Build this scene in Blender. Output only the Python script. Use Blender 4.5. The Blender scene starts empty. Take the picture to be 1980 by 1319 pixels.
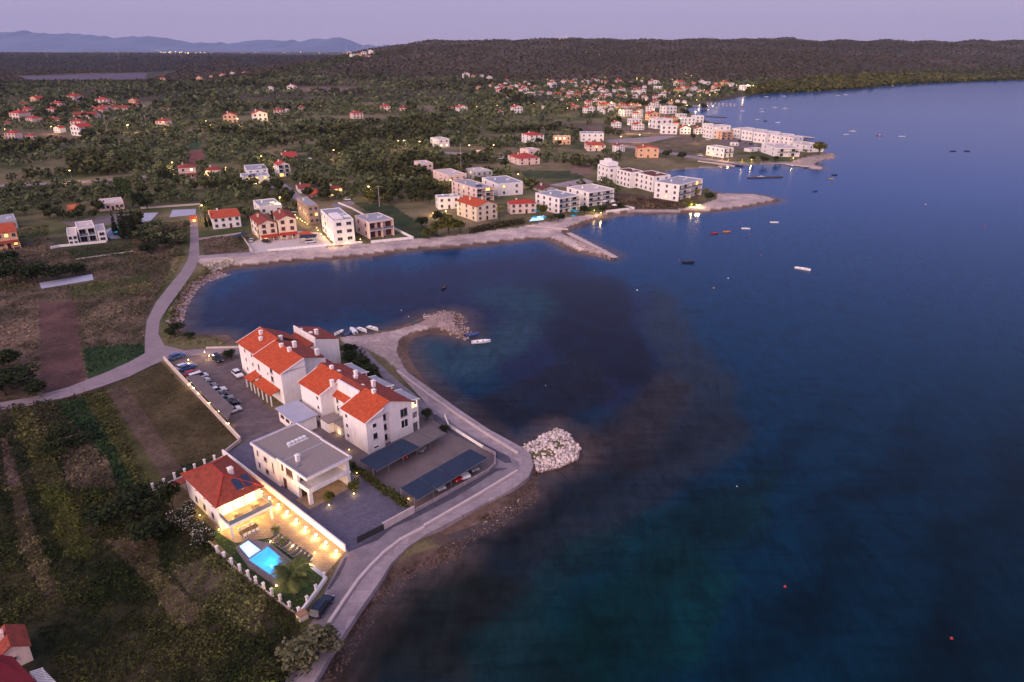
import bpy, bmesh, math, random
import numpy as np
from mathutils import Vector, Matrix
R = math.radians
random.seed(7); RNG = np.random.default_rng(7)
SC = bpy.context.scene
COL = SC.collection
# ------------------------------------------------------------------ camera
H = 80.0; F = 1320.0; CX, CY = 990.0, 659.5
TH = math.atan((CY-93)/F); CC, SS = math.cos(TH), math.sin(TH)
cam = bpy.data.cameras.new('camera'); camo = bpy.data.objects.new('camera', cam); COL.objects.link(camo)
camo.location = (0, 0, H); camo.rotation_euler = (math.pi/2-TH, 0, 0)
cam.sensor_width = 36; cam.lens = 36*F/1980; cam.clip_start = 1; cam.clip_end = 90000
SC.camera = camo
# ------------------------------------------------------------------ world: clear dusk sky, the sun just set behind and left of the camera
W = bpy.data.worlds.new("World"); SC.world = W; W.use_nodes = True
nt = W.node_tree; N = nt.nodes; L = nt.links; N.clear()
SUN_AZ = R(215); SUN_EL = R(9)      # azimuth clockwise from +Y
out = N.new('ShaderNodeOutputWorld'); bg = N.new('ShaderNodeBackground')
tc = N.new('ShaderNodeTexCoord'); sx = N.new('ShaderNodeSeparateXYZ'); L.new(tc.outputs['Generated'], sx.inputs[0])
rmp = N.new('ShaderNodeValToRGB'); L.new(sx.outputs['Z'], rmp.inputs[0])
e = rmp.color_ramp.elements
e[0].position = 0.0; e[0].color = (.37, .285, .42, 1); e[1].position = 1.0; e[1].color = (.40, .40, .60, 1)
for p, c in ((.05, (.34, .27, .44, 1)), (.16, (.22, .20, .43, 1)), (.40, (.26, .27, .50, 1))):
    q = rmp.color_ramp.elements.new(p); q.color = c
dot = N.new('ShaderNodeVectorMath'); dot.operation = 'DOT_PRODUCT'; L.new(tc.outputs['Generated'], dot.inputs[0])
dot.inputs[1].default_value = (math.sin(SUN_AZ)*math.cos(SUN_EL), math.cos(SUN_AZ)*math.cos(SUN_EL), math.sin(SUN_EL))
mr = N.new('ShaderNodeMapRange'); mr.inputs[1].default_value = 0.0; mr.inputs[2].default_value = 1.0; mr.inputs[3].default_value = 0; mr.inputs[4].default_value = 1
mr.interpolation_type = 'SMOOTHSTEP'; L.new(dot.outputs['Value'], mr.inputs[0])
glow = N.new('ShaderNodeMixRGB'); glow.blend_type = 'ADD'; L.new(mr.outputs[0], glow.inputs[0]); L.new(rmp.outputs[0], glow.inputs[1]); glow.inputs[2].default_value = (.90, .46, .32, 1)
sky = N.new('ShaderNodeTexSky'); sky.sky_type = 'NISHITA'; sky.sun_disc = False; sky.sun_elevation = SUN_EL; sky.sun_rotation = SUN_AZ
add = N.new('ShaderNodeMixRGB'); add.blend_type = 'ADD'; add.inputs[0].default_value = .010
L.new(glow.outputs[0], add.inputs[1]); L.new(sky.outputs[0], add.inputs[2])
L.new(add.outputs[0], bg.inputs[0]); bg.inputs[1].default_value = 1.0; L.new(bg.outputs[0], out.inputs[0])
sl = bpy.data.lights.new('sun', 'SUN'); so = bpy.data.objects.new('sun', sl); COL.objects.link(so)
sl.energy = 1.45; sl.angle = R(35); sl.color = (1, .79, .70)
sd = Vector((math.sin(SUN_AZ)*math.cos(R(22)), math.cos(SUN_AZ)*math.cos(R(22)), math.sin(R(22))))
so.rotation_euler = sd.to_track_quat('Z', 'Y').to_euler(); so.location = (0, -50, 200)
SC.view_settings.view_transform = 'Standard'; SC.view_settings.look = 'None'; SC.view_settings.exposure = .4; SC.view_settings.gamma = 1
# ------------------------------------------------------------------ pixel <-> world
def G(px, py, z=1.2):
    a = (px-CX)/F; b = (py-CY)/F
    d = (a, CC-b*SS, -SS-b*CC); t = (z-H)/d[2]
    return (d[0]*t, d[1]*t)
def P(x, y, z):
    w = z-H; d = y*CC-w*SS
    return (CX+F*x/d, CY-F*(y*SS+w*CC)/d)
def zof(y, py):
    b = (py-CY)/F
    return (-y*SS-b*y*CC)/(CC-b*SS)+H
def dist(a, b): return math.hypot(a[0]-b[0], a[1]-b[1])
# ------------------------------------------------------------------ coast and terrain
COAST = [(655,1420),(640,1319),(633,1290),(655,1255),(692,1218),(722,1170),(757,1128),(800,1103),(850,1085),(880,1075),(885,1050),(860,1035),(900,1022),(960,1000),(1000,975),(1024,950),(1036,925),(1045,912),(1085,905),(1120,885),(1122,865),(1098,838),(1076,826),(1050,843),(1020,862),(1000,863),(960,850),(920,827),(880,793),(850,765),(820,735),(800,707),(788,682),(790,662),(805,652),(835,645),(870,650),(900,656),(910,643),(903,632),(893,625),(900,612),(880,602),(850,604),(820,610),(800,623),(760,635),(720,643),(690,646),(660,648),(600,655),(520,662),(455,660),(440,648),(400,646),(380,647),(358,641),(352,620),(357,600),(367,575),(382,555),(402,540),(430,528),(450,520),(500,516),(560,508),(640,503),(700,498),(760,490),(820,483),(880,480),(930,475),(980,470),(1030,464),(1052,463),(1072,470),(1090,480),(1110,489),(1130,491),(1160,497),(1185,501),(1192,494),(1178,486),(1150,475),(1120,463),(1098,453),(1098,446),(1112,441),(1150,427),(1180,418),(1220,414),(1260,414),(1320,413),(1380,410),(1430,404),(1470,397),(1500,392),(1510,388),(1490,381),(1460,376),(1400,374),(1385,372),(1350,365),(1310,352),(1290,341),(1283,332),(1300,329),(1340,326),(1400,322),(1450,318),(1500,317),(1525,317),(1560,325),(1590,328),(1592,323),(1570,318),(1592,308),(1610,304),(1615,300),(1605,297),(1590,295),(1578,288),(1580,280),(1560,270),(1520,264),(1480,259),(1440,253),(1400,245),(1372,236),(1345,226),(1335,217),(1322,211),(1330,206),(1345,204),(1380,198),(1420,190),(1460,183),(1500,181),(1540,179),(1600,176),(1660,172),(1720,166),(1800,161),(1900,157),(1980,155),(2150,152),(2500,150)]
CW = np.array([G(x, y, 0) for x, y in COAST])
cl_ = CW[-1]
LAND = np.vstack([np.array([(CW[0][0]-6, -300)]), CW, np.array([(30000, cl_[1]+800), (30000, 40000), (-30000, 40000), (-30000, -300)])])
def inpoly(X, Y, poly):
    X = np.asarray(X); Y = np.asarray(Y); ins = np.zeros(X.shape, bool); n = len(poly); j = n-1
    for i in range(n):
        xi, yi = poly[i]; xj, yj = poly[j]
        if yi != yj:
            c = ((yi > Y) != (yj > Y)) & (X < (xj-xi)*(Y-yi)/(yj-yi)+xi); ins ^= c
        j = i
    return ins
def shore(X, Y):
    X = np.asarray(X, float); Y = np.asarray(Y, float); D = np.full(X.shape, 1e18)
    for i in range(len(LAND)-4):
        ax, ay = LAND[i]; bx, by = LAND[i+1]; dx, dy = bx-ax, by-ay; l2 = dx*dx+dy*dy
        t = np.clip(((X-ax)*dx+(Y-ay)*dy)/l2, 0, 1)
        D = np.minimum(D, (X-ax-t*dx)**2+(Y-ay-t*dy)**2)
    D = np.sqrt(D); return np.where(inpoly(X, Y, LAND), D, -D)
def tab(px, T): return np.interp(px, [a for a, b in T], [b for a, b in T])
LAYERS = [
 ([(300,190),(380,178),(433,157),(533,137),(633,116),(700,100),(760,90),(850,80),(950,78),(1100,78),(1320,77),(1500,79),(1700,80),(1980,80),(2500,83)],
  [(300,1300),(380,1500),(533,2000),(633,2300),(700,2700),(800,3000),(1980,3600)], [(300,1000),(700,1250),(1000,1500),(1300,1480),(1500,1400),(1800,1900),(1980,2100),(2400,2300)]),
 ([(180,160),(250,150),(283,141),(340,130),(400,122),(450,118),(500,119),(600,122),(700,118),(760,110)], [(0,3000)], [(0,2050)]),
 ([(-700,100),(0,103),(300,104),(500,106),(640,108),(740,106),(900,108)], [(0,4200)], [(0,2750)]),
 ([(950,120),(1000,92),(1030,78),(1060,74.5),(1095,72),(1130,75.5),(1170,79),(1230,92),(1300,120)], [(0,4300)], [(0,3400)]),
 ([(1380,120),(1430,90),(1450,77),(1470,73),(1500,72),(1530,75),(1550,80),(1580,90),(1640,120)], [(0,4300)], [(0,3400)]),
]
def terrain(X, Y, D=None):
    X = np.asarray(X, float); Y = np.asarray(Y, float)
    if D is None: D = shore(X, Y)
    z = np.where(D > 0, np.minimum(1.2, D*.2), np.maximum(-2.0, D*.15))
    px = CX+F*X/(np.maximum(Y, 1)*CC+H*SS)
    for cr, yc, yf in LAYERS:
        Yc = tab(px, yc); Yf = tab(px, yf)
        b = (tab(px, cr)-CY)/F; zc = (-Yc*SS-b*Yc*CC)/(CC-b*SS)+H
        zc = np.maximum(zc, 0)
        t = np.clip((Y-Yf)/(Yc-Yf), 0, 1); s = np.where(t < 1, t*t*(3-2*t)*.55+t*.45, 1)
        s = np.where(Y > Yc, np.clip(1-(Y-Yc)/2500, 0, 1), s)
        wob = 1+.035*np.sin(X*.011+Y*.004)*np.sin(Y*.013)+.03*np.sin(X*.031-Y*.017)
        z = np.where(D > 5, np.maximum(z, np.minimum(1.2, z)+zc*s*wob*np.clip(D/150, 0, 1)-.2), z)
    return z
def tz(x, y): return float(terrain(np.array([x]), np.array([y]))[0])
def GT(px, py, dz=0.0):
    """first hit of the line of sight with the terrain (for far, hilly ground)"""
    x, y = G(px, py, 1.2) if py > 100 else (0, 9e9)
    if 0 < y < 900: return (x, y, 1.2)
    Y = np.geomspace(600, 12000, 700); b = (py-CY)/F; a = (px-CX)/F
    z = H+(-Y*SS-b*Y*CC)/(CC-b*SS); d = Y*CC-(z-H)*SS; X = a*d
    t = terrain(X, Y); k = np.where(t >= z)[0]
    k = k[0] if len(k) else len(Y)-1
    return (float(X[k]), float(Y[k]), float(t[k]))
# ------------------------------------------------------------------ object helpers
def tag(o, label=None, cat=None, group=None, kind=None):
    if label: o['label'] = label
    if cat: o['category'] = cat
    if group: o['group'] = group
    if kind: o['kind'] = kind
    return o
def empty(name, loc, rz=0, label=None, cat=None, group=None):
    o = bpy.data.objects.new(name, None); COL.objects.link(o); o.location = loc; o.rotation_euler = (0, 0, rz); o.empty_display_size = .5
    return tag(o, label, cat, group)
class MB:
    def __init__(s): s.v = []; s.f = []; s.m = []
    def add(s, vs, fs, m=0):
        k = len(s.v); s.v += [tuple(v) for v in vs]; s.f += [tuple(i+k for i in f) for f in fs]; s.m += [m]*len(fs); return s
    def box(s, x0, x1, y0, y1, z0, z1, m=0):
        return s.add([(x0,y0,z0),(x1,y0,z0),(x1,y1,z0),(x0,y1,z0),(x0,y0,z1),(x1,y0,z1),(x1,y1,z1),(x0,y1,z1)],
                     [(0,3,2,1),(4,5,6,7),(0,1,5,4),(1,2,6,5),(2,3,7,6),(3,0,4,7)], m)
    def prism(s, pts, z0, z1, m=0, ztop=None):
        n = len(pts); a = sum(pts[i][0]*pts[(i+1) % n][1]-pts[(i+1) % n][0]*pts[i][1] for i in range(n))
        if a < 0: pts = pts[::-1]; ztop = ztop[::-1] if ztop else None
        vs = [(p[0], p[1], z0) for p in pts]+[(p[0], p[1], (ztop[i] if ztop else z1)) for i, p in enumerate(pts)]
        return s.add(vs, [tuple(range(n))[::-1], tuple(range(n, 2*n))]+[(i, (i+1) % n, n+(i+1) % n, n+i) for i in range(n)], m)
    def slab(s, pts3, t, m=0):
        """thin plate: the 3-D polygon pts3 thickened downwards by t"""
        n = len(pts3); a = sum(pts3[i][0]*pts3[(i+1) % n][1]-pts3[(i+1) % n][0]*pts3[i][1] for i in range(n))
        if a < 0: pts3 = pts3[::-1]
        vs = [(x, y, z-t) for x, y, z in pts3]+list(pts3)
        return s.add(vs, [tuple(range(n))[::-1], tuple(range(n, 2*n))]+[(i, (i+1) % n, n+(i+1) % n, n+i) for i in range(n)], m)
    def cyl(s, x, y, z0, z1, r0, r1=None, n=8, m=0, x1=None, y1=None):
        r1 = r0 if r1 is None else r1; x1 = x if x1 is None else x1; y1 = y if y1 is None else y1
        vs = [(x+r0*math.cos(2*math.pi*i/n), y+r0*math.sin(2*math.pi*i/n), z0) for i in range(n)]+[(x1+r1*math.cos(2*math.pi*i/n), y1+r1*math.sin(2*math.pi*i/n), z1) for i in range(n)]
        return s.add(vs, [tuple(range(n))[::-1], tuple(range(n, 2*n))]+[(i, (i+1) % n, n+(i+1) % n, n+i) for i in range(n)], m)
    def ball(s, c, r, m=0, sz=1.0, n=8, k=6):
        vs = [(c[0], c[1], c[2]-r*sz)]
        for j in range(1, k):
            a = math.pi*j/k
            vs += [(c[0]+r*math.sin(a)*math.cos(2*math.pi*i/n), c[1]+r*math.sin(a)*math.sin(2*math.pi*i/n), c[2]-r*sz*math.cos(a)) for i in range(n)]
        vs.append((c[0], c[1], c[2]+r*sz)); fs = [(0, 1+(i+1) % n, 1+i) for i in range(n)]
        for j in range(k-2):
            fs += [(1+j*n+i, 1+j*n+(i+1) % n, 1+(j+1)*n+(i+1) % n, 1+(j+1)*n+i) for i in range(n)]
        b = 1+(k-2)*n; fs += [(b+i, b+(i+1) % n, len(vs)-1) for i in range(n)]
        return s.add(vs, fs, m)
    def mesh(s, name, mats, bevel=0, smooth=False):
        me = bpy.data.meshes.new(name); me.from_pydata(s.v, [], s.f)
        for m in (mats if isinstance(mats, (list, tuple)) else [mats]): me.materials.append(m)
        me.polygons.foreach_set('material_index', s.m)
        if bevel:
            bm = bmesh.new(); bm.from_mesh(me)
            bmesh.ops.bevel(bm, geom=[e for e in bm.edges if e.is_manifold and e.calc_face_angle(0) > .5], offset=bevel, segments=2, affect='EDGES', clamp_overlap=True); bm.to_mesh(me); bm.free()
        if smooth: me.polygons.foreach_set('use_smooth', [True]*len(me.polygons))
        me.update(); return me
    def build(s, name, mats, parent=None, loc=None, bevel=0, smooth=False):
        return link(name, s.mesh(name, mats, bevel, smooth), parent, loc)
def link(name, me, parent=None, loc=None, rz=None):
    o = bpy.data.objects.new(name, me); COL.objects.link(o)
    if parent: o.parent = parent
    if loc: o.location = loc
    if rz is not None: o.rotation_euler = (0, 0, rz)
    return o
def copy_tree(o, parent=None):
    c = o.copy(); COL.objects.link(c)
    if parent: c.parent = parent
    for ch in list(KIDS(o)): copy_tree(ch, c)
    return c
_kids = {}
def KIDS(o): return list(o.children)
# ------------------------------------------------------------------ materials
def mat(name, col, rough=.8, var=.15, scale=1.5, bump=0, metal=0, emit=None, es=0, coord='Object', spec=.3, col2=None, kind='noise', bscale=None):
    m = bpy.data.materials.new(name); m.use_nodes = True; nt = m.node_tree; b = nt.nodes['Principled BSDF']
    b.inputs['Roughness'].default_value = rough; b.inputs['Metallic'].default_value = metal; b.inputs['Specular IOR Level'].default_value = spec
    t = nt.nodes.new('ShaderNodeTexCoord'); n = nt.nodes.new('ShaderNodeTexNoise'); n.inputs['Scale'].default_value = scale; n.inputs['Detail'].default_value = 6; n.inputs['Roughness'].default_value = .65
    nt.links.new(t.outputs[coord], n.inputs['Vector'])
    r = nt.nodes.new('ShaderNodeValToRGB'); nt.links.new(n.outputs[0], r.inputs[0])
    c2 = col2 or tuple(c*(1+var) for c in col); c1 = tuple(c*(1-var) for c in col)
    r.color_ramp.elements[0].position = .3; r.color_ramp.elements[0].color = (*c1, 1); r.color_ramp.elements[1].position = .7; r.color_ramp.elements[1].color = (*c2, 1)
    src = r.outputs[0]
    if kind in ('tile', 'brick'):
        w = nt.nodes.new('ShaderNodeTexBrick'); nt.links.new(t.outputs[coord], w.inputs['Vector'])
        w.inputs['Color1'].default_value = (1, 1, 1, 1); w.inputs['Color2'].default_value = (.72, .72, .72, 1); w.inputs['Mortar'].default_value = (.4, .4, .4, 1)
        w.inputs['Scale'].default_value = 1; w.inputs['Brick Width'].default_value = .55 if kind == 'tile' else bscale or .8; w.inputs['Row Height'].default_value = .4 if kind == 'tile' else (bscale or .8)*.6; w.inputs['Mortar Size'].default_value = .03
        mx = nt.nodes.new('ShaderNodeMixRGB'); mx.blend_type = 'MULTIPLY'; mx.inputs[0].default_value = .85; nt.links.new(src, mx.inputs[1]); nt.links.new(w.outputs[0], mx.inputs[2]); src = mx.outputs[0]
    nt.links.new(src, b.inputs['Base Color'])
    if bump:
        bp = nt.nodes.new('ShaderNodeBump'); bp.inputs['Strength'].default_value = bump; bp.inputs['Distance'].default_value = .1; nt.links.new(n.outputs[0], bp.inputs['Height']); nt.links.new(bp.outputs[0], b.inputs['Normal'])
    if emit: b.inputs['Emission Color'].default_value = (*emit, 1); b.inputs['Emission Strength'].default_value = es
    return m
M = {}
def wallmat(name, col, rough, var, scale):
    """painted render with faint vertical rain streaks and blotches"""
    m = mat(name, col, rough, var, scale); nt = m.node_tree; b = nt.nodes['Principled BSDF']; src = b.inputs['Base Color'].links[0].from_socket
    t = nt.nodes.new('ShaderNodeTexCoord'); mp = nt.nodes.new('ShaderNodeMapping'); mp.inputs['Scale'].default_value = (.9, .9, .3); nt.links.new(t.outputs['Object'], mp.inputs[0])
    n = nt.nodes.new('ShaderNodeTexNoise'); n.inputs['Scale'].default_value = 1.3; n.inputs['Detail'].default_value = 7; nt.links.new(mp.outputs[0], n.inputs[0])
    r = nt.nodes.new('ShaderNodeMapRange'); r.inputs[1].default_value = .35; r.inputs[2].default_value = .62; r.inputs[3].default_value = .90; r.inputs[4].default_value = 1.03; nt.links.new(n.outputs[0], r.inputs[0])
    mx = nt.nodes.new('ShaderNodeVectorMath'); mx.operation = 'SCALE'; nt.links.new(src, mx.inputs[0]); nt.links.new(r.outputs[0], mx.inputs['Scale']); nt.links.new(mx.outputs[0], b.inputs['Base Color']); return m
M['white'] = wallmat('white_render', (.84,.80,.78), .85, .04, .6)
M['cream'] = wallmat('cream_render', (.78,.66,.50), .85, .06, .6)
M['pink'] = wallmat('pink_render', (.78,.60,.53), .85, .06, .6)
M['peach'] = wallmat('peach_render', (.78,.48,.30), .85, .06, .6)
M['yellow'] = mat('yellow_render', (.80,.60,.28), .85, .06, .6)
M['grey'] = mat('grey_render', (.45,.44,.45), .85, .06, .6)
M['brownwall'] = mat('brown_cladding', (.38,.26,.19), .8, .12, 3)
M['tile'] = mat('orange_clay_tile', (.54,.088,.028), .75, .25, 1.2, kind='tile', bump=.3)
M['tiledark'] = mat('aged_and_shaded_red_tile', (.30,.058,.036), .8, .3, 1.2, kind='tile', bump=.3)  # dark red roofs, and shade coloured into the apartments' right-hand slopes
M['tilebrown'] = mat('brown_tile', (.16,.05,.035), .8, .25, 1.2, kind='tile')
M['tilered'] = mat('red_tile', (.50,.055,.035), .75, .18, 1.0, kind='tile')
M['maroon'] = mat('maroon_tile', (.22,.012,.02), .75, .1, 1.0, kind='tile')
M['gravel'] = mat('roof_gravel', (.26,.22,.21), .95, .35, 6, bump=.3)
M['roofgrey'] = mat('grey_roof_membrane', (.30,.31,.36), .7, .15, .8)
M['rooflight'] = mat('pale_roof_screed', (.52,.46,.44), .85, .12, .8)
M['glass'] = mat('dark_window_glass', (.02,.025,.04), .15, .2, 2, spec=.3)
M['frame'] = mat('window_frame', (.35,.33,.33), .5, .05)
M['brownshut'] = mat('brown_shutter', (.09,.035,.03), .6, .15, 4)
M['lit'] = mat('lit_window', (.8,.5,.2), .5, .2, 1.5, emit=(1,.50,.12), es=2.2)
M['litw'] = mat('lit_room', (.8,.6,.3), .5, .2, 1.5, emit=(1,.62,.22), es=4)
M['bulb'] = mat('lamp_bulb', (1,.8,.5), .5, .0, emit=(1,.60,.16), es=5)
M['bulbw'] = mat('white_lamp_bulb', (1,.9,.8), .5, .0, emit=(1,.80,.48), es=14)
M['bulbfar'] = mat('far_lamp_bulb', (1,.8,.5), .5, .0, emit=(1,.66,.25), es=9)
M['metal'] = mat('galvanised_steel', (.35,.35,.37), .45, .1, 2, metal=.6)
M['darkmetal'] = mat('dark_steel', (.05,.05,.055), .5, .1, 2, metal=.3)
M['glassrail'] = mat('balcony_glass', (.16,.19,.23), .15, .1, 2, spec=.5)
M['asphalt'] = mat('road_asphalt', (.20,.17,.195), .9, .30, .35, bump=.1, coord='Object')
M['asphaltdark'] = mat('new_asphalt_patch', (.07,.065,.095), .9, .3, .6)
M['path'] = mat('lane_surface', (.25,.20,.22), .95, .13, .3)
M['concrete'] = mat('promenade_concrete', (.34,.28,.30), .9, .2, .5, kind='brick', bscale=4.5)
M['parapet'] = mat('parapet_concrete', (.50,.42,.41), .9, .12, .8)
M['paver'] = mat('brown_pavers', (.15,.115,.125), .9, .2, .5, kind='brick', bscale=2.2)
M['yard'] = mat('yard_asphalt', (.145,.115,.12), .9, .18, .3)
M['cobble'] = mat('slate_cobbles', (.135,.125,.185), .85, .2, .8, kind='brick', bscale=.5)
M['travertine'] = mat('travertine_tiles', (.36,.26,.17), .7, .2, .8, kind='brick', bscale=.7)
M['lawn'] = mat('lawn_grass', (.022,.05,.012), .95, .4, 2, bump=.5)
M['slab'] = mat('concrete_slab', (.36,.37,.47), .9, .1, .3)
M['shade'] = mat('blue_shade_cloth', (.018,.032,.066), .75, .12, .5)
M['shadegrey'] = mat('grey_shade_cloth', (.125,.105,.115), .8, .15, .5)
M['stone'] = mat('pale_boulder', (.60,.52,.49), .9, .35, .6, bump=.4)
M['rock'] = mat('shore_rock', (.36,.27,.25), .9, .4, .5, bump=.5)
M['wetrock'] = mat('weedy_rock', (.10,.062,.048), .8, .5, .8, bump=.5)
M['bark'] = mat('bark', (.06,.045,.035), .95, .3, 3)
M['wood'] = mat('weathered_wood', (.30,.17,.10), .8, .2, 3)
M['terracotta'] = mat('terracotta_paint', (.55,.14,.05), .8, .15, 1)
M['solar'] = mat('solar_panel', (.015,.02,.06), .2, .2, 2, spec=.6)
M['blue'] = mat('blue_plastic', (.03,.10,.42), .4, .1, 2)
M['teal'] = mat('turquoise_fabric', (.02,.33,.42), .8, .1, 2)
M['poolwater'] = mat('lit_pool_water', (.05,.35,.75), .1, .3, .5, emit=(.03,.33,.95), es=.75, spec=.5)
M['spawater'] = mat('lit_spa_water', (.3,.6,.9), .1, .2, .8, emit=(.30,.62,1), es=1.3, spec=.5)
M['pooltile'] = mat('pool_wall_tile', (.16,.17,.26), .6, .15, 2)
M['deckgrey'] = mat('grey_deck', (.17,.14,.165), .85, .12, 1, kind='brick', bscale=.6)
M['cushion'] = mat('charcoal_cushion', (.06,.055,.06), .9, .15, 3)
M['chairw'] = mat('white_plastic', (.75,.75,.75), .5, .05, 3)
M['tyre'] = mat('tyre_rubber', (.02,.02,.02), .9, .2, 3)
M['rim'] = mat('alloy_rim', (.5,.5,.5), .35, .05, 3, metal=.8)
M['plate'] = mat('tail_light', (.25,.01,.01), .3, .1, 3)
M['sandrust'] = mat('orange_clad', (.60,.19,.07), .8, .1, 1)
for n, c in (('carwhite',(.75,.75,.78)),('carblack',(.012,.012,.016)),('carblue',(.05,.12,.33)),('cardkblue',(.006,.016,.04)),('carred',(.42,.02,.02)),('cargrey',(.22,.23,.26)),('carsilver',(.5,.52,.56))):
    M[n] = mat('paint_'+n[3:], c, .25, .04, 1, metal=.15, spec=.6)
for n, c in (('hullwhite',(.78,.78,.80)),('hullblue',(.04,.10,.30)),('hullred',(.42,.03,.03)),('hullorange',(.6,.25,.06)),('hulldark',(.02,.025,.035)),('hullgreen',(.03,.14,.11)),('hullyellow',(.5,.4,.08))):
    M[n] = mat('boat_'+n[4:], c, .4, .06, 2)
def attrmat(name, rough=.95, nscale=(.15, 1.2), namp=(.35, .5), bump=.4, trans=0):
    m = bpy.data.materials.new(name); m.use_nodes = True; nt = m.node_tree; b = nt.nodes['Principled BSDF']; b.inputs['Roughness'].default_value = rough; b.inputs['Specular IOR Level'].default_value = .15
    a = nt.nodes.new('ShaderNodeAttribute'); a.attribute_name = 'col'; g = nt.nodes.new('ShaderNodeNewGeometry'); src = a.outputs['Color']; last = None
    for s, am in zip(nscale, namp):
        n = nt.nodes.new('ShaderNodeTexNoise'); n.inputs['Scale'].default_value = s; n.inputs['Detail'].default_value = 8; n.inputs['Roughness'].default_value = .7; nt.links.new(g.outputs['Position'], n.inputs['Vector'])
        r = nt.nodes.new('ShaderNodeMapRange'); r.inputs[1].default_value = .3; r.inputs[2].default_value = .7; r.inputs[3].default_value = 1-am; r.inputs[4].default_value = 1+am; nt.links.new(n.outputs[0], r.inputs[0])
        mx = nt.nodes.new('ShaderNodeVectorMath'); mx.operation = 'SCALE'; nt.links.new(src, mx.inputs[0]); nt.links.new(r.outputs[0], mx.inputs['Scale']); src = mx.outputs[0]; last = n
    nt.links.new(src, b.inputs['Base Color'])
    if bump:
        bp = nt.nodes.new('ShaderNodeBump'); bp.inputs['Strength'].default_value = bump; bp.inputs['Distance'].default_value = .4; nt.links.new(last.outputs[0], bp.inputs['Height']); nt.links.new(bp.outputs[0], b.inputs['Normal'])
    return m
M['ground'] = attrmat('ground_cover', .97, (.02, .15, .9), (.2, .28, .32), .6)
M['leaf'] = attrmat('foliage', .9, (.6,), (.25,), 0)
# ------------------------------------------------------------------ ground
def fan(pxs, ys):
    """world grid that is finer near the viewpoint: columns are bearings, rows are distances"""
    A = (np.asarray(pxs)-CX)/F; Y = np.asarray(ys)
    YY = np.repeat(Y[:, None], len(A), 1); XX = A[None, :]*(YY*CC+H*SS); return XX, YY
def gridmesh(name, X, Y, Z, colr, matl):
    r, c = X.shape; V = np.stack([X, Y, Z], -1).reshape(-1, 3)
    i = np.arange(r*c).reshape(r, c); q = np.stack([i[:-1, :-1], i[:-1, 1:], i[1:, 1:], i[1:, :-1]], -1).reshape(-1, 4)
    return rawmesh(name, V, q, colr.reshape(-1, 3), matl, smooth=True)
def rawmesh(name, V, q, colr, matl, smooth=False):
    me = bpy.data.meshes.new(name); k = q.shape[1]
    me.vertices.add(len(V)); me.vertices.foreach_set('co', V.astype(np.float32).ravel())
    me.loops.add(q.size); me.loops.foreach_set('vertex_index', q.astype(np.int32).ravel())
    me.polygons.add(len(q)); me.polygons.foreach_set('loop_start', np.arange(0, q.size, k, dtype=np.int32)); me.polygons.foreach_set('loop_total', np.full(len(q), k, np.int32))
    if smooth: me.polygons.foreach_set('use_smooth', np.ones(len(q), bool))
    me.materials.append(matl); me.update(calc_edges=True)
    if colr is not None:
        a = me.attributes.new('col', 'FLOAT_COLOR', 'POINT'); a.data.foreach_set('color', np.concatenate([colr, np.ones((len(colr), 1))], 1).astype(np.float32).ravel())
    return me
ysn = [G(990, p, 0)[1] for p in np.arange(1440, 175, -2.6)]
ysf = list(np.geomspace(ysn[-1]*1.008, 24000, 170))
ys = np.array([-250, -60, 10, 30, 45]+ysn+ysf)
pxs = np.concatenate([np.linspace(-1200, -60, 30), np.linspace(-40, 2020, 760), np.linspace(2040, 3200, 30)])
X, Y = fan(pxs, np.maximum(ys, 1)); Y = np.repeat(ys[:, None], len(pxs), 1)
D = shore(X, Y); Z = terrain(X, Y, D)
den = np.maximum(Y, 5)*CC-(Z-H)*SS; PX = CX+F*X/den; PY = CY-F*(Y*SS+(Z-H)*CC)/den
def vn(X, Y, s, seed=0):
    """smooth value noise in 0..1"""
    r = np.random.default_rng(seed); T = r.random((256, 256)); x = X*s; y = Y*s; xi = np.floor(x).astype(int); yi = np.floor(y).astype(int); fx = x-xi; fy = y-yi
    fx = fx*fx*(3-2*fx); fy = fy*fy*(3-2*fy); g = lambda a, b: T[a % 256, b % 256]
    return (g(xi, yi)*(1-fx)+g(xi+1, yi)*fx)*(1-fy)+(g(xi, yi+1)*(1-fx)+g(xi+1, yi+1)*fx)*fy
def fbm(X, Y, s, seed=0): return (vn(X, Y, s, seed)*.5+vn(X, Y, s*2.1, seed+1)*.3+vn(X, Y, s*4.3, seed+2)*.2)
n1 = fbm(X, Y, .03, 3); n2 = fbm(X, Y, .15, 9)
Cc = np.zeros(X.shape+(3,))
def mixc(a, b, t): return np.array(a)[None, None, :]*(1-t[..., None])+np.array(b)[None, None, :]*t[..., None]
Cc[:] = mixc((.055, .068, .022), (.20, .155, .088), np.clip((n1-.3)*2.2, 0, 1))
n3 = fbm(X, Y, .006, 5)
far = Y > 1150
Cc[far] = mixc((.045, .040, .020), (.095, .070, .048), np.clip((n3-.3)*2.4, 0, 1))[far]
def paint(poly, c, c2=None, soft=None, mask=None):
    jx = (n2-.5)*(6 if soft is None else soft); m = inpoly(PX+jx, PY+jx*.6, poly)
    if mask is not None: m &= mask
    if c2 is None: Cc[m] = np.array(c)[None, :]*(.8+.4*n2[m][:, None])
    else:
        t = np.clip((n2[m]-.3)*2.5, 0, 1)[:, None]; Cc[m] = np.array(c)[None, :]*(1-t)+np.array(c2)[None, :]*t
GRASSY = (.10,.08,.045); DRY = (.15,.105,.085)
paint([(-60,480),(370,425),(300,580),(285,700),(0,780),(-60,790)], (.055,.05,.025), (.13,.095,.07))
paint([(-200,790),(130,762),(310,700),(468,855),(430,885),(300,950),(420,1065),(575,1180),(600,1320),(-200,1400)], (.018,.022,.010), (.060,.048,.028))
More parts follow.
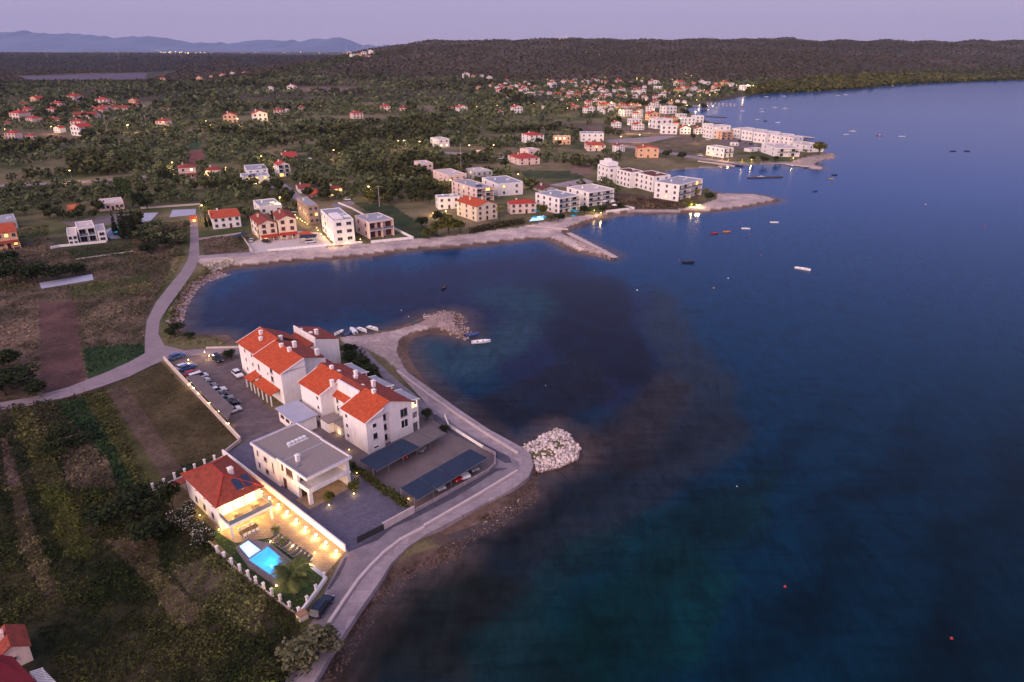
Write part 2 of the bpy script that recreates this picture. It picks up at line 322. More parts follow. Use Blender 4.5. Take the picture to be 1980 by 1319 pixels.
paint([(150,583),(270,578),(283,650),(170,672)], (.06,.05,.03), (.16,.12,.085))
paint([(0,560),(75,575),(80,760),(0,680)], (.07,.055,.035), (.17,.12,.09))
paint([(130,548),(290,530),(300,560),(140,580)], (.05,.06,.02), (.11,.09,.05))
paint([(77,585),(148,583),(168,762),(80,775)], (.075,.043,.038), (.12,.065,.058), 1)
paint([(160,672),(278,665),(282,695),(172,745)], (.020,.042,.018), (.030,.055,.022), 2)
paint([(200,755),(312,702),(465,853),(430,880),(350,900),(330,915)], (.050,.040,.018), (.088,.066,.034), 2)
paint([(205,755),(245,745),(350,905),(315,925)], (.07,.048,.035), (.12,.082,.060))
paint([(160,770),(205,757),(318,928),(270,945),(215,870)], (.050,.050,.018), (.075,.068,.026))
paint([(110,780),(162,770),(270,945),(240,950)], (.015,.03,.014), (.03,.05,.02))
paint([(105,850),(160,832),(215,900),(222,945),(140,950)], (.06,.045,.03), (.14,.10,.075))
paint([(20,790),(58,785),(120,920),(190,1080),(130,1080),(80,960)], (.050,.048,.018), (.085,.072,.030))
paint([(0,850),(15,850),(60,1000),(115,1150),(90,1160),(40,1060)], (.08,.055,.045), (.15,.10,.085))
paint([(200,1045),(300,1040),(310,1100),(400,1190),(350,1220),(280,1120)], (.07,.05,.035), (.16,.11,.085))
paint([(330,1100),(430,1070),(520,1150),(500,1230),(390,1180)], (.05,.045,.025), (.13,.10,.07))
paint([(385,462),(465,455),(490,488),(397,500)], (.055,.055,.025), (.13,.09,.07), 2)
paint([(362,292),(390,290),(400,320),(368,324)], (.17,.06,.055), (.20,.075,.065), 1)
paint([(368,265),(385,265),(388,288),(366,288)], (.03,.055,.025), (.05,.08,.03), 1)
paint([(1030,236),(1200,243),(1340,256),(1365,285),(1250,264),(1100,252)], (.10,.075,.055), (.17,.12,.095))
paint([(1190,275),(1380,275),(1400,300),(1200,295)], (.08,.07,.035), (.15,.11,.08))
paint([(925,262),(1060,256),(1060,266),(930,272)], (.10,.08,.05), (.17,.13,.10))
paint([(680,390),(760,398),(860,462),(800,468)], (.025,.045,.018), (.05,.06,.025))
paint([(1010,330),(1120,330),(1130,345),(1010,345)], (.03,.05,.02), (.06,.07,.03))
paint([(1100,320),(1150,318),(1140,340),(1105,335)], (.22,.15,.11), (.16,.10,.08))
paint([(1185,372),(1250,378),(1320,392),(1330,402),(1170,408),(1180,390)], (.07,.045,.035), (.14,.09,.07))
paint([(30,148),(285,141),(280,153),(60,155)], (.11,.09,.13), (.13,.11,.15), 1)
paint([(130,138),(340,134),(345,137),(150,143)], (.20,.13,.11), None, 1)
paint([(570,168),(700,169),(690,177),(575,178)], (.20,.13,.10), (.14,.10,.07), 1)
paint([(460,121),(510,119),(505,124),(465,123)], (.30,.20,.17), None, .5)
paint([(810,205),(842,208),(840,222),(800,210)], (.12,.09,.06), (.2,.15,.11))
paint([(0,258),(120,252),(150,268),(0,275)], (.09,.07,.04), (.17,.12,.09))
paint([(0,360),(80,352),(90,385),(0,400)], (.05,.06,.03), (.12,.09,.06))
paint([(90,462),(255,440),(258,492),(150,500)], (.035,.045,.02), (.06,.055,.03))
paint([(1430,175),(1500,160),(1600,148),(1700,140),(1980,128),(2200,125),(2200,158),(1980,156),(1700,168),(1440,184)], (.040,.046,.010), (.085,.080,.018), 4)
paint([(430,157),(533,136),(633,116),(700,101),(740,105),(560,150),(450,168)], (.05,.055,.014), (.09,.08,.03))
paint([(-300,106),(640,107),(640,118),(300,140),(-300,146)], (.020,.019,.021), (.032,.028,.026))
SAND = (.54,.43,.38); WET = (.13,.085,.065)
paint([(380,505),(395,497),(450,493),(490,488),(550,485),(620,479),(700,472),(800,462),(870,457),(940,447),(1000,440),(1050,430),(1100,420),(1150,414),(1200,408),(1260,404),(1310,404),(1350,397),(1385,385),(1388,374),(1470,374),(1520,388),(1400,420),(1210,425),(1110,455),(1200,492),(1180,505),(1050,475),(700,505),(430,535)], SAND, (.40,.32,.31), 1)
paint([(1285,332),(1340,325),(1400,320),(1500,314),(1530,312),(1560,303),(1590,297),(1622,300),(1600,330),(1560,328),(1520,319),(1400,326),(1290,345)], (.42,.33,.29), (.34,.27,.23), 1)
paint([(655,652),(690,646),(760,635),(800,621),(820,608),(912,600),(915,660),(805,650),(786,680),(798,705),(848,767),(918,828),(1003,863),(1010,878),(880,795),(770,715),(740,690),(700,670),(670,668)], (.47,.37,.34), (.36,.28,.26), 1)
paint([(815,606),(880,600),(905,615),(905,640),(900,658),(840,650),(860,640),(800,626)], (.36,.26,.24), (.24,.17,.15), 1)
wetm = (D > -3) & (D < 2.6+.8*fbm(X, Y, .6, 19)) & (Y < 420)
Cc[wetm] = np.array(WET)[None, :]*(.6+.9*n2[wetm][:, None])
weed = inpoly(PX, PY, [(640,1230),(720,1130),(850,1060),(1000,950),(1045,905),(1045,1000),(900,1090),(760,1150),(640,1330),(590,1330)])
Cc[weed] = mixc((.05,.03,.022), (.20,.14,.12), np.clip((fbm(X, Y, .6, 77)-.35)*2.2, 0, 1))[weed]
GPX, GYS, GCOL = pxs.copy(), ys.copy(), Cc.copy()
ground = link('ground', gridmesh('ground', X, Y, Z, Cc, M['ground'])); tag(ground, kind='structure')
# ------------------------------------------------------------------ sea
wpx = np.concatenate([np.linspace(-600, 280, 30), np.linspace(300, 2020, 520), np.linspace(2050, 3200, 20)])
wy = np.array([-250, -60, 10, 30]+[G(990, p, 0)[1] for p in np.arange(1440, 130, -4)]+[4000, 8000, 24000])
X, Y = fan(wpx, np.maximum(wy, 1)); Y = np.repeat(wy[:, None], len(wpx), 1); Z = np.zeros_like(X); D = -shore(X, Y)
den = np.maximum(Y, 5)*CC+H*SS; PX = CX+F*X/den; PY = CY-F*(Y*SS-H*CC)/den
n1 = fbm(X, Y, .045, 21); n2 = fbm(X, Y, .2, 31); n3 = fbm(X, Y, .012, 41)
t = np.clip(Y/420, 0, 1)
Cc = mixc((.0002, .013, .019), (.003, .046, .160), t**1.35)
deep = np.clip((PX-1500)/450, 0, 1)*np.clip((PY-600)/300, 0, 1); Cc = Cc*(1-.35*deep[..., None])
def blot(poly, c, amt=1.0, soft=60, it=24):
    """seabed patch seen through the shallow water, with ragged edges"""
    global Cc
    jx = (n1-.5)*soft*1.6+(n2-.5)*soft*.5; jy = (fbm(X, Y, .05, 61)-.5)*soft
    m = inpoly(PX+jx, PY+jy, poly).astype(float)
    for _ in range(it):
        m[1:-1, 1:-1] = (m[1:-1, 1:-1]*2+m[:-2, 1:-1]+m[2:, 1:-1]+m[1:-1, :-2]+m[1:-1, 2:])/6
    m = m*amt*(.65+.7*n2); m = np.clip(m, 0, 1)[..., None]; Cc = Cc*(1-m)+np.array(c)*m
blot([(640,1330),(760,1150),(900,1070),(1040,930),(1130,870),(1300,700),(1230,560),(1300,560),(1420,740),(1440,860),(1250,1000),(1080,1150),(900,1330)], (.020,.020,.019), .55)
blot([(650,1330),(780,1130),(920,1090),(1050,1150),(1120,1330)], (.011,.014,.011), .7)
blot([(880,1250),(1100,1060),(1500,900),(1500,1000),(1200,1200),(1150,1330),(900,1330)], (.0015,.022,.027), .7)
blot([(1090,1200),(1300,1050),(1420,1120),(1350,1280),(1120,1330)], (.001,.026,.027), .7)
blot([(360,610),(500,530),(700,520),(900,500),(1040,480),(1180,530),(1260,600),(1290,720),(1200,790),(1050,770),(930,690),(700,600),(500,640)], (.008,.009,.036), .85)
blot([(980,560),(1190,540),(1290,700),(1250,770),(1100,700)], (.003,.004,.014), .85, 60, 12)
blot([(800,690),(850,660),(900,665),(1010,620),(1080,640),(1000,700),(900,730),(830,730)], (.016,.045,.066), .8)
blot([(900,560),(1000,555),(1100,590),(1050,620),(930,600)], (.008,.040,.062), .7)
blot([(930,760),(1120,680),(1180,760),(1090,820),(960,850),(880,790)], (.007,.008,.016), .85, 60, 8)
blot([(1130,830),(1300,720),(1340,780),(1250,900),(1130,900)], (.028,.019,.018), .6)
sh = np.clip(1-D/7, 0, 1)*(Y < 600)
Cc = Cc*(1-.8*sh[..., None])+np.array((.085,.060,.052))*.8*sh[..., None]
u = (X*.72-Y*.69)*.33+n1*7; st = np.maximum(0, np.sin(u)*.6+.4)*np.clip((PY-700)/200, 0, 1)*np.clip(1.2-D/260, 0, 1)
Cc = Cc*(1-.42*(st*(.4+n2))[..., None])
wm = bpy.data.materials.new('sea_water'); wm.use_nodes = True; nt = wm.node_tree; b = nt.nodes['Principled BSDF']
a = nt.nodes.new('ShaderNodeAttribute'); a.attribute_name = 'col'; g = nt.nodes.new('ShaderNodeNewGeometry')
mp = nt.nodes.new('ShaderNodeMapping'); mp.inputs['Rotation'].default_value = (0, 0, R(-35)); mp.inputs['Scale'].default_value = (1, .32, 1); nt.links.new(g.outputs['Position'], mp.inputs[0])
n = nt.nodes.new('ShaderNodeTexNoise'); n.inputs['Scale'].default_value = .5; n.inputs['Detail'].default_value = 7; n.inputs['Roughness'].default_value = .72; nt.links.new(mp.outputs[0], n.inputs[0])
r = nt.nodes.new('ShaderNodeMapRange'); r.inputs[1].default_value = .3; r.inputs[2].default_value = .72; r.inputs[3].default_value = .72; r.inputs[4].default_value = 1.28; nt.links.new(n.outputs[0], r.inputs[0])
mx = nt.nodes.new('ShaderNodeVectorMath'); mx.operation = 'SCALE'; nt.links.new(a.outputs['Color'], mx.inputs[0]); nt.links.new(r.outputs[0], mx.inputs['Scale'])
sa_ = nt.nodes.new('ShaderNodeAttribute'); sa_.attribute_name = 'shallow'; src = mx.outputs[0]
for rot, sc3, s_, lo, hi, amt in ((-46, (.14, 1, 1), .42, .46, .66, .38), (20, (1, .8, 1), .16, .50, .60, .34)):
    mp2 = nt.nodes.new('ShaderNodeMapping'); mp2.inputs['Rotation'].default_value = (0, 0, R(rot)); mp2.inputs['Scale'].default_value = sc3; nt.links.new(g.outputs['Position'], mp2.inputs[0])
    n2_ = nt.nodes.new('ShaderNodeTexNoise'); n2_.inputs['Scale'].default_value = s_; n2_.inputs['Detail'].default_value = 9; n2_.inputs['Roughness'].default_value = .68; n2_.inputs['Distortion'].default_value = .6; nt.links.new(mp2.outputs[0], n2_.inputs[0])
    r2 = nt.nodes.new('ShaderNodeMapRange'); r2.inputs[1].default_value = lo; r2.inputs[2].default_value = hi; r2.inputs[3].default_value = 0; r2.inputs[4].default_value = amt; nt.links.new(n2_.outputs[0], r2.inputs[0])
    m2 = nt.nodes.new('ShaderNodeMath'); m2.operation = 'MULTIPLY'; nt.links.new(r2.outputs[0], m2.inputs[0]); nt.links.new(sa_.outputs['Fac'], m2.inputs[1])
    m3 = nt.nodes.new('ShaderNodeMath'); m3.operation = 'SUBTRACT'; m3.inputs[0].default_value = 1.12; nt.links.new(m2.outputs[0], m3.inputs[1])
    v2 = nt.nodes.new('ShaderNodeVectorMath'); v2.operation = 'SCALE'; nt.links.new(src, v2.inputs[0]); nt.links.new(m3.outputs[0], v2.inputs['Scale']); src = v2.outputs[0]
nt.links.new(src, b.inputs['Base Color'])
b.inputs['Roughness'].default_value = .16; b.inputs['IOR'].default_value = 1.33; b.inputs['Specular IOR Level'].default_value = .12
n = nt.nodes.new('ShaderNodeTexNoise'); n.inputs['Scale'].default_value = .35; n.inputs['Detail'].default_value = 5; nt.links.new(g.outputs['Position'], n.inputs[0])
bp = nt.nodes.new('ShaderNodeBump'); bp.inputs['Strength'].default_value = .16; bp.inputs['Distance'].default_value = .2; nt.links.new(n.outputs[0], bp.inputs['Height']); nt.links.new(bp.outputs[0], b.inputs['Normal'])
sme = gridmesh('sea', X, Y, Z, Cc, wm); SHL = np.clip(1.25-D/130, 0, 1)*np.clip((PY-470)/120, 0, 1); at_ = sme.attributes.new('shallow', 'FLOAT', 'POINT'); at_.data.foreach_set('value', SHL.astype(np.float32).ravel())
sea = link('sea', sme); tag(sea, kind='structure')
# ------------------------------------------------------------------ far mountains
MT = [(-900,62),(-500,52),(-300,58),(-100,55),(0,60),(40,62),(55,60),(80,64),(110,65),(145,64),(170,68),(220,71),(270,71),(300,72),(320,76),(360,80),(400,83),(440,84),(480,78),(520,77),(560,79),(580,82),(600,75),(640,73),(660,76),(690,81),(720,88),(760,85),(800,87),(850,91),(900,95),(1000,97)]
mp_ = np.linspace(-900, 1000, 420); A = (mp_-CX)/F
rows = np.concatenate([np.linspace(16500, 20000, 12), np.linspace(20400, 22500, 5)])
Yv = np.repeat(rows[:, None], len(A), 1); Xv = A[None, :]*20000*CC+0*Yv
b0 = (tab(mp_, MT)-CY)/F; zc = (-20000*SS-b0*20000*CC)/(CC-b0*SS)+H
tt = np.clip((Yv-16500)/3500, 0, 1); back = np.clip((22500-Yv)/2500, 0, 1)
nz = fbm(Xv, Yv, .0011, 51); cn = fbm(Xv[0:1]*1.0, Yv[0:1]*0, .0022, 58)[0]; zc = zc+(cn-.5)*120+(fbm(Xv[0:1], Yv[0:1]*0, .007, 59)[0]-.5)*70
Zv = zc[None, :]*np.where(Yv <= 20000, tt**.8, back)*(1-.6*(1-tt)*nz)+(nz-.5)*150*(tt < 1)*(tt > 0)
mt = link('mountains', gridmesh('mountains', Xv, Yv, Zv, np.full(Xv.shape+(3,), 1.0)*np.array((.14,.17,.27))*(.8+.5*fbm(Xv, Yv, .002, 15)[..., None]), M['ground'])); tag(mt, kind='structure')  # slope colour tinted blue to add to the distance haze
# ------------------------------------------------------------------ roads, paved yards, promenade
def Gp(pts, z=1.2): return [G(x, y, z) for x, y in pts]
def sheet(name, pts, z, m, kind='structure', depth=.3, label=None, cat=None, t=1.2):
    o = MB().prism(Gp(pts, z), z-depth, z).build(name, M[m]); tag(o, label, cat, None, kind); return o
sheet('lane', [(-40,786),(0,778),(60,768),(130,749),(200,722),(250,700),(280,683),(280,650),(284,620),(301,585),(327,552),(350,525),(363,502),(367,480),(368,450),(367,418),(381,418),(384,450),(385,480),(386,500),(372,528),(350,560),(327,590),(309,620),(306,645),(318,668),(356,677),(400,674),(470,671),(475,686),(400,685),(345,690),(316,697),(290,708),(250,728),(200,746),(130,768),(60,783),(0,793),(-40,800)], 1.23, 'path')
sheet('lane', [(384,500),(384,494),(430,491),(490,487),(495,493),(430,497)], 1.235, 'concrete')
sheet('road', [(668,676),(700,668),(730,700),(770,737),(826,782),(880,822),(940,858),(985,882),(1003,893),(1005,905),(985,925),(930,955),(860,992),(800,1024),(752,1055),(725,1085),(695,1127),(660,1180),(640,1215),(600,1290),(560,1330),(545,1330),(575,1270),(596,1215),(612,1185),(634,1132),(655,1090),(672,1063),(740,1020),(822,980),(867,955),(945,912),(955,900),(958,880),(920,860),(867,825),(820,790),(770,762),(727,715)], 1.225, 'asphalt')
sheet('promenade', [(765,716),(778,712),(885,790),(945,830),(1004,862),(1026,878),(1031,900),(1022,922),(995,943),(940,972),(880,1004),(830,1030),(790,1056),(757,1088),(736,1122),(702,1170),(672,1215),(640,1262),(620,1300),(600,1330),(560,1330),(600,1290),(640,1215),(660,1180),(695,1127),(725,1085),(752,1055),(800,1024),(860,992),(930,955),(985,925),(1005,905),(1003,893),(985,882),(940,858),(880,822),(826,782)], 1.24, 'concrete', depth=2.6)
sheet('asphalt_patch', [(680,1052),(740,1018),(822,977),(870,952),(955,905),(985,905),(960,912),(880,962),(800,1003),(760,1020),(730,1045),(700,1056),(672,1068)], 1.229, 'asphaltdark')
sheet('asphalt_patch', [(835,800),(845,802),(880,828),(930,855),(985,884),(990,895),(975,895),(930,866),(880,842),(838,812)], 1.229, 'asphaltdark')
sheet('asphalt_patch', [(632,1140),(650,1110),(665,1080),(672,1076),(668,1090),(655,1115),(638,1140)], 1.229, 'asphaltdark')
sheet('parking_yard', [(318,697),(345,690),(400,686),(462,690),(478,705),(482,745),(520,790),(560,800),(545,830),(470,856)], 1.23, 'paver')
sheet('paved_yard', [(545,830),(560,790),(600,760),(760,790),(822,783),(868,826),(958,878),(958,900),(945,912),(867,953),(803,990),(683,905)], 1.222, 'yard')
sheet('cobbled_yard', [(432,882),(470,857),(545,828),(683,905),(803,990),(690,1058),(668,1065),(505,937)], 1.245, 'cobble')
sheet('villa_terrace', [(345,930),(425,884),(432,884),(505,938),(668,1066),(628,1112),(520,1040),(455,1050),(430,1035)], 1.25, 'travertine')
sheet('villa_lawn', [(395,1010),(430,1035),(455,1050),(520,1040),(628,1112),(583,1182),(560,1168),(520,1138),(470,1098),(420,1050)], 1.235, 'lawn')
sheet('gravel_lot', [(120,430),(250,410),(260,425),(160,445)], 1.22, 'yard')
sheet('concrete_pad', [(272,430),(279,412),(306,411),(298,420),(289,429)], 1.25, 'slab')
sheet('concrete_pad', [(328,420),(333,406),(379,404),(378,415)], 1.25, 'slab')
sheet('concrete_pad', [(76,547),(178,530),(181,541),(80,558)], 1.25, 'slab')
sheet('field_track', [(-5,360),(0,357),(160,350),(290,339),(290,343),(160,354),(0,361)], 1.22, 'path')
sheet('village_street', [(537,354),(546,350),(560,362),(600,392),(640,420),(690,470),(700,480),(680,482),(640,440),(580,392),(560,380)], 1.23, 'concrete')
sheet('village_street', [(505,366),(537,358),(540,361),(508,370)], 1.23, 'concrete')
sheet('parking_lot', [(484,490),(478,470),(560,445),(620,450),(640,470),(625,482),(520,486)], 1.225, 'rooflight')
sheet('side_street', [(640,394),(682,388),(686,394),(660,402),(648,402)], 1.23, 'asphalt')
sheet('field_track', [(860,293),(1000,303),(1050,296),(1050,300),(1000,307),(860,297)], 1.22, 'path')
sheet('field_track', [(1170,271),(1290,262),(1310,264),(1250,277),(1180,276)], 1.22, 'path')
sheet('field_track', [(1190,278),(1290,292),(1360,305),(1440,316),(1436,319),(1355,309),(1280,296),(1190,282)], 1.22, 'path')
sheet('parking_court', [(1380,274),(1420,266),(1490,285),(1470,292),(1430,287)], 1.22, 'yard')
sheet('village_street', [(1060,358),(1130,345),(1150,352),(1100,362)], 1.22, 'concrete')
sheet('paved_yard', [(200,452),(212,444),(256,441),(257,458),(215,462)], 1.25, 'slab')
# parking bay lines, dark kerb
for i in range(11):
    a = (397+i*17.5, 694+i*15.2); b_ = (a[0]+38, a[1]-13)
    pa, pb = G(*a), G(*b_); dx, dy = pb[0]-pa[0], pb[1]-pa[1]; l = math.hypot(dx, dy); nx, ny = -dy/l*.2, dx/l*.2
    if i in (0,): continue
    tag(MB().prism([(pa[0]-nx, pa[1]-ny), (pb[0]-nx, pb[1]-ny), (pb[0]+nx, pb[1]+ny), (pa[0]+nx, pa[1]+ny)], 1.2, 1.238).build('parking_line', M['tilebrown']), kind='structure')
# ------------------------------------------------------------------ walls
def wall(name, pts, h, t, m, label, cat='wall', z=1.2, cap=None, px=True):
    P_ = [G(x, y, z) for x, y in pts] if px else pts; o = empty(name, (P_[0][0], P_[0][1], z), 0, label, cat); mb = MB()
    for i, (a, b) in enumerate(zip(P_[:-1], P_[1:])):
        dx, dy = b[0]-a[0], b[1]-a[1]; l = math.hypot(dx, dy) or 1; nx, ny = -dy/l*t/2, dx/l*t/2; ex, ey = dx/l*t/2.02, dy/l*t/2.02
        q = [(a[0]-nx-ex-P_[0][0], a[1]-ny-ey-P_[0][1]), (b[0]-nx+ex-P_[0][0], b[1]-ny+ey-P_[0][1]), (b[0]+nx+ex-P_[0][0], b[1]+ny+ey-P_[0][1]), (a[0]+nx-ex-P_[0][0], a[1]+ny-ey-P_[0][1])]
        mb.prism(q, -.3-.01*(i % 2), h-.012*(i % 2))
    mb.build('wall_body', M[m], o)
    if cap:
        c = MB()
        for a, b in zip(P_[:-1], P_[1:]):
            dx, dy = b[0]-a[0], b[1]-a[1]; l = math.hypot(dx, dy) or 1; nx, ny = -dy/l*(t/2+.04), dx/l*(t/2+.04)
            c.prism([(a[0]-nx-P_[0][0], a[1]-ny-P_[0][1]), (b[0]-nx-P_[0][0], b[1]-ny-P_[0][1]), (b[0]+nx-P_[0][0], b[1]+ny-P_[0][1]), (a[0]+nx-P_[0][0], a[1]+ny-P_[0][1])], h+.003, h+.06)
        c.build('coping', M[cap], o)
    return o
wall('parapet_wall', [(770,720),(826,763),(881,801),(940,840),(1000,877)], .45, .5, 'parapet', 'long low concrete parapet between the coast road and the inner beach')
wall('parapet_wall', [(999,913),(930,955),(823,1017)], .45, .5, 'parapet', 'low concrete parapet on the seaward side of the road past the carports')
wall('parapet_wall', [(818,1023),(775,1045),(743,1070),(715,1098),(693,1123),(664,1165),(638,1204)], .45, .5, 'parapet', 'low concrete parapet curving along the road opposite the pool villa')
wall('boundary_wall', [(318,697),(465,854)], 1.1, .3, 'parapet', 'long pale boundary wall between the parked cars and the dry field', cap='cream')
wall('boundary_wall', [(465,854),(432,880)], .8, .3, 'parapet', 'short pale wall at the field corner behind the flat roofed villa')
wall('boundary_wall', [(432,880),(505,937),(668,1066)], 1.3, .25, 'white', 'white wall lit by a row of lamps between the pool terrace and the slate yard', cap='white')
wall('boundary_wall', [(742,1024),(800,992)], 1.5, .3, 'parapet', 'thick pale wall closing the slate yard towards the road')
wall('sliding_gate', [(692,1050),(742,1025)], 1.3, .15, 'darkmetal', 'dark sliding gate of the slate cobbled yard', 'gate')
wall('retaining_wall', [(803,990),(867,955),(945,912),(957,900),(957,880),(935,868)], .7, .3, 'concrete', 'grey wall bent round the end of the seaward carport')
wall('railing', [(860,806),(868,826),(935,868)], .8, .1, 'white', 'thin white railing beside the road above the carport yard', 'railing')
wall('boundary_wall', [(385,464),(465,453)], .8, .3, 'parapet', 'pale wall on the far side of the empty grassy plot')
wall('boundary_wall', [(465,453),(489,488)], .9, .3, 'parapet', 'pale wall between the empty grassy plot and the yellow house')
wall('boundary_wall', [(518,486),(560,482),(640,475)], .9, .35, 'white', 'low white wall between the yellow house forecourt and the beach')
wall('boundary_wall', [(640,475),(700,470)], .8, .35, 'white', 'low white wall in front of the stepped white townhouses')
wall('boundary_wall', [(718,470),(799,462),(760,443)], 1.1, .35, 'white', 'white wall round the terrace of the flat roofed beach villa')
wall('boundary_wall', [(273,404),(390,396)], .9, .3, 'parapet', 'pale wall behind the two bare concrete pads')
wall('boundary_wall', [(655,394),(680,404),(704,417)], .9, .3, 'white', 'white wall with little piers beside the sloping lawn')
wall('boundary_wall', [(100,481),(115,478),(205,469)], 1.0, .4, 'white', 'white retaining wall under the modern villa terrace')
wall('boundary_wall', [(148,502),(256,487)], .4, .35, 'parapet', 'low kerb wall across the meadow below the modern villa')
wall('boundary_wall', [(506,367),(535,361)], .8, .3, 'white', 'pale wall below the villa with solar panels')
wall('boundary_wall', [(1020,437),(1098,444)], .5, .3, 'parapet', 'low wall where the groyne leaves the beach')
wall('boundary_wall', [(1172,410),(1226,404),(1200,398)], .9, .4, 'white', 'angular white wall beside the beach bar lawn')
wall('boundary_wall', [(1350,313),(1395,318),(1420,322)], .9, .4, 'parapet', 'lamplit quay wall below the white and orange house')
wall('boundary_wall', [(475,672),(400,674)], .5, .3, 'parapet', 'low wall on the far side of the parking entrance')
_pile = MB().cyl(0, 0, -1.5, 0, .15).mesh('pile', M['bark'])
def dock(name, a, b, w, label, m='concrete', z=.55, cat='pier'):
    A, B = G(*a, z), G(*b, z); dx, dy = B[0]-A[0], B[1]-A[1]; l = math.hypot(dx, dy); nx, ny = -dy/l*w/2, dx/l*w/2
    o = empty(name, (A[0], A[1], 0), 0, label, cat)
    MB().prism([(-nx, -ny), (dx-nx, dy-ny), (dx+nx, dy+ny), (nx, ny)], z-.4, z).build('deck', M[m], o)
    k = max(2, int(l/8))
    for i in range(k):
        for s in (-1, 1): link('pile', _pile, o, (dx*(i+.5)/k+s*nx*.8, dy*(i+.5)/k+s*ny*.8, z-.4))
    return o
dock('pier', (1100,450), (1190,497), 2.2, 'concrete spine running along the stone groyne off the beach', 'parapet', 1.0)
dock('pier', (1540,262), (1573,266), 5, 'concrete pier behind the white row houses at the point', 'rooflight', 1)
dock('pier', (1520,317), (1590,325), 3, 'short pale jetty off the tip of the far point', 'parapet', .7)
dock('pontoon', (1447,343), (1512,341), 3, 'dark floating pontoon alone in the sheltered cove', 'wetrock')
dock('jetty', (1352,224), (1405,227), 3.2, 'thin dark jetty nearest the white houses in the harbour', 'wetrock')
dock('jetty', (1328,206), (1372,208.5), 3.5, 'thin dark jetty by the harbour trees', 'wetrock')
dock('jetty', (1344,200), (1424,203), 5, 'long pale jetty lined with moored boats', 'concrete')
dock('jetty', (1380,237), (1398,238), 3, 'stub of a jetty just behind the white flats', 'wetrock')
# ------------------------------------------------------------------ lamps
LIGHTS = {}
def lightdata(e, col=(1, .62, .26), r=.25):
    k = (e, col)
    if k not in LIGHTS:
        d = bpy.data.lights.new('lamp_light', 'POINT'); d.energy = e; d.color = col; d.shadow_soft_size = r; LIGHTS[k] = d
    return LIGHTS[k]
def plight(parent, loc, e, col=(1, .62, .26)):
    o = bpy.data.objects.new('lamp_light', lightdata(e, col)); COL.objects.link(o); o.parent = parent; o.location = loc; return o
def pole_mesh(h, s=1):
    m = MB(); m.cyl(0, 0, 0, h, .09*s, .05*s, 6); m.cyl(0, 0, h-.1, h+.1, .05*s, .04*s, 6, x1=1.1*s, y1=0); m.cyl(0, 0, 0, .4, .16*s, .12*s, 6); return m.mesh('pole', M['metal'])
_pm = pole_mesh(7); _hm = MB().box(.7, 1.5, -.16, .16, 6.98, 7.12).mesh('lamp_head', M['metal']); _bm = MB().ball((1.15, 0, 6.85), .42, sz=.7).mesh('bulb', M['bulb'])
def street_lamp(px, py, label, e=2500, s=1.0, col=(1, .60, .22), grp='lit street lamps'):
    x, y, z = GT(px, py+7*s*F/ (G(px, py)[1]*CC+H*SS)*.95) if py > 175 else GT(px, py+2)
    o = empty('street_lamp', (x, y, z), random.uniform(0, 6.28), label, 'street lamp', grp); o.scale = (s, s, s)
    link('pole', _pm, o); link('lamp_head', _hm, o); link('bulb', _bm, o)
    if e: plight(o, (1.15, 0, 6.5), e/s/s, col)
    return o
_bollard = None
def garden_lamp(x, y, z, label, e=60, h=.5, col=(1, .66, .28), r=.12, grp='garden lamps', bulb='bulb', cat='lamp'):
    o = empty('garden_lamp', (x, y, z), 0, label, cat, grp)
    MB().cyl(0, 0, 0, h, .05, .04, 6).build('stem', M['darkmetal'], o); MB().ball((0, 0, h+r), r).build('bulb', M[bulb], o)
    if e: plight(o, (0, 0, h+r*2.4), e, col)
    return o
SLAMP = [(13,252,'by the red roof at the left edge'),(100,247,'among trees in the left village'),(175,246,'on the verge right of the left village'),(248,244,'half way between the left village and the lit pink house'),(321,238,'right beside the lit pink house'),
 (141,333,'over the field track left of the vineyard'),(333,317,'beside the small red roofed villa with a porch'),(403,236,'left of the hip roofed house in the olives'),(460,232,'right of the hip roofed house in the olives'),(517,225,'beside the low white house in the olives'),(504,305,'behind the villa with solar panels'),(644,293,'alone in the olives with a greenish globe'),
 (718,364,'by the street bend above the sloping lawn'),(544,384,'beside the flat white house and its yellow tree'),(390,401,'over the lane end by the gatehouse'),(770,275,'leftmost of three in a row before the lit cubic house'),(784,274,'middle of three in a row before the lit cubic house'),(810,276,'nearest the lit cubic house of three in a row'),
 (911,283,'over the field road by the small hut'),(957,283,'over the field road beside the dark bush'),(868,351,'beside the plain pink hall'),(998,340,'behind the flat roofed house with the chimney block'),(1198,266,'at the bend of the lit field road'),(1237,263,'over the yellow lit stretch of the field road'),
 (921,208,'in the olives left of the tall pink house'),(960,206,'just left of the tall pink house'),(1033,202,'over the long lit wall right of the tall pink house')]
for x, y, w in SLAMP: street_lamp(x, y, 'tall lit street lamp '+w, 4200+3500*(y < 260), 1.1)
TL_ = [(1058,160),(1096,212),(1118,195),(1135,175),(1158,192),(1180,200),(1196,214),(1210,186),(1222,205),(1236,218),(1250,196),(1262,214),(1285,178),(1298,196),(1348,196),(1352,186),(1360,176),(1373,186),(1380,181),(1390,176),(1410,174),(1424,172),(1436,176),(1446,172),(1455,173),(1463,172),(1325,206),(1232,157),(1170,156),(1300,160),(1325,148),(1335,152),(1318,232),(1332,245),(1345,262),(1255,243),(1215,243)]
ORD = ['first','second','third','fourth','fifth','sixth','seventh','eighth','ninth','tenth','eleventh','twelfth','thirteenth','fourteenth','fifteenth','sixteenth','seventeenth','eighteenth','nineteenth','twentieth','twenty-first','twenty-second']
TL_.sort(key=lambda p: (p[0] > 1330, p[0]))
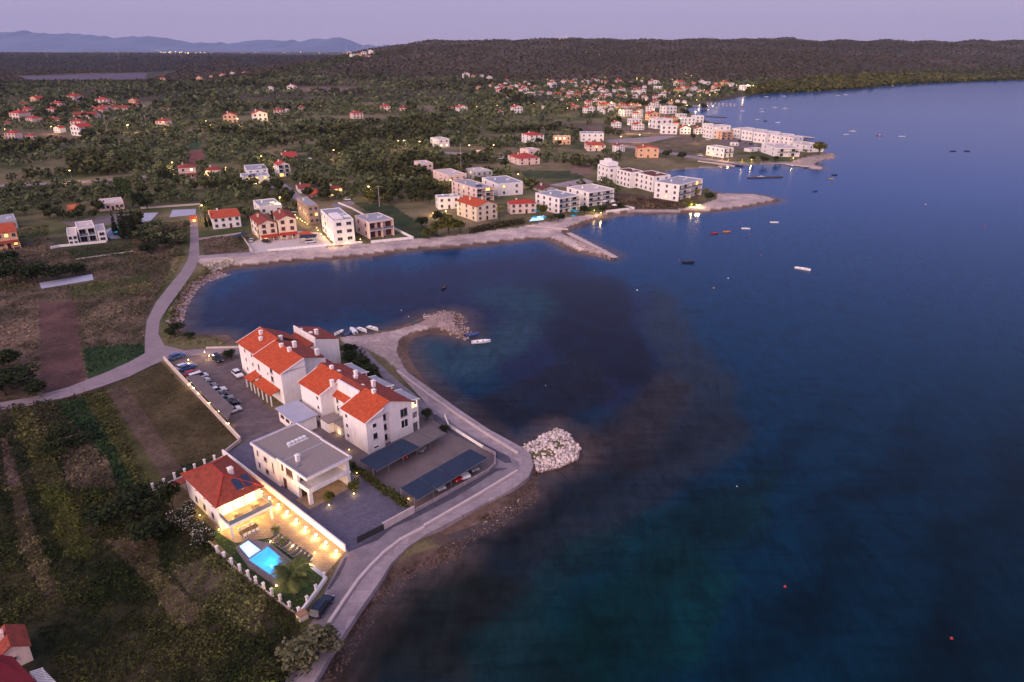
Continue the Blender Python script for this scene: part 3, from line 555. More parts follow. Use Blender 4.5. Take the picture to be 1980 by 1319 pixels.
for i, (x, y) in enumerate(TL_):
    nth = ORD[i if x <= 1330 else i-sum(q[0] <= 1330 for q in TL_)]
    street_lamp(x, y, nth+' small lit lamp from the left on the far harbour front' if x > 1330 else nth+' small street lamp from the left among the far town houses', 6000 if x > 1330 else 11000, 1.35, (1, .66, .30), 'far town street lamps by the water' if x > 1330 else 'far town street lamps')
for i, (x, y) in enumerate([(1085,88),(1091,88.5),(1110,95),(1133,102),(1159,108),(1185,117),(1208,123),(1264,136),(1271,138),(972,128),(1725,122),(1726,170)]):
    street_lamp(x, y, ORD[i]+' faint lamp of the track climbing the dark ridge' if x < 1300 else ('small lamp high on the right hand ridge' if y < 130 else 'small lamp on the wooded far shore'), 0, .8, grp='lamps on the hill track' if x < 1300 else None)
o = street_lamp(1315, 189, 'very bright floodlight at the root of the harbour jetties', 14000, 1.8, (1, .86, .62), None)
# distant town lights on the plain
far_lamp = []
for i in range(46):
    px = [199, 293, 300, 306][i] if i < 4 else (random.uniform(305, 400) if i < 22 else random.uniform(400, 730)); py = [101.3, 96.5, 97, 97.5][i] if i < 4 else random.uniform(100.3, 103.5)
    Yd = (14500 if i < 4 else 11000)+random.uniform(-800, 800); a = (px-CX)/F; zz = zof(Yd, py); x = a*(Yd*CC-(zz-H)*SS)
    o = empty('distant_lamp', (x, Yd, 1.0), 0, 'pinprick town light far across the plain below the mountains', 'lamp', 'distant town lights'); hh = max(zz, 12)-1
    r_ = random.uniform(1.5, 5.0) if i < 22 else random.uniform(1.2, 2.6)
    MB().cyl(0, 0, 0, hh, .8, .5, 5).build('mast', M['darkmetal'], o); MB().ball((0, 0, hh), r_, n=6, k=4).build('bulb', M['bulbfar'], o)
# ------------------------------------------------------------------ house kit
FP = []      # footprints kept free of trees: (x, y, radius)
_win = {}
def win_mesh(w, h, kind):
    k = (round(w, 2), round(h, 2), kind)
    if k not in _win:
        f, p = {'dark': ('frame', 'glass'), 'white': ('white', 'glass'), 'brown': ('brownshut', 'brownshut'), 'lit': ('frame', 'lit'), 'litw': ('white', 'litw')}[kind]
        m = MB(); t = .09
        m.box(-w/2, w/2, -.06, .02, -h/2, -h/2+t, 0); m.box(-w/2, w/2, -.06, .02, h/2-t, h/2, 0)
        m.box(-w/2, -w/2+t, -.06, .02, -h/2+t, h/2-t, 0); m.box(w/2-t, w/2, -.06, .02, -h/2+t, h/2-t, 0)
        if w > 1.3: m.box(-t/2, t/2, -.05, .02, -h/2+t, h/2-t, 0)
        m.box(-w/2+t, w/2-t, -.03, .01, -h/2+t, h/2-t, 1); m.box(-w/2-.08, w/2+.08, -.16, -.061, -h/2-.09, -h/2-.01, 0); _win[k] = m.mesh('window', [M[f], M[p]])
    return _win[k]
def put_win(root, face, W_, D_, a, z, w, h, kind='dark', off=0, name='window'):
    loc, rz = {'f': ((a, -.012-off, z), 0), 'l': ((-.012-off, a, z), -math.pi/2), 'r': ((W_+.012+off, a, z), math.pi/2), 'b': ((a, D_+.012+off, z), math.pi)}[face]
    return link(name, win_mesh(w, h, kind), root, loc, rz)
def roof_parts(root, kind, x0, x1, y0, y1, z, rh, m, wallm, ov=.35, parapet=.35):
    if kind == 'flat':
        r = MB(); r.box(x0+.2, x1-.2, y0+.2, y1-.2, z-.05, z+.05); o = r.build('roof', M[m], root)
        p = MB(); t = .22; p.box(x0-.03, x1+.03, y0-.03, y0+t, z-.06, z+parapet); p.box(x0-.03, x1+.03, y1-t, y1+.03, z-.06, z+parapet); p.box(x0-.03, x0+t, y0+t, y1-t, z-.06, z+parapet); p.box(x1-t, x1+.03, y0+t, y1-t, z-.06, z+parapet)
        p.build('parapet', M[wallm], root); return o
    if kind == 'gabley':   # ridge parallel to y
        xm = (x0+x1)/2; r = MB(); s = rh/((x1-x0)/2)*ov
        r.slab([(x0-ov, y0-ov, z-s), (xm, y0-ov, z+rh), (xm, y1+ov, z+rh), (x0-ov, y1+ov, z-s)], .16); r.slab([(xm, y0-ov, z+rh), (x1+ov, y0-ov, z-s), (x1+ov, y1+ov, z-s), (xm, y1+ov, z+rh)], .16)
        for yy in (y0, y1-.2): MB().add([(x0, yy, z-.01), (x1, yy, z-.01), (xm, yy, z+rh-.17), (x0, yy+.2, z-.01), (x1, yy+.2, z-.01), (xm, yy+.2, z+rh-.17)], [(0, 1, 2), (5, 4, 3), (0, 2, 5, 3), (1, 4, 5, 2), (0, 3, 4, 1)]).build('gable', M[wallm], root)
        return r.build('roof', M[m], root)
    if kind == 'gablex':
        ym = (y0+y1)/2; r = MB(); s = rh/((y1-y0)/2)*ov
        r.slab([(x0-ov, y0-ov, z-s), (x1+ov, y0-ov, z-s), (x1+ov, ym, z+rh), (x0-ov, ym, z+rh)], .16); r.slab([(x0-ov, ym, z+rh), (x1+ov, ym, z+rh), (x1+ov, y1+ov, z-s), (x0-ov, y1+ov, z-s)], .16)
        for xx in (x0, x1-.2): MB().add([(xx, y0, z-.01), (xx, y1, z-.01), (xx, ym, z+rh-.17), (xx+.2, y0, z-.01), (xx+.2, y1, z-.01), (xx+.2, ym, z+rh-.17)], [(0, 2, 1), (3, 4, 5), (0, 3, 5, 2), (1, 2, 5, 4), (0, 1, 4, 3)]).build('gable', M[wallm], root)
        return r.build('roof', M[m], root)
    if kind == 'hip':
        w, d = x1-x0, y1-y0; r = MB(); a, b, c, e = x0-ov, x1+ov, y0-ov, y1+ov
        if w > d: r1, r2 = (x0+d/2, (y0+y1)/2), (x1-d/2, (y0+y1)/2)
        else: r1, r2 = ((x0+x1)/2, y0+w/2), ((x0+x1)/2, y1-w/2)
        zb = z-.15; v = [(a, c, zb), (b, c, zb), (b, e, zb), (a, e, zb), (r1[0], r1[1], z+rh), (r2[0], r2[1], z+rh)]
        fs = [(0, 3, 2, 1), (0, 1, 5, 4), (1, 2, 5), (2, 3, 4, 5), (3, 0, 4)] if w > d else [(0, 3, 2, 1), (0, 1, 4), (1, 2, 5, 4), (2, 3, 5), (3, 0, 4, 5)]
        r.add(v, fs); return r.build('roof', M[m], root)
def chimney(root, x, y, z0, z1, m='white', s=.35):
    c = MB(); c.box(x-s, x+s, y-s, y+s, z0, z1-.25); c.box(x-s-.08, x+s+.08, y-s-.08, y+s+.08, z1-.25, z1-.1); c.box(x-s*.7, x+s*.7, y-s*.7, y+s*.7, z1-.1, z1)
    return c.build('chimney', M[m], root)
def rect(cf, TL, TA, TR, by, gz=1.2):
    TL, TA, TR = cf(*TL), cf(*TA), cf(*TR); by = cf(0, by)[1]; lo, hi = .5, 25
    for _ in range(40):
        h = (lo+hi)/2; x, y = G(*TA, gz+h)
        if P(x, y, gz)[1] < by: lo = h
        else: hi = h
    A = G(*TA, gz+h); Lp = G(*TL, gz+h); Rp = G(*TR, gz+h); AR = (Rp[0]-A[0], Rp[1]-A[1]); AL = (Lp[0]-A[0], Lp[1]-A[1])
    if math.hypot(*AR) >= math.hypot(*AL): l = math.hypot(*AR); ux = (AR[0]/l, AR[1]/l); w = l; d = -ux[1]*AL[0]+ux[0]*AL[1]
    else: l = math.hypot(*AL); uy = (AL[0]/l, AL[1]/l); ux = (uy[1], -uy[0]); d = l; w = ux[0]*AR[0]+ux[1]*AR[1]
    return A, math.atan2(ux[1], ux[0]), max(w, 2), max(d, 2), h
def house(name, label, A, ang, w, d, h, wm='white', roof='gabley', rm='tilered', rh=1.8, st=2, nf=3, nl=2, wk='dark', ww=1.4, wh=1.45, chim=1, lit=0, cat='house', group=None, gz=1.2, loggia=None, porch=None, solar=False, door=True, litk='lit', back=True, fp=True):
    o = empty(name, (A[0], A[1], gz), ang, label, cat, group)
    c, s = math.cos(ang), math.sin(ang)
    if fp: FP.append((A[0]+c*w/2-s*d/2, A[1]+s*w/2+c*d/2, .62*math.hypot(w, d)*.85+1))
    sh = h/st; b = MB(); ld = 0
    if loggia == 'f':
        ld = 1.8; b.box(0, w, ld, d, -.4, h-.06); b.box(0, .3, 0, ld, -.4, h-.06); b.box(w-.3, w, 0, ld, -.4, h-.06); b.box(w*.52, w*.52+.3, 0, ld, -.4, h-.06)
        for k in range(1, st+1): b.box(.3, w-.3, 0, ld, k*sh-.35, k*sh-.06)
    else: b.box(0, w, 0, d, -.4, h-.06)
    b.build('wall', M[wm], o)
    if loggia == 'f':
        for k in range(1, st): MB().box(.3, w-.3, .03, .1, k*sh-.055, k*sh+.95).build('balcony_rail', M['glassrail'], o)
    roof_parts(o, roof, 0, w, 0, d, h, rh, rm, wm)
    for k in range(st):
        zc = k*sh+sh*.56
        for i in range(nf):
            kd = ('lit' if litk == 'lit' else litk) if random.random() < lit else wk; x = w*(i+.5)/nf
            if loggia == 'f': put_win(o, 'f', w, d, x, k*sh+sh*.45, min(w/nf*.72, 2.6), sh*.72, kd, off=-ld)
            elif k == 0 and door and i == nf//2 and nf > 2: put_win(o, 'f', w, d, x, 1.05, 1.1, 2.1, 'brown', name='door')
            else: put_win(o, 'f', w, d, x, zc, min(ww, w/nf*.7), min(wh, sh*.6), kd)
        for i in range(nl):
            kd = 'lit' if random.random() < lit*.6 else wk; put_win(o, 'l', w, d, d*(i+.5)/nl, zc, min(ww, d/nl*.6), min(wh, sh*.6), kd)
        if back and nl: put_win(o, 'r', w, d, d*.5, zc, min(ww, 1.1), min(wh, sh*.6), wk)
    for i in range(chim):
        cx_, cy_ = w*(.3+.4*i), d*(.62-.2*i); base = h if roof == 'flat' else h+.2; top = h+(1.1 if roof == 'flat' else rh+.7)
        chimney(o, cx_, cy_, base, top, wm if wm in ('white', 'cream', 'pink') else 'white')
    if roof == 'flat' and w > 6 and d > 6:
        q = MB(); q.box(w*.6, w*.6+1.0, d*.4, d*.4+.5, h+.1, h+.75); q.box(w*.72, w*.72+1.0, d*.42, d*.42+.5, h+.1, h+.75); q.build('air_conditioner', M['chairw'], o)
    if solar:
        q = MB()
        for i in range(3): q.slab([(w*.25+i*1.3, d*.15, h+.35), (w*.25+i*1.3+1.2, d*.15, h+.35), (w*.25+i*1.3+1.2, d*.15+1.9, h+.95), (w*.25+i*1.3, d*.15+1.9, h+.95)], .08)
        q.build('solar_panel', M['solar'], o)
    if porch:
        pd, pz = 2.4, sh*.92; MB().slab([(0, -pd, pz-.5), (w, -pd, pz-.5), (w, -.02, pz+.2), (0, -.02, pz+.2)], .15).build('porch_roof', M[porch], o)
        for i in range(4): MB().box(w*i/3*.96+.05, w*i/3*.96+.35, -pd+.1, -pd+.4, 0, pz-.6).build('porch_post', M[wm], o)
    return o
def HB(name, label, cf, TL, TA, TR, by, **k):
    A, ang, w, d, h = rect(cf, TL, TA, TR, by); k.setdefault('st', max(1, round(h/3.0))); return house(name, label, A, ang, w, d, h, **k)
crop = lambda x0, y0, s: (lambda x, y: (x0+x/s, y0+y/s))
m_, n_, o_, c5, c6, c7, c0 = crop(460,370,5.8235), crop(330,280,6.8276), crop(100,370,6.6), crop(360,260,3.96), crop(760,240,3.96), crop(1100,200,3.667), crop(0,260,3.96)
# near row on the beach ------------------------------------------------
h1 = HB('house', 'left wing of the big yellow beach house, its red porch roof glowing underneath', m_, (135,285), (238,372), (425,345), 560, wm='cream', roof='gabley', rm='tiledark', rh=1.6, st=3, nf=2, nl=3, lit=.12, porch='tilered', ww=1.6, wh=1.5, wk='brown')
for k in (1, 2):
    MB().box(-1.2, -.02, .5, 9, k*3-.1, k*3+.12).build('balcony', M['cream'], h1); MB().box(-1.2, -1.1, .5, 9, k*3+.13, k*3+.95).build('balcony_rail', M['white'], h1)
HB('house', 'right wing of the big yellow beach house with solar panels on the dark red roof', m_, (395,240), (447,320), (640,290), 540, wm='cream', roof='gabley', rm='tiledark', rh=1.6, st=3, nf=2, nl=1, porch='tilered', ww=1.6, wh=1.5, wk='brown', solar=True)
HB('house', 'flat roofed white house directly behind the yellow beach house', m_, (170,107), (245,182), (508,170), 275, roof='flat', rm='roofgrey', nf=3, nl=2)
HB('townhouse_row', 'terraced row with brown clad upper floor beside the lamplit alley', m_, (660,72), (785,170), (915,168), 372, wm='brownwall', roof='flat', rm='roofgrey', nf=2, nl=6, lit=.15, wk='dark')
t_ = HB('townhouse_row', 'stepped white townhouse block with black window bands nearest the beach', m_, (930,210), (1075,340), (1310,325), 590, roof='flat', rm='roofgrey', st=3, nf=2, nl=5, lit=.05, ww=2.2, wh=1.4, chim=0)
for i in range(3): MB().box(-.35, -.03, 1+i*5.5, 4.4+i*5.5, 0, 9.2).build('bay', M['white'], t_)
MB().box(1, 5, 3, 14, 9.5, 10.6).box(6, 9, 5, 9, 9.5, 10.2).build('roof_terrace_block', M['white'], t_)
v_ = HB('villa', 'flat roofed pinkish beach villa with brown sliding doors behind a white wall', m_, (1315,280), (1475,355), (1750,315), 540, wm='pink', roof='flat', rm='roofgrey', st=2, nf=3, nl=2, wk='brown', loggia='f')
HB('house', 'white house with orange roof and arched ground floor left of the yellow house', c5, (165,583), (197,642), (405,612), 728, rm='tile', roof='gablex', rh=1.4, nf=4, nl=1, solar=False)
HB('gazebo', 'small orange roofed pavilion on the forecourt of the yellow house', m_, (685,470), (745,505), (850,480), 545, roof='hip', rm='tile', rh=1.2, st=1, nf=2, nl=1, chim=0, wm='cream', cat='pavilion')
# behind them -------------------------------------------------------------
HB('villa', 'small red roofed villa with lamplit porch, furthest left of the hillside pair', n_, (88,272), (100,307), (328,300), 455, roof='hip', rm='tiledark', rh=1.6, nf=2, nl=1, porch='tiledark', wm='pink', lit=.3, litk='litw')
HB('house', 'low hip roofed house glowing at its right corner beside the red soil field', n_, (430,312), (455,337), (668,327), 412, roof='hip', rm='tiledark', rh=1.7, st=1, nf=3, nl=1, lit=.2, wm='pink')
HB('villa', 'modern white villa with dark solar panels across its flat roof', n_, (895,387), (960,432), (1305,405), 530, roof='flat', rm='roofgrey', st=2, nf=3, nl=1, solar=True, lit=.2)
HB('villa', 'taller white roof storey behind the solar panel villa', n_, (965,277), (1008,345), (1285,330), 460, roof='flat', rm='roofgrey', st=3, nf=3, nl=1, chim=0, fp=False)
HB('house', 'narrow three storey white house with a lit balcony and orange gable roof', n_, (1360,240), (1420,268), (1590,264), 432, roof='gabley', rm='tilered', rh=1.9, st=3, nf=2, nl=2, lit=.35, loggia='f')
HB('house', 'white house with plain red roof right behind the narrow three storey house', n_, (1450,105), (1490,165), (1675,160), 208, roof='gablex', rm='tilered', rh=2.2, st=1, nf=3, nl=1)
HB('house', 'small white house with dull red roof by the lamplit street', n_, (1648,527), (1692,580), (1850,562), 645, roof='gablex', rm='tiledark', rh=1.3, st=1, nf=2, nl=1)
HB('house', 'pinkish house with bright orange gable in front of the dull red roof', c5, (916,432), (952,470), (1045,442), 482, roof='gabley', rm='tile', rh=1.5, wm='pink', nf=2, nl=1, st=1)
HB('house', 'lamplit yellowish house with leafy terrace above the car park', c5, (1075,402), (1100,418), (1195,408), 482, roof='hip', rm='tiledark', rh=1.2, wm='cream', nf=3, nl=1, lit=.7, litk='lit')
# middle group --------------------------------------------------------------
HB('house', 'cubic white house flooded with yellow light, alone in the olives', c6, (285,105), (348,120), (430,114), 182, roof='flat', rm='rooflight', nf=2, nl=3, lit=.7, litk='litw')
HB('house', 'two level pale house alone left of the plain pink hall', c6, (160,285), (215,307), (305,300), 387, roof='flat', rm='rooflight', nf=2, nl=1, wm='pink')
HB('hall', 'plain windowless pink hall with slit openings', c6, (305,354), (425,397), (545,378), 478, roof='flat', rm='rooflight', st=2, nf=3, nl=3, ww=1.6, wh=.5, wm='pink', chim=0)
HB('house', 'grey and cream house with round roof turret behind the loggia block', c6, (550,342), (640,370), (760,358), 432, roof='flat', rm='rooflight', nf=3, nl=3, wm='grey', lit=.1)
HB('apartment_block', 'three storey loggia block with solar collectors and one lit flat', c6, (447,437), (640,497), (795,488), 602, roof='flat', rm='roofgrey', st=3, nf=2, nl=5, wm='pink', lit=.22, loggia='f', solar=True)
HB('house', 'white and yellow flat roofed house with a big chimney block', c6, (680,412), (800,462), (985,442), 555, roof='flat', rm='roofgrey', nf=2, nl=2, chim=2, lit=.05)
HB('house', 'small white cubist house with outside stair beside a dark tree', c6, (315,547), (345,567), (510,557), 655, roof='flat', rm='roofgrey', nf=3, nl=1)
HB('apartment_block', 'cream apartment house with bright orange roof behind the pines on the beach', c6, (487,585), (640,632), (812,612), 748, roof='gabley', rm='tile', rh=1.9, st=3, nf=3, nl=3, wm='cream', chim=2)
HB('villa', 'pink villa with aged red hip roof and turquoise lit pool', c6, (830,592), (900,612), (1095,603), 690, roof='hip', rm='tilered', rh=1.3, nf=4, nl=1, wm='pink')
HB('villa', 'white two storey beach villa with glazed balconies, left of its twin', c6, (1090,530), (1275,573), (1455,550), 690, roof='flat', rm='roofgrey', nf=3, nl=4, loggia='f', chim=2)
HB('villa', 'white two storey beach villa with glazed balconies and brown roof, right of its twin', c6, (1330,485), (1500,527), (1690,498), 640, roof='flat', rm='rooflight', nf=3, nl=3, loggia='f', chim=2)
HB('house', 'dark red roofed low house wedged behind the twin beach villas', c6, (1072,478), (1140,502), (1262,490), 525, roof='gabley', rm='tilebrown', rh=1.8, st=1, nf=2, nl=1, wm='grey')
HB('house', 'pink two storey house with maroon hip roof alone in the meadow', c6, (878,234), (962,265), (1088,243), 316, roof='hip', rm='tilered', rh=1.7, nf=3, nl=2, wm='pink')
HB('house', 'flat roofed pink annexe behind the maroon hip roof', c6, (972,187), (1040,202), (1110,192), 245, roof='flat', rm='rooflight', nf=2, nl=1, wm='pink', fp=False)
HB('house', 'tall white three storey house with a small red hip roof', c6, (985,70), (1045,87), (1150,80), 154, roof='hip', rm='tilered', rh=1.8, st=3, nf=3, nl=2)
HB('house', 'flat roofed peach house with two bright lamps by the door', c6, (1205,90), (1232,97), (1360,96), 157, roof='flat', rm='rooflight', nf=4, nl=1, wm='peach', lit=.5, litk='litw')
HB('house', 'long white flat roofed house above the peach house', c6, (1418,60), (1440,74), (1615,74), 135, roof='flat', rm='roofgrey', nf=4, nl=1)
HB('house', 'small white gabled house in front of the long flat roofed one', c6, (1450,88), (1490,106), (1555,100), 130, roof='gabley', rm='tilered', rh=.9, nf=2, nl=1, st=1, fp=False)
HB('house', 'pinkish house with lit corner and dull orange roof by the field road', c6, (1465,137), (1490,162), (1630,162), 208, roof='hip', rm='tile', rh=1.4, nf=3, nl=1, wm='pink', lit=.2)
HB('house', 'peach house with bright orange hip roof and lit doorway in the open field', c7, (455,305), (490,318), (640,318), 386, roof='gabley', rm='tile', rh=1.3, nf=3, nl=1, wm='peach', lit=.25)
HB('hut', 'tiny pink hut beside the field road lamp', c6, (630,203), (640,207), (675,206), 228, roof='flat', rm='rooflight', st=1, nf=1, nl=1, wm='pink', chim=0, cat='hut')
# white seaside blocks ----------------------------------------------------------
a_ = HB('apartment_block', 'tall white stepped block with roof lantern, furthest left of the headland group', c7, (205,434), (285,460), (342,448), 572, roof='flat', rm='roofgrey', st=3, nf=2, nl=3, chim=0)
MB().box(1.5, 9, 5, 16, 10.0, 12.4).box(2.5, 6, 8, 12, 12.4, 14.2).build('penthouse', M['white'], a_)
HB('apartment_block', 'white cube block with planted roof, second in the headland group', c7, (340,467), (440,492), (495,475), 602, roof='flat', rm='tilebrown', st=3, nf=1, nl=4, chim=0)
HB('apartment_block', 'white cube block with planted roof, third in the headland group', c7, (472,489), (602,522), (678,500), 630, roof='flat', rm='tilebrown', st=3, nf=2, nl=4, chim=0)
HB('apartment_block', 'white block with curved glazed corner terraces at the root of the sand spit', c7, (652,547), (785,582), (950,540), 697, roof='flat', rm='roofgrey', st=3, nf=4, nl=3, chim=1, loggia='f', lit=.08)
HB('house', 'white house with orange clad side and lamplit quay wall', c7, (978,302), (1105,322), (1195,320), 388, roof='flat', rm='rooflight', nf=2, nl=4, loggia='f', lit=.1)
HB('apartment_block', 'white and brown block with deep balconies beside the palms on the point', c7, (1368,285), (1480,320), (1562,295), 382, roof='flat', rm='rooflight', st=2, nf=2, nl=2, loggia='f')
HB('apartment_block', 'white stepped block at the very end of the point by the round tree', c7, (1562,277), (1690,302), (1737,283), 348, roof='flat', rm='rooflight', st=2, nf=2, nl=3)
for i, (xl, xa, xr, yl, ya, yr, by, q) in enumerate([(1135,1215,1320,180,186,178,250,'leftmost'),(1220,1305,1410,192,200,190,268,'second from left'),(1310,1400,1500,204,214,205,286,'third from left'),(1405,1500,1600,222,232,222,292,'fourth from left'),(1500,1590,1665,236,246,238,300,'rightmost')]):
    HB('terrace_house', f'{q} of the equal white row houses along the back of the point', c7, (xl,yl), (xa,ya), (xr,yr), by, roof='flat', rm='rooflight', st=2, nf=2, nl=3, chim=1, group='white row houses on the point')
HB('apartment_block', 'tall white flats with a lamplit flat roof before the row houses', c7, (965,155), (1022,166), (1150,160), 252, roof='flat', rm='rooflight', st=3, nf=3, nl=3, lit=.05)
HB('apartment_block', 'pink modern flats with white slab balconies before the row houses', c7, (1022,190), (1088,204), (1137,196), 258, roof='flat', rm='rooflight', st=3, nf=2, nl=2, wm='peach', loggia='f', fp=False)
HB('garage_block', 'low white garages on the car court of the point', c7, (1140,278), (1152,282), (1205,282), 300, roof='flat', rm='roofgrey', st=1, nf=2, nl=0, chim=0, cat='garage')
HB('garage_block', 'low white garage nearest the deep balconies block', c7, (1262,318), (1285,326), (1365,318), 345, roof='flat', rm='roofgrey', st=1, nf=2, nl=0, chim=0, cat='garage')
# left side -----------------------------------------------------------------------
HB('house', 'pink house with orange roof and glowing veranda at the left edge', c0, (-70,690), (-45,758), (125,742), 885, rm='tile', roof='gablex', rh=1.5, nf=3, nl=1, wm='peach', lit=.35, porch='tiledark')
HB('house', 'grey upper building behind the orange roofed house at the left edge', c0, (-60,630), (-45,680), (120,650), 740, rm='roofgrey', roof='flat', nf=3, nl=1, wm='grey', fp=False)
HB('villa', 'left wing of the modern white villa with pitched grey roof', o_, (190,475), (198,572), (322,565), 700, roof='flat', rm='rooflight', nf=2, nl=1, st=2, chim=0)
HB('villa', 'tall middle block of the modern white villa with a black glazed recess', o_, (295,402), (327,482), (553,462), 665, roof='flat', rm='rooflight', nf=2, nl=1, st=2, chim=0, loggia='f', fp=False)
HB('villa', 'right wing of the modern white villa next to the pool', o_, (555,432), (577,522), (690,516), 645, roof='flat', rm='rooflight', nf=1, nl=1, st=2, chim=0, ww=2)
HB('house', 'terracotta painted garden house with round orange tower', o_, (192,182), (214,236), (382,190), 275, roof='flat', rm='terracotta', nf=2, nl=1, wm='terracotta', chim=0)
HB('house', 'sprawling pale pink house with arches and a little bell turret', o_, (540,112), (560,178), (900,112), 262, roof='flat', rm='rooflight', nf=6, nl=1, wm='pink', chim=1, lit=.1)
HB('gatehouse', 'small tiled gatehouse glowing orange at the end of the lane', o_, (1755,325), (1770,352), (1860,350), 408, roof='hip', rm='tile', rh=.9, st=1, nf=1, nl=0, wm='peach', lit=1, chim=0, cat='gatehouse')
p_ = empty('swimming_pool', (*G(*o_(700,560)), 1.2), 0, 'unlit blue grey swimming pool beside the modern white villa', 'pool')
q = [G(*o_(x, y)) for x, y in ((700,500),(690,560),(1020,575),(1022,455),(770,470))]; q0 = p_.location
MB().prism([(x-q0[0], y-q0[1]) for x, y in q], 0, .28).build('rim', M['slab'], p_); MB().prism([((x-q0[0])*.9+1, (y-q0[1])*.88+.6) for x, y in q], .1, .30).build('water', M['pooltile'], p_)
# ------------------------------------------------------------------ foreground buildings
c2, c4, c5f, c3, c6f = crop(440,600,4.71), crop(440,800,4.3975), crop(280,860,4.3975), crop(640,680,4.3975), crop(440,1000,6)
def tolocal(o, p):
    a = o.rotation_euler.z; dx, dy = p[0]-o.location.x, p[1]-o.location.y; return dx*math.cos(a)+dy*math.sin(a), -dx*math.sin(a)+dy*math.cos(a)
def chim_at(o, cf, x, y, ztop, hgt=1.6, s=.38, m='white'):
    """chimney whose top centre is seen at crop pixel x, y"""
    lx, ly = tolocal(o, G(*cf(x, y), ztop)); zt = ztop-o.location.z; return chimney(o, lx, ly, zt-hgt, zt, m, s)
def sub(name, mb, m, parent): return mb.build(name, m if isinstance(m, list) else M[m], parent)
# --- front apartment block
B2 = empty('apartment_building', (-30.2, 122.9, 1.2), R(45.7), 'white apartment building with stepped orange roofs, shaded slopes coloured dark red, beside the blue carports', 'apartment building')
E_, Rg, EE = 7.9, 10.3, 7.9
w = MB(); w.box(0, 4.3, 0, 8.9, -.5, E_); w.box(4.3, 6.2, 1.1, 26.5, -.5, E_+.9); w.box(6.2, 12.3, .5, 27.4, -.5, EE); w.box(0, 4.3, 17.6, 26.4, -.5, E_); w.box(3.3, 4.3, 8.9, 17.6, -.5, 6.6)
sub('wall', w, 'white', B2)
def gab(mb, y, t, x0, z0, xm, zm, x1, z1, zb):
    mb.add([(x0, y, zb), (x1, y, zb), (x1, y, z1), (xm, y, zm), (x0, y, z0), (x0, y+t, zb), (x1, y+t, zb), (x1, y+t, z1), (xm, y+t, zm), (x0, y+t, z0)], [(0, 1, 2, 3, 4), (9, 8, 7, 6, 5), (0, 5, 6, 1), (1, 6, 7, 2), (2, 7, 8, 3), (3, 8, 9, 4), (4, 9, 5, 0)])
sl_ = (Rg-E_)/6.4
for y in (.0, 8.68, 17.62, 26.18): g = MB(); gab(g, y, .22, .01, E_-.2, 4.29, E_+sl_*4.3-.2, 4.295, E_+sl_*4.3-.2, E_-.3); sub('gable', g, 'white', B2)
for y in (.52, 27.1): g = MB(); gab(g, y, .25, 4.31, E_-.2+sl_*4.3, 6.4, Rg-.2, 12.29, EE-.2, EE-.3); sub('gable', g, 'white', B2)
sub('wall', MB().box(4.32, 4.6, 8.95, 17.55, 6.6, 9.75), 'white', B2)
r = MB()
for y0, y1 in ((-.3, 9.1), (17.4, 26.7)): r.slab([(-.35, y0, E_-.12), (4.4, y0, E_+sl_*4.4), (4.4, y1, E_+sl_*4.4), (-.35, y1, E_-.12)], .14)
r.slab([(4.4, .2, E_+sl_*4.4), (6.4, .2, Rg), (6.4, 9.1, Rg), (4.4, 9.1, E_+sl_*4.4)], .14); r.slab([(4.4, 17.4, E_+sl_*4.4), (6.4, 17.4, Rg), (6.4, 27.4, Rg), (4.4, 26.7, E_+sl_*4.4)], .14)
rw = sub('roof', r, 'tile', B2)
r = MB(); r.slab([(6.4, .2, Rg), (12.75, .2, EE-.12), (12.75, 27.7, EE-.12), (6.4, 27.7, Rg)], .14).slab([(5.0, 9.2, 9.85), (6.38, 9.2, Rg-.01), (6.38, 17.3, Rg-.01), (5.0, 17.3, 9.85)], .14); sub('roof', r, 'tiledark', B2)  # right-hand slope in darker tile: its shade is in the colour
r = MB(); r.slab([(2.9, 9.0, 6.5), (4.34, 9.0, 7.5), (4.34, 17.5, 7.5), (2.9, 17.5, 6.5)], .14); sub('roof', r, 'tile', B2)
v = MB()
for y0, y1 in ((-.42, -.3), (9.1, 9.3), (17.2, 17.4), (26.7, 26.85)): v.slab([(-.4, y0, E_-.08), (4.4, y0, E_+sl_*4.4+.06), (4.4, y1, E_+sl_*4.4+.06), (-.4, y1, E_-.08)], .25)
v.box(4.45, 4.98, 9.1, 17.4, 9.5, 9.95); sub('verge', v, 'white', B2)
for z in (1.5, 4.0, 6.4): put_win(B2, 'l', 0, 0, 7.4, z, .9, 1.0, 'white'); put_win(B2, 'l', 0, 0, 19.0, z, .9, 1.0, 'white')
for z, hh, ww_, k in ((1.0, .6, 1.3, 'white'), (3.7, 1.4, 1.1, 'dark'), (6.2, 1.1, 1.1, 'white')): put_win(B2, 'f', 0, 0, 2.0, z, ww_, hh, k)
for z in (1.5, 4.0, 6.4): put_win(B2, 'f', 0, 0, 5.2, z, 1.1, 1.5, 'dark', off=-1.1)
put_win(B2, 'f', 0, 0, 10.0, 5.9, 1.9, 2.0, 'dark', off=-.5); put_win(B2, 'f', 0, 0, 10.0, 3.2, 1.9, 2.0, 'white', off=-.5)
for z in (1.4, 3.6, 5.6):
    for y in (10.2, 13.2, 16.2): put_win(B2, 'l', 0, 0, y, z, .8, 1.1, 'dark', off=-3.3)
for z in (2.2, 4.6):
    for y in (11.6, 14.8): q = MB().box(2.75, 3.28, y-.45, y+.45, z-.3, z+.3); sub('air_conditioner', q, 'chairw', B2)
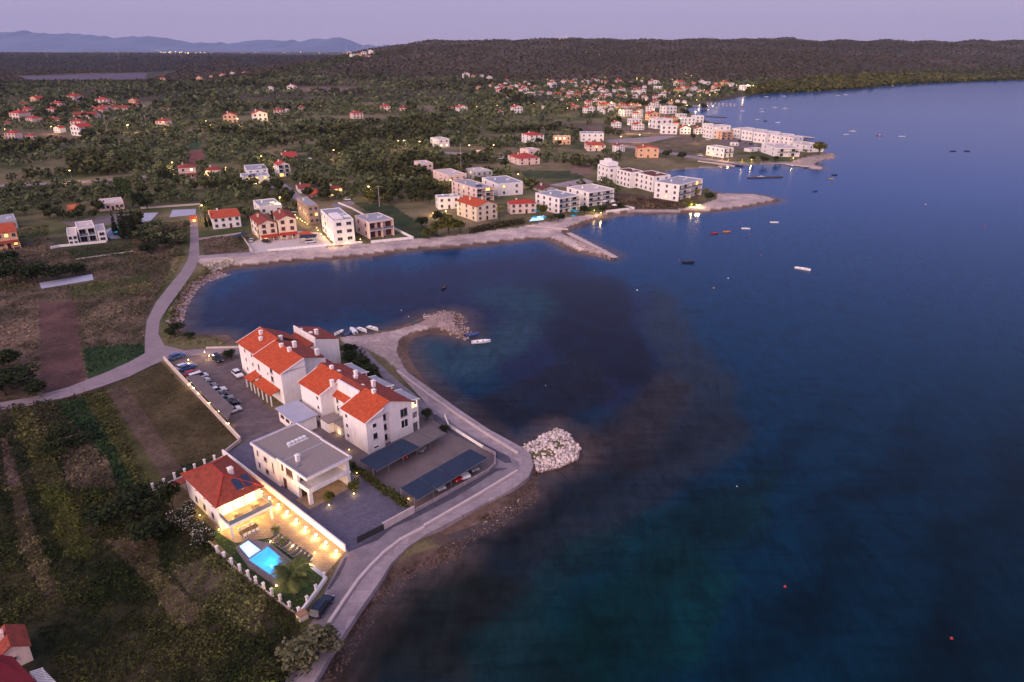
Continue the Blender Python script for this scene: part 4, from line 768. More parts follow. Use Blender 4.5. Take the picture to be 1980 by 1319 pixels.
for y0, y1 in ((.6, 7), (10, 17), (20, 27)):
    for k, z in enumerate((2.4, 5.0)):
        sub('balcony', MB().box(12.31, 14.1, y0, y1, z-.2, z), 'white', B2); sub('balcony_rail', MB().box(13.98, 14.1, y0, y1, z+.003, z+.95).box(12.32, 13.97, y0, y0+.12, z+.003, z+.95), 'white', B2)
        for j in range(2): put_win(B2, 'r', 12.3, 0, y0+1.6+j*3, z+1.15, 1.8, 2.1, 'litw' if (y0 < 1 and k == 1) else 'dark')
    sub('canopy', MB().slab([(12.4, y0, 7.95), (14.5, y0, 7.6), (14.5, y1, 7.6), (12.4, y1, 7.95)], .1), 'roofgrey', B2)
    for yy in (y0, y1): sub('canopy_rib', MB().slab([(12.4, yy-.1, 8.03), (14.6, yy-.1, 7.67), (14.6, yy+.1, 7.67), (12.4, yy+.1, 8.03)], .25), 'white', B2)
    sub('balcony_post', MB().box(13.8, 14.05, y0+.02, y0+.3, 0, 7.5), 'white', B2)
plight(B2, (13.2, 2.2, 6.9), 260, (1, .68, .25))
for x, y, z in ((945,500,12.3),(1165,545,12.4),(1165,590,11.6),(1010,545,11.4),(1325,635,12.4),(1225,675,11.4),(948,630,11.7),(1330,715,12.4),(1165,755,9.8)): chim_at(B2, c2, x, y, z, 1.7, .36)
for i, (x0, x1, y0, y1, z) in enumerate(((-1.1, 2.3, 13.4, 16.9, 2.4), (.2, 2.6, 10.4, 13.2, 2.2))): sub('entrance_block', MB().box(x0, x1, y0, y1, -.3, z), 'cream' if i else 'white', B2); sub('entrance_roof', MB().box(x0-.1, x1+.1, y0-.1, y1+.1, z+.003, z+.18), 'gravel', B2)
FP.append((-34, 138, 15)); FP.append((-40, 146, 14))
# --- rear apartment block
B1 = empty('apartment_building', (-54.4, 144.5, 1.2), R(43.5), 'white apartment building with orange gables and a tiled porch next to the parking rows', 'apartment building')
E1, R1 = 8.5, 10.7; s1 = (R1-E1)/6.2
w = MB(); w.box(0, 6.3, 0, 14.4, -.5, E1); w.box(6.3, 13, 2.5, 16.4, -.5, 7.6); w.box(.6, 7, 14.4, 25.2, -.5, E1); w.box(7, 13.2, 16.4, 24.5, -.5, 7.6); sub('wall', w, 'white', B1)
for a_ in ((0, .25, .01, E1-.2, 6.0, R1-.2, 6.29, R1-.3, E1-.3), (2.52, .25, 6.31, R1-.4, 6.4, R1-.4, 12.98, 7.45, 7.4), (24.9, .25, .61, E1-.2, 7.2, R1-.2, 7.3, R1-.3, E1-.3), (14.1, .25, .01, E1-.2, 6.0, R1-.2, 6.2, R1-.3, E1-.3)):
    g = MB(); gab(g, *a_); sub('gable', g, 'white', B1)
r = MB(); r.slab([(-.35, -.3, E1-.12), (6.0, -.3, R1), (6.0, 14.6, R1), (-.35, 14.6, E1-.12)], .14); sub('roof', r, 'tile', B1)
r = MB(); r.slab([(.25, 14.85, E1-.1), (7.2, 14.85, R1+.1), (7.2, 25.5, R1+.1), (.25, 25.5, E1-.1)], .14); sub('roof', r, 'tile', B1)
r = MB(); r.slab([(6.0, .3, R1), (13.4, 3.0, 7.5), (13.6, 17, 7.5), (6.0, 14.6, R1)], .14).slab([(7.2, 17.2, R1+.1), (13.7, 17.2, 7.6), (13.7, 25.2, 7.6), (7.2, 25.5, R1+.1)], .14).slab([(13.0, 4.2, 5.6), (16.2, 4.2, 4.4), (16.2, 10.2, 4.4), (13.0, 10.2, 5.6)], .14); sub('roof', r, 'tiledark', B1)  # slopes turned from the sunset, coloured darker to show shade
sub('wall', MB().box(13.01, 15.9, 4.4, 10, -.4, 4.3), 'white', B1)
v = MB()
for y0 in (-.42, 14.62): v.slab([(-.4, y0, E1-.08), (6.0, y0, R1+.06), (6.0, y0+.14, R1+.06), (-.4, y0+.14, E1-.08)], .22)
v.slab([(.2, 25.52, E1-.06), (7.2, 25.52, R1+.16), (7.2, 25.66, R1+.16), (.2, 25.66, E1-.06)], .22); sub('verge', v, 'white', B1)
for (x, y, z) in ((300,180,12.6),(300,240,11.9),(480,228,11.9),(487,300,12.6),(560,335,12.8),(605,280,13.0),(810,350,11.6)): chim_at(B1, c2, x, y, z, 1.7, .40)
r = MB(); r.slab([(-2.8, 1.6, 2.9), (-.02, 1.6, 3.7), (-.02, 11.0, 3.7), (-2.8, 11.0, 2.9)], .14); sub('porch_roof', r, 'tile', B1)
r = MB(); r.slab([(-3.0, 11.5, 3.1), (.5, 11.5, 4.0), (.5, 15.6, 4.0), (-3.0, 15.6, 3.1)], .14); sub('porch_roof', r, 'tile', B1)
for y in (1.8, 4.1, 6.4, 8.7, 10.8, 12.8, 15.3): sub('porch_post', MB().box(-2.65, -2.4, y-.12, y+.12, 0, 2.85), 'white', B1)
for y in (12.4, 7.5): 
    for z in (3.0, 5.8): put_win(B1, 'l', 0, 0, y, z, 1.0 if y > 8 else .7, 1.9 if y > 8 else .9, 'white')
for z in (2.4, 5.2, 7.4): put_win(B1, 'l', 0, 0, 5.2, z, 1.3, 1.4, 'dark'); sub('stair_rail', MB().box(-.5, -.03, 4.4, 6.0, z-.9, z-.75), 'white', B1)
for y in (17.5, 21.5):
    for z in (2.0, 4.7, 7.2): put_win(B1, 'l', 0, 0, y, z, .9, 1.2, 'white', off=-.6)
put_win(B1, 'r', 6.3, 0, 1.4, 5.5, .8, 1.2, 'dark')
w = MB(); w.box(15.0, 21.6, 10.8, 22.2, -.5, 7.7); w.box(13.0, 15.0, 11.5, 21.5, -.5, 7.4); sub('wall', w, 'white', B1)
for y in (10.79, 21.98): g = MB(); gab(g, y, .22, 14.98, 9.5, 15.1, 9.5, 21.59, 7.6, 7.3); sub('gable', g, 'white', B1)
sub('verge', MB().box(14.75, 15.1, 10.7, 22.3, 7.4, 10.0), 'white', B1)
r = MB(); r.slab([(15.1, 10.9, 9.85), (22.0, 10.9, 7.7), (22.0, 22.1, 7.7), (15.1, 22.1, 9.85)], .14).slab([(12.6, 11.4, 7.4), (14.74, 11.4, 8.3), (14.74, 21.6, 8.3), (12.6, 21.6, 7.4)], .12); sub('roof', r, 'tiledark', B1)  # main slope faces away from the glow, shade put into its tile colour
for z in (2, 4.8):
    for y in (13, 17, 20.5): put_win(B1, 'r', 21.6, 0, y, z, 1.6, 1.9, 'dark')
for (x, y, z) in ((665,165,11.2),(755,195,11.2),(805,170,12.0)): chim_at(B1, c2, x, y, z, 2.0, .38)
FP += [(-57, 157, 15), (-48, 165, 12), (-48, 168, 12)]
An = empty('boiler_annexe', (-54.4, 144.5, 1.2), R(43.5), 'flat grey roofed annexe between the two apartment buildings', 'annexe')
sub('wall', MB().box(-4.4, .3, -14.9, -6.1, -.3, 3.0), 'white', An); sub('roof', MB().slab([(-4.9, -15.3, 3.3), (.7, -15.3, 3.5), (.7, -5.6, 3.5), (-4.9, -5.6, 3.3)], .2), 'slab', An)
for y in (-13, -10.5, -8): put_win(An, 'l', 0, 0, y, 1.9, 1.6, .6, 'brown', off=4.4)
# --- flat roofed villa
VC = empty('villa', (-37.7, 105.3, 1.2), R(48.3), 'modern white flat roofed villa with gravel roof and two open loggias over the slate yard', 'villa')
w = MB(); w.box(0, 9.2, 3.6, 9.7, -.4, 6.05); w.box(-.5, 9.4, 9.7, 18.5, -.4, 6.05); w.box(8.5, 9.2, 0, 3.6, -.4, 6.05); w.box(0, .75, .05, .55, -.4, 2.75); sub('wall', w, 'white', VC)
sub('floor_slab', MB().box(-.05, 9.25, -.25, 3.58, 2.8, 3.12), 'white', VC)
q = MB(); q.box(-.08, .12, -.28, 7.9, 3.12, 3.75).box(.12, 8.5, -.28, -.08, 3.12, 3.75); sub('balcony_parapet', q, 'white', VC)
q = MB(); q.box(-.45, 9.55, -.6, 9.65, 6.06, 6.3); q.box(-.85, 9.75, 9.65, 18.7, 6.06, 6.3); sub('roof', q, 'gravel', VC)
q = MB(); t = .3
for a in ((-.5, 9.6, -.65, -.65+t), (-.5, -.5+t, -.35, 9.6), (9.6-t, 9.6, -.35, 9.6), (-.9, -.9+t, 9.6, 18.75), (9.8-t, 9.8, 9.6, 18.75), (-.6, 9.5, 18.45, 18.75)): q.box(*a, 6.04, 6.62)
sub('fascia', q, 'white', VC)
q = MB()
for a in ((-.5, 9.6, -.65, -.65+t), (-.5, -.5+t, -.35, 9.6), (9.6-t, 9.6, -.35, 9.6), (-.9, -.9+t, 9.6, 18.75), (9.8-t, 9.8, 9.6, 18.75), (-.6, 9.5, 18.45, 18.75)): q.box(a[0]+.02, a[1]-.02, a[2]+.02, a[3]-.02, 6.624, 6.66)
sub('coping', q, 'slab', VC); chim_at(VC, c4, 590, 345, 9.0, 1.6, .35)
q = MB()
for i in range(5): q.box(3.7+i*.85, 4.3+i*.85, 12.0, 12.7, 6.3, 6.85)
q.box(3.4, 8.0, 11.6, 11.75, 6.3, 6.55); sub('air_conditioner', q, 'chairw', VC)
sub('roof_seam', MB().box(-.2, 9.3, 8.0, 8.25, 6.31, 6.36), 'slab', VC); sub('skylight', MB().box(.8, 1.7, 4.3, 5.2, 6.31, 6.45), 'glassrail', VC)
for y, z, ww_, hh in ((11.4,3.6,.5,2.4),(14.0,4.5,1.2,1.0),(14.0,1.6,1.2,1.1),(16.9,4.7,.6,1.1),(16.9,1.9,.6,1.1)): put_win(VC, 'l', 0, 0, y, z, ww_, hh, 'dark', off=.5)
for y, z, ww_, hh in ((8.6,4.9,.6,1.4),(8.4,1.2,1.0,2.3),(6.2,4.6,2.2,1.9)): put_win(VC, 'l', 0, 0, y, z, ww_, hh, 'brown')
for x in (1.6, 4.2, 6.8): put_win(VC, 'f', 0, 0, x, 4.6, 2.2, 2.2, 'dark', off=-3.6); put_win(VC, 'f', 0, 0, x, 1.3, 2.2, 2.2, 'brown', off=-3.6)
sub('terrace', MB().box(-.8, 9.6, -.9, 3.55, -.1, .12), 'travertine', VC); FP.append((-42, 113, 12))
plight(VC, (5.5, 1.8, 2.5), 45, (1, .66, .34))
# --- villa with the pool
VD = empty('villa', (-51.5, 97.6, 1.2), R(46), 'brightly lit villa with red hip roof, balcony and pool terrace', 'villa')
sub('wall', MB().box(.5, 8.4, .4, 14.4, -.4, 5.2), 'white', VD)
r = MB(); zb = 5.3; r.add([(-.1,-.1,zb),(9.0,-.1,zb),(9.0,14.9,zb),(-.1,14.9,zb),(4.0,4.9,7.9),(4.0,9.6,7.9)], [(0,3,2,1),(0,1,4),(1,2,5,4),(2,3,5),(3,0,4,5)]); sub('roof', r, 'tiledark', VD)
r = MB()
for a, b in (((-.1,-.1,zb),(4,4.9,7.9)),((9,-.1,zb),(4,4.9,7.9)),((-.1,14.9,zb),(4,9.6,7.9)),((9,14.9,zb),(4,9.6,7.9)),((4,4.9,7.9),(4,9.6,7.9))):
    d = Vector(b)-Vector(a); nv = Vector((-d.y, d.x, 0)).normalized()*.11; up = Vector((0,0,.13)); A_, B_ = Vector(a), Vector(b); r.add([A_-nv, A_+nv, B_+nv, B_-nv, A_-nv+up, A_+nv+up, B_+nv+up, B_-nv+up], [(4,5,6,7),(0,1,5,4),(2,3,7,6),(1,2,6,5),(3,0,4,7)])
sub('ridge_tiles', r, 'tilered', VD)
r = MB(); r.slab([(-2.0, 15.0, 3.0), (9.2, 15.0, 3.6), (9.2, 18.4, 2.7), (-2.0, 18.4, 2.2)], .14); sub('lean_to_roof', r, 'tiledark', VD)
for x in (-1.6, 8.8): sub('porch_post', MB().box(x, x+.3, 17.8, 18.1, 0, 2.2), 'white', VD)
r = MB()
for i in range(2):
    x0 = 4.6+i*1.7; f = lambda x, y: (x, y, 5.3+(y+.1)/5*2.6+.12); r.slab([f(x0, 1.1), f(x0+1.3, 1.1), f(x0+1.3, 3.4), f(x0, 3.4)], .1)
sub('solar_panel', r, 'solar', VD); chim_at(VD, c5f, 722, 190, 9.6, 1.9, .4)
sub('balcony', MB().box(.6, 8.5, -3.2, .38, 2.7, 2.95), 'travertine', VD)
q = MB(); q.box(.6, 8.5, -3.3, -3.2, 2.5, 3.0).box(.5, .6, -3.3, .4, 2.5, 3.0).box(8.5, 8.6, -3.3, .4, 2.5, 3.0); sub('balcony_edge', q, 'white', VD)
q = MB(); q.box(.6, 8.5, -3.25, -3.2, 3.0, 3.85).box(.52, .58, -3.2, .38, 3.0, 3.85).box(8.52, 8.58, -3.2, .38, 3.0, 3.85); sub('balcony_rail', q, 'glassrail', VD)
for x in (.7, 8.1): sub('post', MB().box(x, x+.32, -3.15, -2.85, 0, 2.5), 'white', VD)
for i, x in enumerate((1.9, 4.1, 6.3)): put_win(VD, 'f', 0, 0, x, 4.0, 1.9, 2.0, 'litw', off=-.4); put_win(VD, 'f', 0, 0, x, 1.25, 1.9, 2.2, 'litw', off=-.4)
for y in (2.8, 6.3, 9.8): put_win(VD, 'l', 0, 0, y, 4.2, .5, .5, 'lit', off=-.5); put_win(VD, 'l', 0, 0, y+.8, 1.6, 1.0, 1.2, 'dark', off=-.5)
for y in (3, 7, 11): put_win(VD, 'r', 8.4, 0, y, 4.2, 1.0, 1.2, 'dark')
for x in (2.2, 6.4): plight(VD, (x, -1.5, 4.7), 420, (1, .56, .18)); plight(VD, (x, -1.4, 2.2), 520, (1, .60, .24))
for x, y in ((2.6, -1.6), (6.3, -1.4)):
    d = empty('balcony_table', (0, 0, 0), 0, 'small round table on the lit balcony, ' + ('left one' if x < 4 else 'right one'), 'table'); a = R(46); d.location = (-51.5+x*math.cos(a)-y*math.sin(a), 97.6+x*math.sin(a)+y*math.cos(a), 4.15)
    MB().cyl(0, 0, 0, .7, .05).build('leg', M['darkmetal'], d); MB().cyl(0, 0, .7, .75, .5, n=12).build('tabletop', M['wood'], d)
FP.append((-53, 107, 13))
# dining table and chairs under the balcony
dc = G(482, 1029, 1.25); dt = empty('dining_table', (dc[0], dc[1], 1.25), R(46), 'long dark dining table under the villa balcony', 'table')
MB().box(-1.6, 1.6, -.5, .5, .7, .76).build('tabletop', M['bark'], dt)
for x in (-1.4, 1.4):
    for y in (-.4, .4): MB().box(x-.05, x+.05, y-.05, y+.05, 0, .7).build('leg', M['darkmetal'], dt)
def chair_mesh():
    return [('seat', MB().box(-.24, .24, -.24, .24, .42, .48).mesh('seat', M['chairw'])), ('backrest', MB().box(-.24, .24, .2, .25, .48, .95).mesh('backrest', M['chairw']))]+[('leg', MB().box(x-.025, x+.025, y-.025, y+.025, 0, .42).mesh('leg', M['chairw'])) for x in (-.2, .2) for y in (-.2, .2)]
_ch = chair_mesh()
a = R(46)
for i in range(8):
    lx, ly = (-1.2+(i % 4)*.8, -.85 if i < 4 else .85); o = empty('dining_chair', (dc[0]+lx*math.cos(a)-ly*math.sin(a), dc[1]+lx*math.sin(a)+ly*math.cos(a), 1.25), a+(math.pi if i < 4 else 0), ORD[i % 4]+' white dining chair on the '+('pool' if i < 4 else 'house')+' side of the table under the balcony', 'chair', 'dining chairs under the balcony')
    for nme, me in _ch: link(nme, me, o)
# pool
pa = [G(*p, 2.0) for p in ((481,1083),(518,1057),(562,1094),(536,1121))]; sp = [G(*p, 2.0) for p in ((463,1057),(480,1046),(504,1064),(482,1079))]
dk = [G(*p, 1.9) for p in ((455,1058),(480,1041),(522,1050),(580,1096),(540,1134),(480,1092))]
o0 = pa[0]; po = empty('swimming_pool', (o0[0], o0[1], 1.2), 0, 'glowing blue rectangular pool with a square spa on a raised grey deck', 'swimming pool'); lc = lambda ps: [(x-o0[0], y-o0[1]) for x, y in ps]
def grow(ps, k): cx_, cy_ = sum(p[0] for p in ps)/len(ps), sum(p[1] for p in ps)/len(ps); return [(cx_+(x-cx_)*k, cy_+(y-cy_)*k) for x, y in ps]
MB().prism(lc(dk), -.2, .7).build('deck', M['deckgrey'], po)
for nm, ps, wm_, k in (('pool', pa, 'poolwater', .9), ('spa', sp, 'spawater', .82)):
    q = lc(grow(ps, 1.06)); MB().prism(q, .55, .86).build(nm+'_rim', M['pooltile'], po); MB().prism(lc(grow(ps, .97)), .60, .875).build(nm+'_water', M[wm_], po)
plight(po, (*[sum(p[i] for p in lc(pa))/4 for i in (0, 1)], 1.6), 90, (.15, .55, 1)); plight(po, (*[sum(p[i] for p in lc(sp))/4 for i in (0, 1)], 1.5), 60, (.3, .65, 1))
# loungers
def lounger(px, py, ang, label, grp):
    x, y = G(px, py, 1.25); o = empty('sun_lounger', (x, y, 1.25), ang, label, 'sun lounger', grp)
    link('frame', _lf, o); link('mattress', _lm, o); link('backrest', _lb, o)
    for me in _ll: link('leg', me, o)
_lf = MB().box(-.95, .95, -.33, .33, .25, .31).mesh('frame', M['chairw']); _lm = MB().box(-.95, .35, -.3, .3, .313, .40).mesh('mattress', M['cushion']); _lb = MB().slab([(.36, -.3, .42), (.95, -.3, .85), (.95, .3, .85), (.36, .3, .42)], .09).mesh('backrest', M['cushion'])
_ll = [MB().box(x-.04, x+.04, y-.04, y+.04, 0, .25).mesh('leg', M['chairw']) for x in (-.8, .8) for y in (-.26, .26)]
for i in range(10): t = i/9; lounger(530+t*66, 1041+t*46, R(60), ORD[i]+' charcoal sun lounger of the poolside row, counted from the villa', 'sun loungers by the pool')
for i in range(9):
    lx, ly = [(511,948),(527,960),(544,973),(561,987),(579,1002),(597,1017),(617,1031),(636,1046),(656,1063)][i]
    x, y = G(lx-3, ly+4, 1.6); o = empty('wall_lamp', (x, y, 1.25), R(46), ORD[i]+' bright lamp along the white terrace wall, counted from the villa', 'wall lamp', 'wall lamps along the terrace wall')
    MB().box(-.06, .06, -.06, .06, 0, .75).build('bracket', M['darkmetal'], o); MB().ball((-.25, 0, .62), .19).build('bulb', M['bulbw'], o); plight(o, (-.55, 0, .45), 340, (1, .54, .17))
for lx, ly, w_ in ((609,1073,'behind the last lounger'),(600,1095,'at the foot of the palm'),(535,1137,'in the lawn corner below the pool deck'),(424,1028,'on the small lawn left of the villa'),(375,990,'among the white flowering bushes'),(387,1000,'between the villa wall and the flowering bushes'),(523,1052,'at the corner of the spa'),(566,1060,'between the loungers')):
    x, y = G(lx, ly, 1.3); garden_lamp(x, y, 1.25, 'low warm garden lamp '+w_, 110 if ly > 1020 else 60, .35, grp=None)
# fence posts of the pool villa
_pn = [0]
def white_post(px, py, hgt=1.5):
    i = _pn[0]; _pn[0] += 1; lb = ORD[i]+' white pillar of the rear fence, counted from its left end' if i < 7 else (ORD[i-7]+' white pillar between scrub and pool, counted from the villa' if i < 18 else ORD[i-18]+' white pillar beside the road, counted from the lawn corner')
    x, y = G(px, py, 1.2); o = empty('gate_pillar', (x, y, 1.2), R(46), lb, 'pillar', 'white fence pillars of the pool villa')
    link('shaft', _ps, o); link('cap', _pc, o)
_ps = MB().box(-.17, .17, -.17, .17, 0, 1.45).mesh('shaft', M['white']); _pc = MB().box(-.23, .23, -.23, .23, 1.45, 1.56).mesh('cap', M['white'])
for p in ((297,948),(319,939),(339,927),(359,919),(378,910),(397,901),(416,893),(421,1070),(435,1082),(449,1094),(465,1106),(481,1118),(496,1130),(511,1142),(527,1153),(543,1165),(561,1179),(579,1190),(595,1168),(612,1146),(628,1122)): white_post(*p)
wall('boundary_wall', [(280,955),(300,947),(360,920),(432,884)], .35, .25, 'parapet', 'low wall with white pillars behind the red roofed villa')
wall('boundary_wall', [(405,1050),(450,1095),(500,1134),(545,1168),(579,1192)], .35, .25, 'parapet', 'low wall with white pillars between the wild scrub and the pool')
wall('boundary_wall', [(579,1192),(612,1148),(630,1122)], .7, .4, 'white', 'thick white wall between the palm lawn and the road')
tag(MB().prism(Gp([(596,1095),(603,1091),(630,1112),(624,1117)], 1.2), 1.2, 1.27).build('stepping_path', M['slab']), kind='structure')
# carports
def carport(pts, z, m, label, n, bays=None):
    ps = [G(x, y, z) for x, y in pts]; o0 = ps[0]; o = empty('carport', (o0[0], o0[1], 1.2), 0, label, 'carport'); q = [(x-o0[0], y-o0[1], z-1.2) for x, y in ps]
    A, B, C_, D_ = [Vector(v) for v in q]
    for i in range(n):
        a, b = i/n+.004, (i+1)/n-.004; mm = M[m if not (bays and i >= bays) else 'shadegrey']
        me = MB().slab([tuple(A.lerp(D_, a)), tuple(B.lerp(C_, a)), tuple(B.lerp(C_, b)), tuple(A.lerp(D_, b))], .08); me.build('roof_panel', mm, o)
        for P0 in (A.lerp(D_, a), A.lerp(D_, a).lerp(B.lerp(C_, a), .8)): MB().cyl(P0.x, P0.y, 0, z-1.3, .07).build('post', M['metal'], o)
    for s, t_ in ((A, D_), (B, C_)):
        d = (t_-s).normalized(); nv = Vector((-d.y, d.x, 0))*.06; lo = Vector((0,0,-.22)); up = Vector((0,0,-.09)); MB().add([s-nv+lo, t_-nv+lo, t_+nv+lo, s+nv+lo, s-nv+up, t_-nv+up, t_+nv+up, s+nv+up], [(0,3,2,1),(4,5,6,7),(0,1,5,4),(1,2,6,5),(2,3,7,6),(3,0,4,7)]).build('beam', M['metal'], o)
    return o
carport([(694.6,890.3),(727.5,909.7),(862.8,836.9),(828.7,822.1)], 3.9, 'shade', 'long shade cloth carport under the apartment wall, its far bays brownish grey', 5, 3)
carport([(774,943.8),(807,966.5),(942.4,884.6),(909.5,867.6)], 3.9, 'shade', 'dark blue four bay carport next to the coast road', 4)
carport([(360,728),(384,724),(452,788),(441,812)], 3.5, 'yard', 'long grey carport covering the tails of the cars along the field wall', 1)
# ------------------------------------------------------------------ cars
def extr(prof, y0, y1, ins=0):
    n = len(prof); v = [(x, y0, z) for x, z in prof]+[(x, y1, z) for x, z in prof]; return v, [tuple(range(n)), tuple(range(2*n-1, n-1, -1))]+[(i, n+i, n+(i+1) % n, (i+1) % n) for i in range(n)]
def car_meshes(kind):
    hh = {'suv': 1.7, 'hatch': 1.5, 'van': 1.95}[kind]; Ln = {'suv': 4.7, 'hatch': 4.1, 'van': 4.8}[kind]; a = Ln/2
    body = MB(); v, f = extr([(-a,.35),(-a,.85),(-a+.12,1.0),(a*.35,1.02),(a-.25,.88),(a,.7),(a,.35)], -.9, .9); body.add(v, f)
    cab = MB(); x0, x1, x2, x3 = (-a+.15, -a+.5, a*.12, a*.42); 
    if kind == 'van': x1, x2, x3 = -a+.25, a*.35, a*.6
    cab.add([(x0,-.84,1.0),(x3,-.84,1.0),(x3,.84,1.0),(x0,.84,1.0),(x1,-.68,hh-.05),(x2,-.68,hh-.05),(x2,.68,hh-.05),(x1,.68,hh-.05)], [(0,1,5,4),(1,2,6,5),(2,3,7,6),(3,0,4,7),(4,5,6,7)])
    roof = MB().box(x1-.02, x2+.02, -.69, .69, hh-.05, hh)
    wh = []
    for x in (-a+.8, a-.85):
        for y in (-.82, .82):
            w = MB(); n = 14; v = []
            for yy in (y-.11, y+.11): v += [(x+.33*math.cos(2*math.pi*i/n), yy, .33+.33*math.sin(2*math.pi*i/n)) for i in range(n)]
            w.add(v, [tuple(range(n)), tuple(range(2*n-1, n-1, -1))]+[(i, n+i, n+(i+1) % n, (i+1) % n) for i in range(n)])
            s = 1 if y > 0 else -1; rr = MB(); v = [(x+.2*math.cos(2*math.pi*i/8), y+s*.115, .33+.2*math.sin(2*math.pi*i/8)) for i in range(8)]+[(x+.2*math.cos(2*math.pi*i/8), y+s*.09, .33+.2*math.sin(2*math.pi*i/8)) for i in range(8)]
            rr.add(v, [tuple(range(8)), tuple(range(15, 7, -1))]+[(i, 8+i, 8+(i+1) % 8, (i+1) % 8) for i in range(8)]); wh.append((w.mesh('wheel', M['tyre']), rr.mesh('rim', M['rim'])))
    hl = [MB().box(a-.12, a+.01, s*.65-.16, s*.65+.16, .62, .76).mesh('headlight', M['chairw']) for s in (-1, 1)]; tl = [MB().box(-a-.01, -a+.1, s*.7-.12, s*.7+.12, .72, .92).mesh('tail_light', M['plate']) for s in (-1, 1)]
    return body, cab, roof, wh, hl, tl
_cars = {}
def car(p, q, color, kind, label, z=1.24, grp=None, px=True):
    if px: p, q = G(*p, z), G(*q, z)
    k = (kind, color)
    if k not in _cars:
        b, c, r, wh, hl, tl = car_meshes(kind); _cars[k] = (b.mesh('body', M[color], bevel=.07), c.mesh('glasshouse', M['glass'], bevel=.03), r.mesh('roof_panel', M[color], bevel=.03), wh, hl, tl)
    b, c, r, wh, hl, tl = _cars[k]; o = empty('parked_car', (p[0], p[1], z), math.atan2(q[1]-p[1], q[0]-p[0]), label, 'car', grp)
    link('body', b, o); link('glasshouse', c, o); link('roof_panel', r, o)
    for w, rm in wh: link('rim', rm, link('wheel', w, o))
    for m in hl: link('headlight', m, o)
    for m in tl: link('tail_light', m, o)
    return o
car((623,1178), (642,1152), 'cardkblue', 'suv', 'dark blue estate car parked on the road beside the palm lawn wall')
c1 = crop(300,660,6.595)
car(c1(285,215), c1(360,190), 'carblue', 'hatch', 'metallic blue car at the parking entrance next to a bright lamp')
car(c1(800,245), c1(860,300), 'carblack', 'suv', 'black off road car under the bush at the parking entrance')
car(c1(1055,440), c1(1110,490), 'carwhite', 'hatch', 'white hatchback parked by the tiled porch of the rear apartments')
for (x, y, cl, kd, lb) in ((420,335,'carwhite','hatch','white car with only its nose showing, first under the grey canopy'),(465,345,'carblue','hatch','bright blue small car second under the grey canopy'),(530,420,'carred','hatch','red car among the cars under the grey canopy'),(600,465,'carwhite','van','white van sticking out from the grey canopy'),(645,520,'carsilver','hatch','silver hatchback just right of the white van'),(735,590,'cargrey','hatch','grey car between the silver hatchback and the large white car'),(835,645,'carwhite','suv','large white car half way down the parked row'),(865,705,'carblack','hatch','black hatchback right of the large white car'),(925,755,'cargrey','suv','dark grey car in the lower parked row'),(1000,820,'carblack','suv','big black car near the lower end of the parked row'),(1035,890,'carwhite','hatch','white car at the lower end of the parked row')):
    car(c1(x-45, y+14), c1(x+45, y-14), cl, kd, lb)
cc3 = lambda x, y: c3(x, y)
for (a_, b_, cl, kd, lb) in (((560,935),(630,905),'carred','hatch','red car peeping out of the carport below the apartment wall'),((690,865),(765,850),'cargrey','suv','grey car with red lamps peeping out of the carport below the apartment wall'),((1040,1080),(1085,1110),'carred','hatch','red car at the open side of the seaward carport'),((1110,1040),(1150,1085),'carwhite','suv','white car beside the red one at the seaward carport'),((1185,990),(1230,1030),'cargrey','hatch','grey car at the far end of the seaward carport'),((900,1150),(940,1185),'carsilver','hatch','silver car half hidden by the seaward carport')):
    p0, p1 = c3(*a_), c3(*b_); car(((p0[0]+p1[0])/2-4, (p0[1]+p1[1])/2-4), p1, cl, kd, lb)
for (x, y, dx, dy, cl, kd, lb) in ((c5(615,828)[0],c5(0,828)[1],8,1,'carblack','hatch','black car in front of the lit porch of the yellow house'),(c5(500,820)[0],c5(0,820)[1],2,-6,'carsilver','hatch','silver car left of the yellow house'),(c5(830,600)[0],c5(0,600)[1],7,0,'carwhite','van','white van in the alley behind the yellow house'),(c5(955,830)[0],c5(0,830)[1],7,-1,'carwhite','suv','white car under the dark awning by the beach wall'),(c5(1235,505)[0],c5(0,505)[1],7,1,'carwhite','hatch','white car at the right end of the upper car park'),(c5(1140,490)[0],c5(0,490)[1],7,1,'cargrey','hatch','grey car in the upper car park'),(c5(950,190)[0],c5(0,190)[1],5,2,'carwhite','hatch','pale car in the olives right of the plain red roofed house'),(c6(820,268)[0],c6(0,268)[1],7,0,'carwhite','van','white van by the dark bush on the field road'),(c6(945,150)[0],c6(0,150)[1],7,0,'carwhite','hatch','white car beside the tall red hipped house'),(c7(985,262)[0],c7(0,262)[1],7,0,'carwhite','hatch','white car below the pink modern flats'),(c7(1265,335)[0],c7(0,335)[1],6,-1,'carwhite','hatch','white car beside the low garages on the point'),(c7(1210,272)[0],c7(0,272)[1],5,-1,'carblack','hatch','black car first in the line below the row houses'),(c7(1250,282)[0],c7(0,282)[1],5,-1,'cargrey','hatch','grey car second in the line below the row houses'),(c7(1290,292)[0],c7(0,292)[1],5,-1,'carblack','suv','black car third in the line below the row houses'),(c7(1330,300)[0],c7(0,300)[1],5,-1,'carsilver','hatch','silver car last in the line below the row houses'),(c7(930,375)[0],c7(0,375)[1],6,1,'carwhite','hatch','pale car beside the lamplit quay')):
    car((x, y), (x+dx, y+dy), cl, kd, lb)
aw = empty('awning', (*G(*c5(925,835)), 1.2), R(8), 'dark blue awning stretched beside the orange pavilion', 'awning'); MB().slab([(-3, 0, 2.5), (4, 0, 2.5), (4, 5.5, 2.7), (-3, 5.5, 2.7)], .08).build('cloth', M['shade'], aw)
for x in (-2.9, 3.9):
    for y in (.1, 5.4): MB().cyl(x, y, 0, 2.45, .06).build('post', M['metal'], aw)
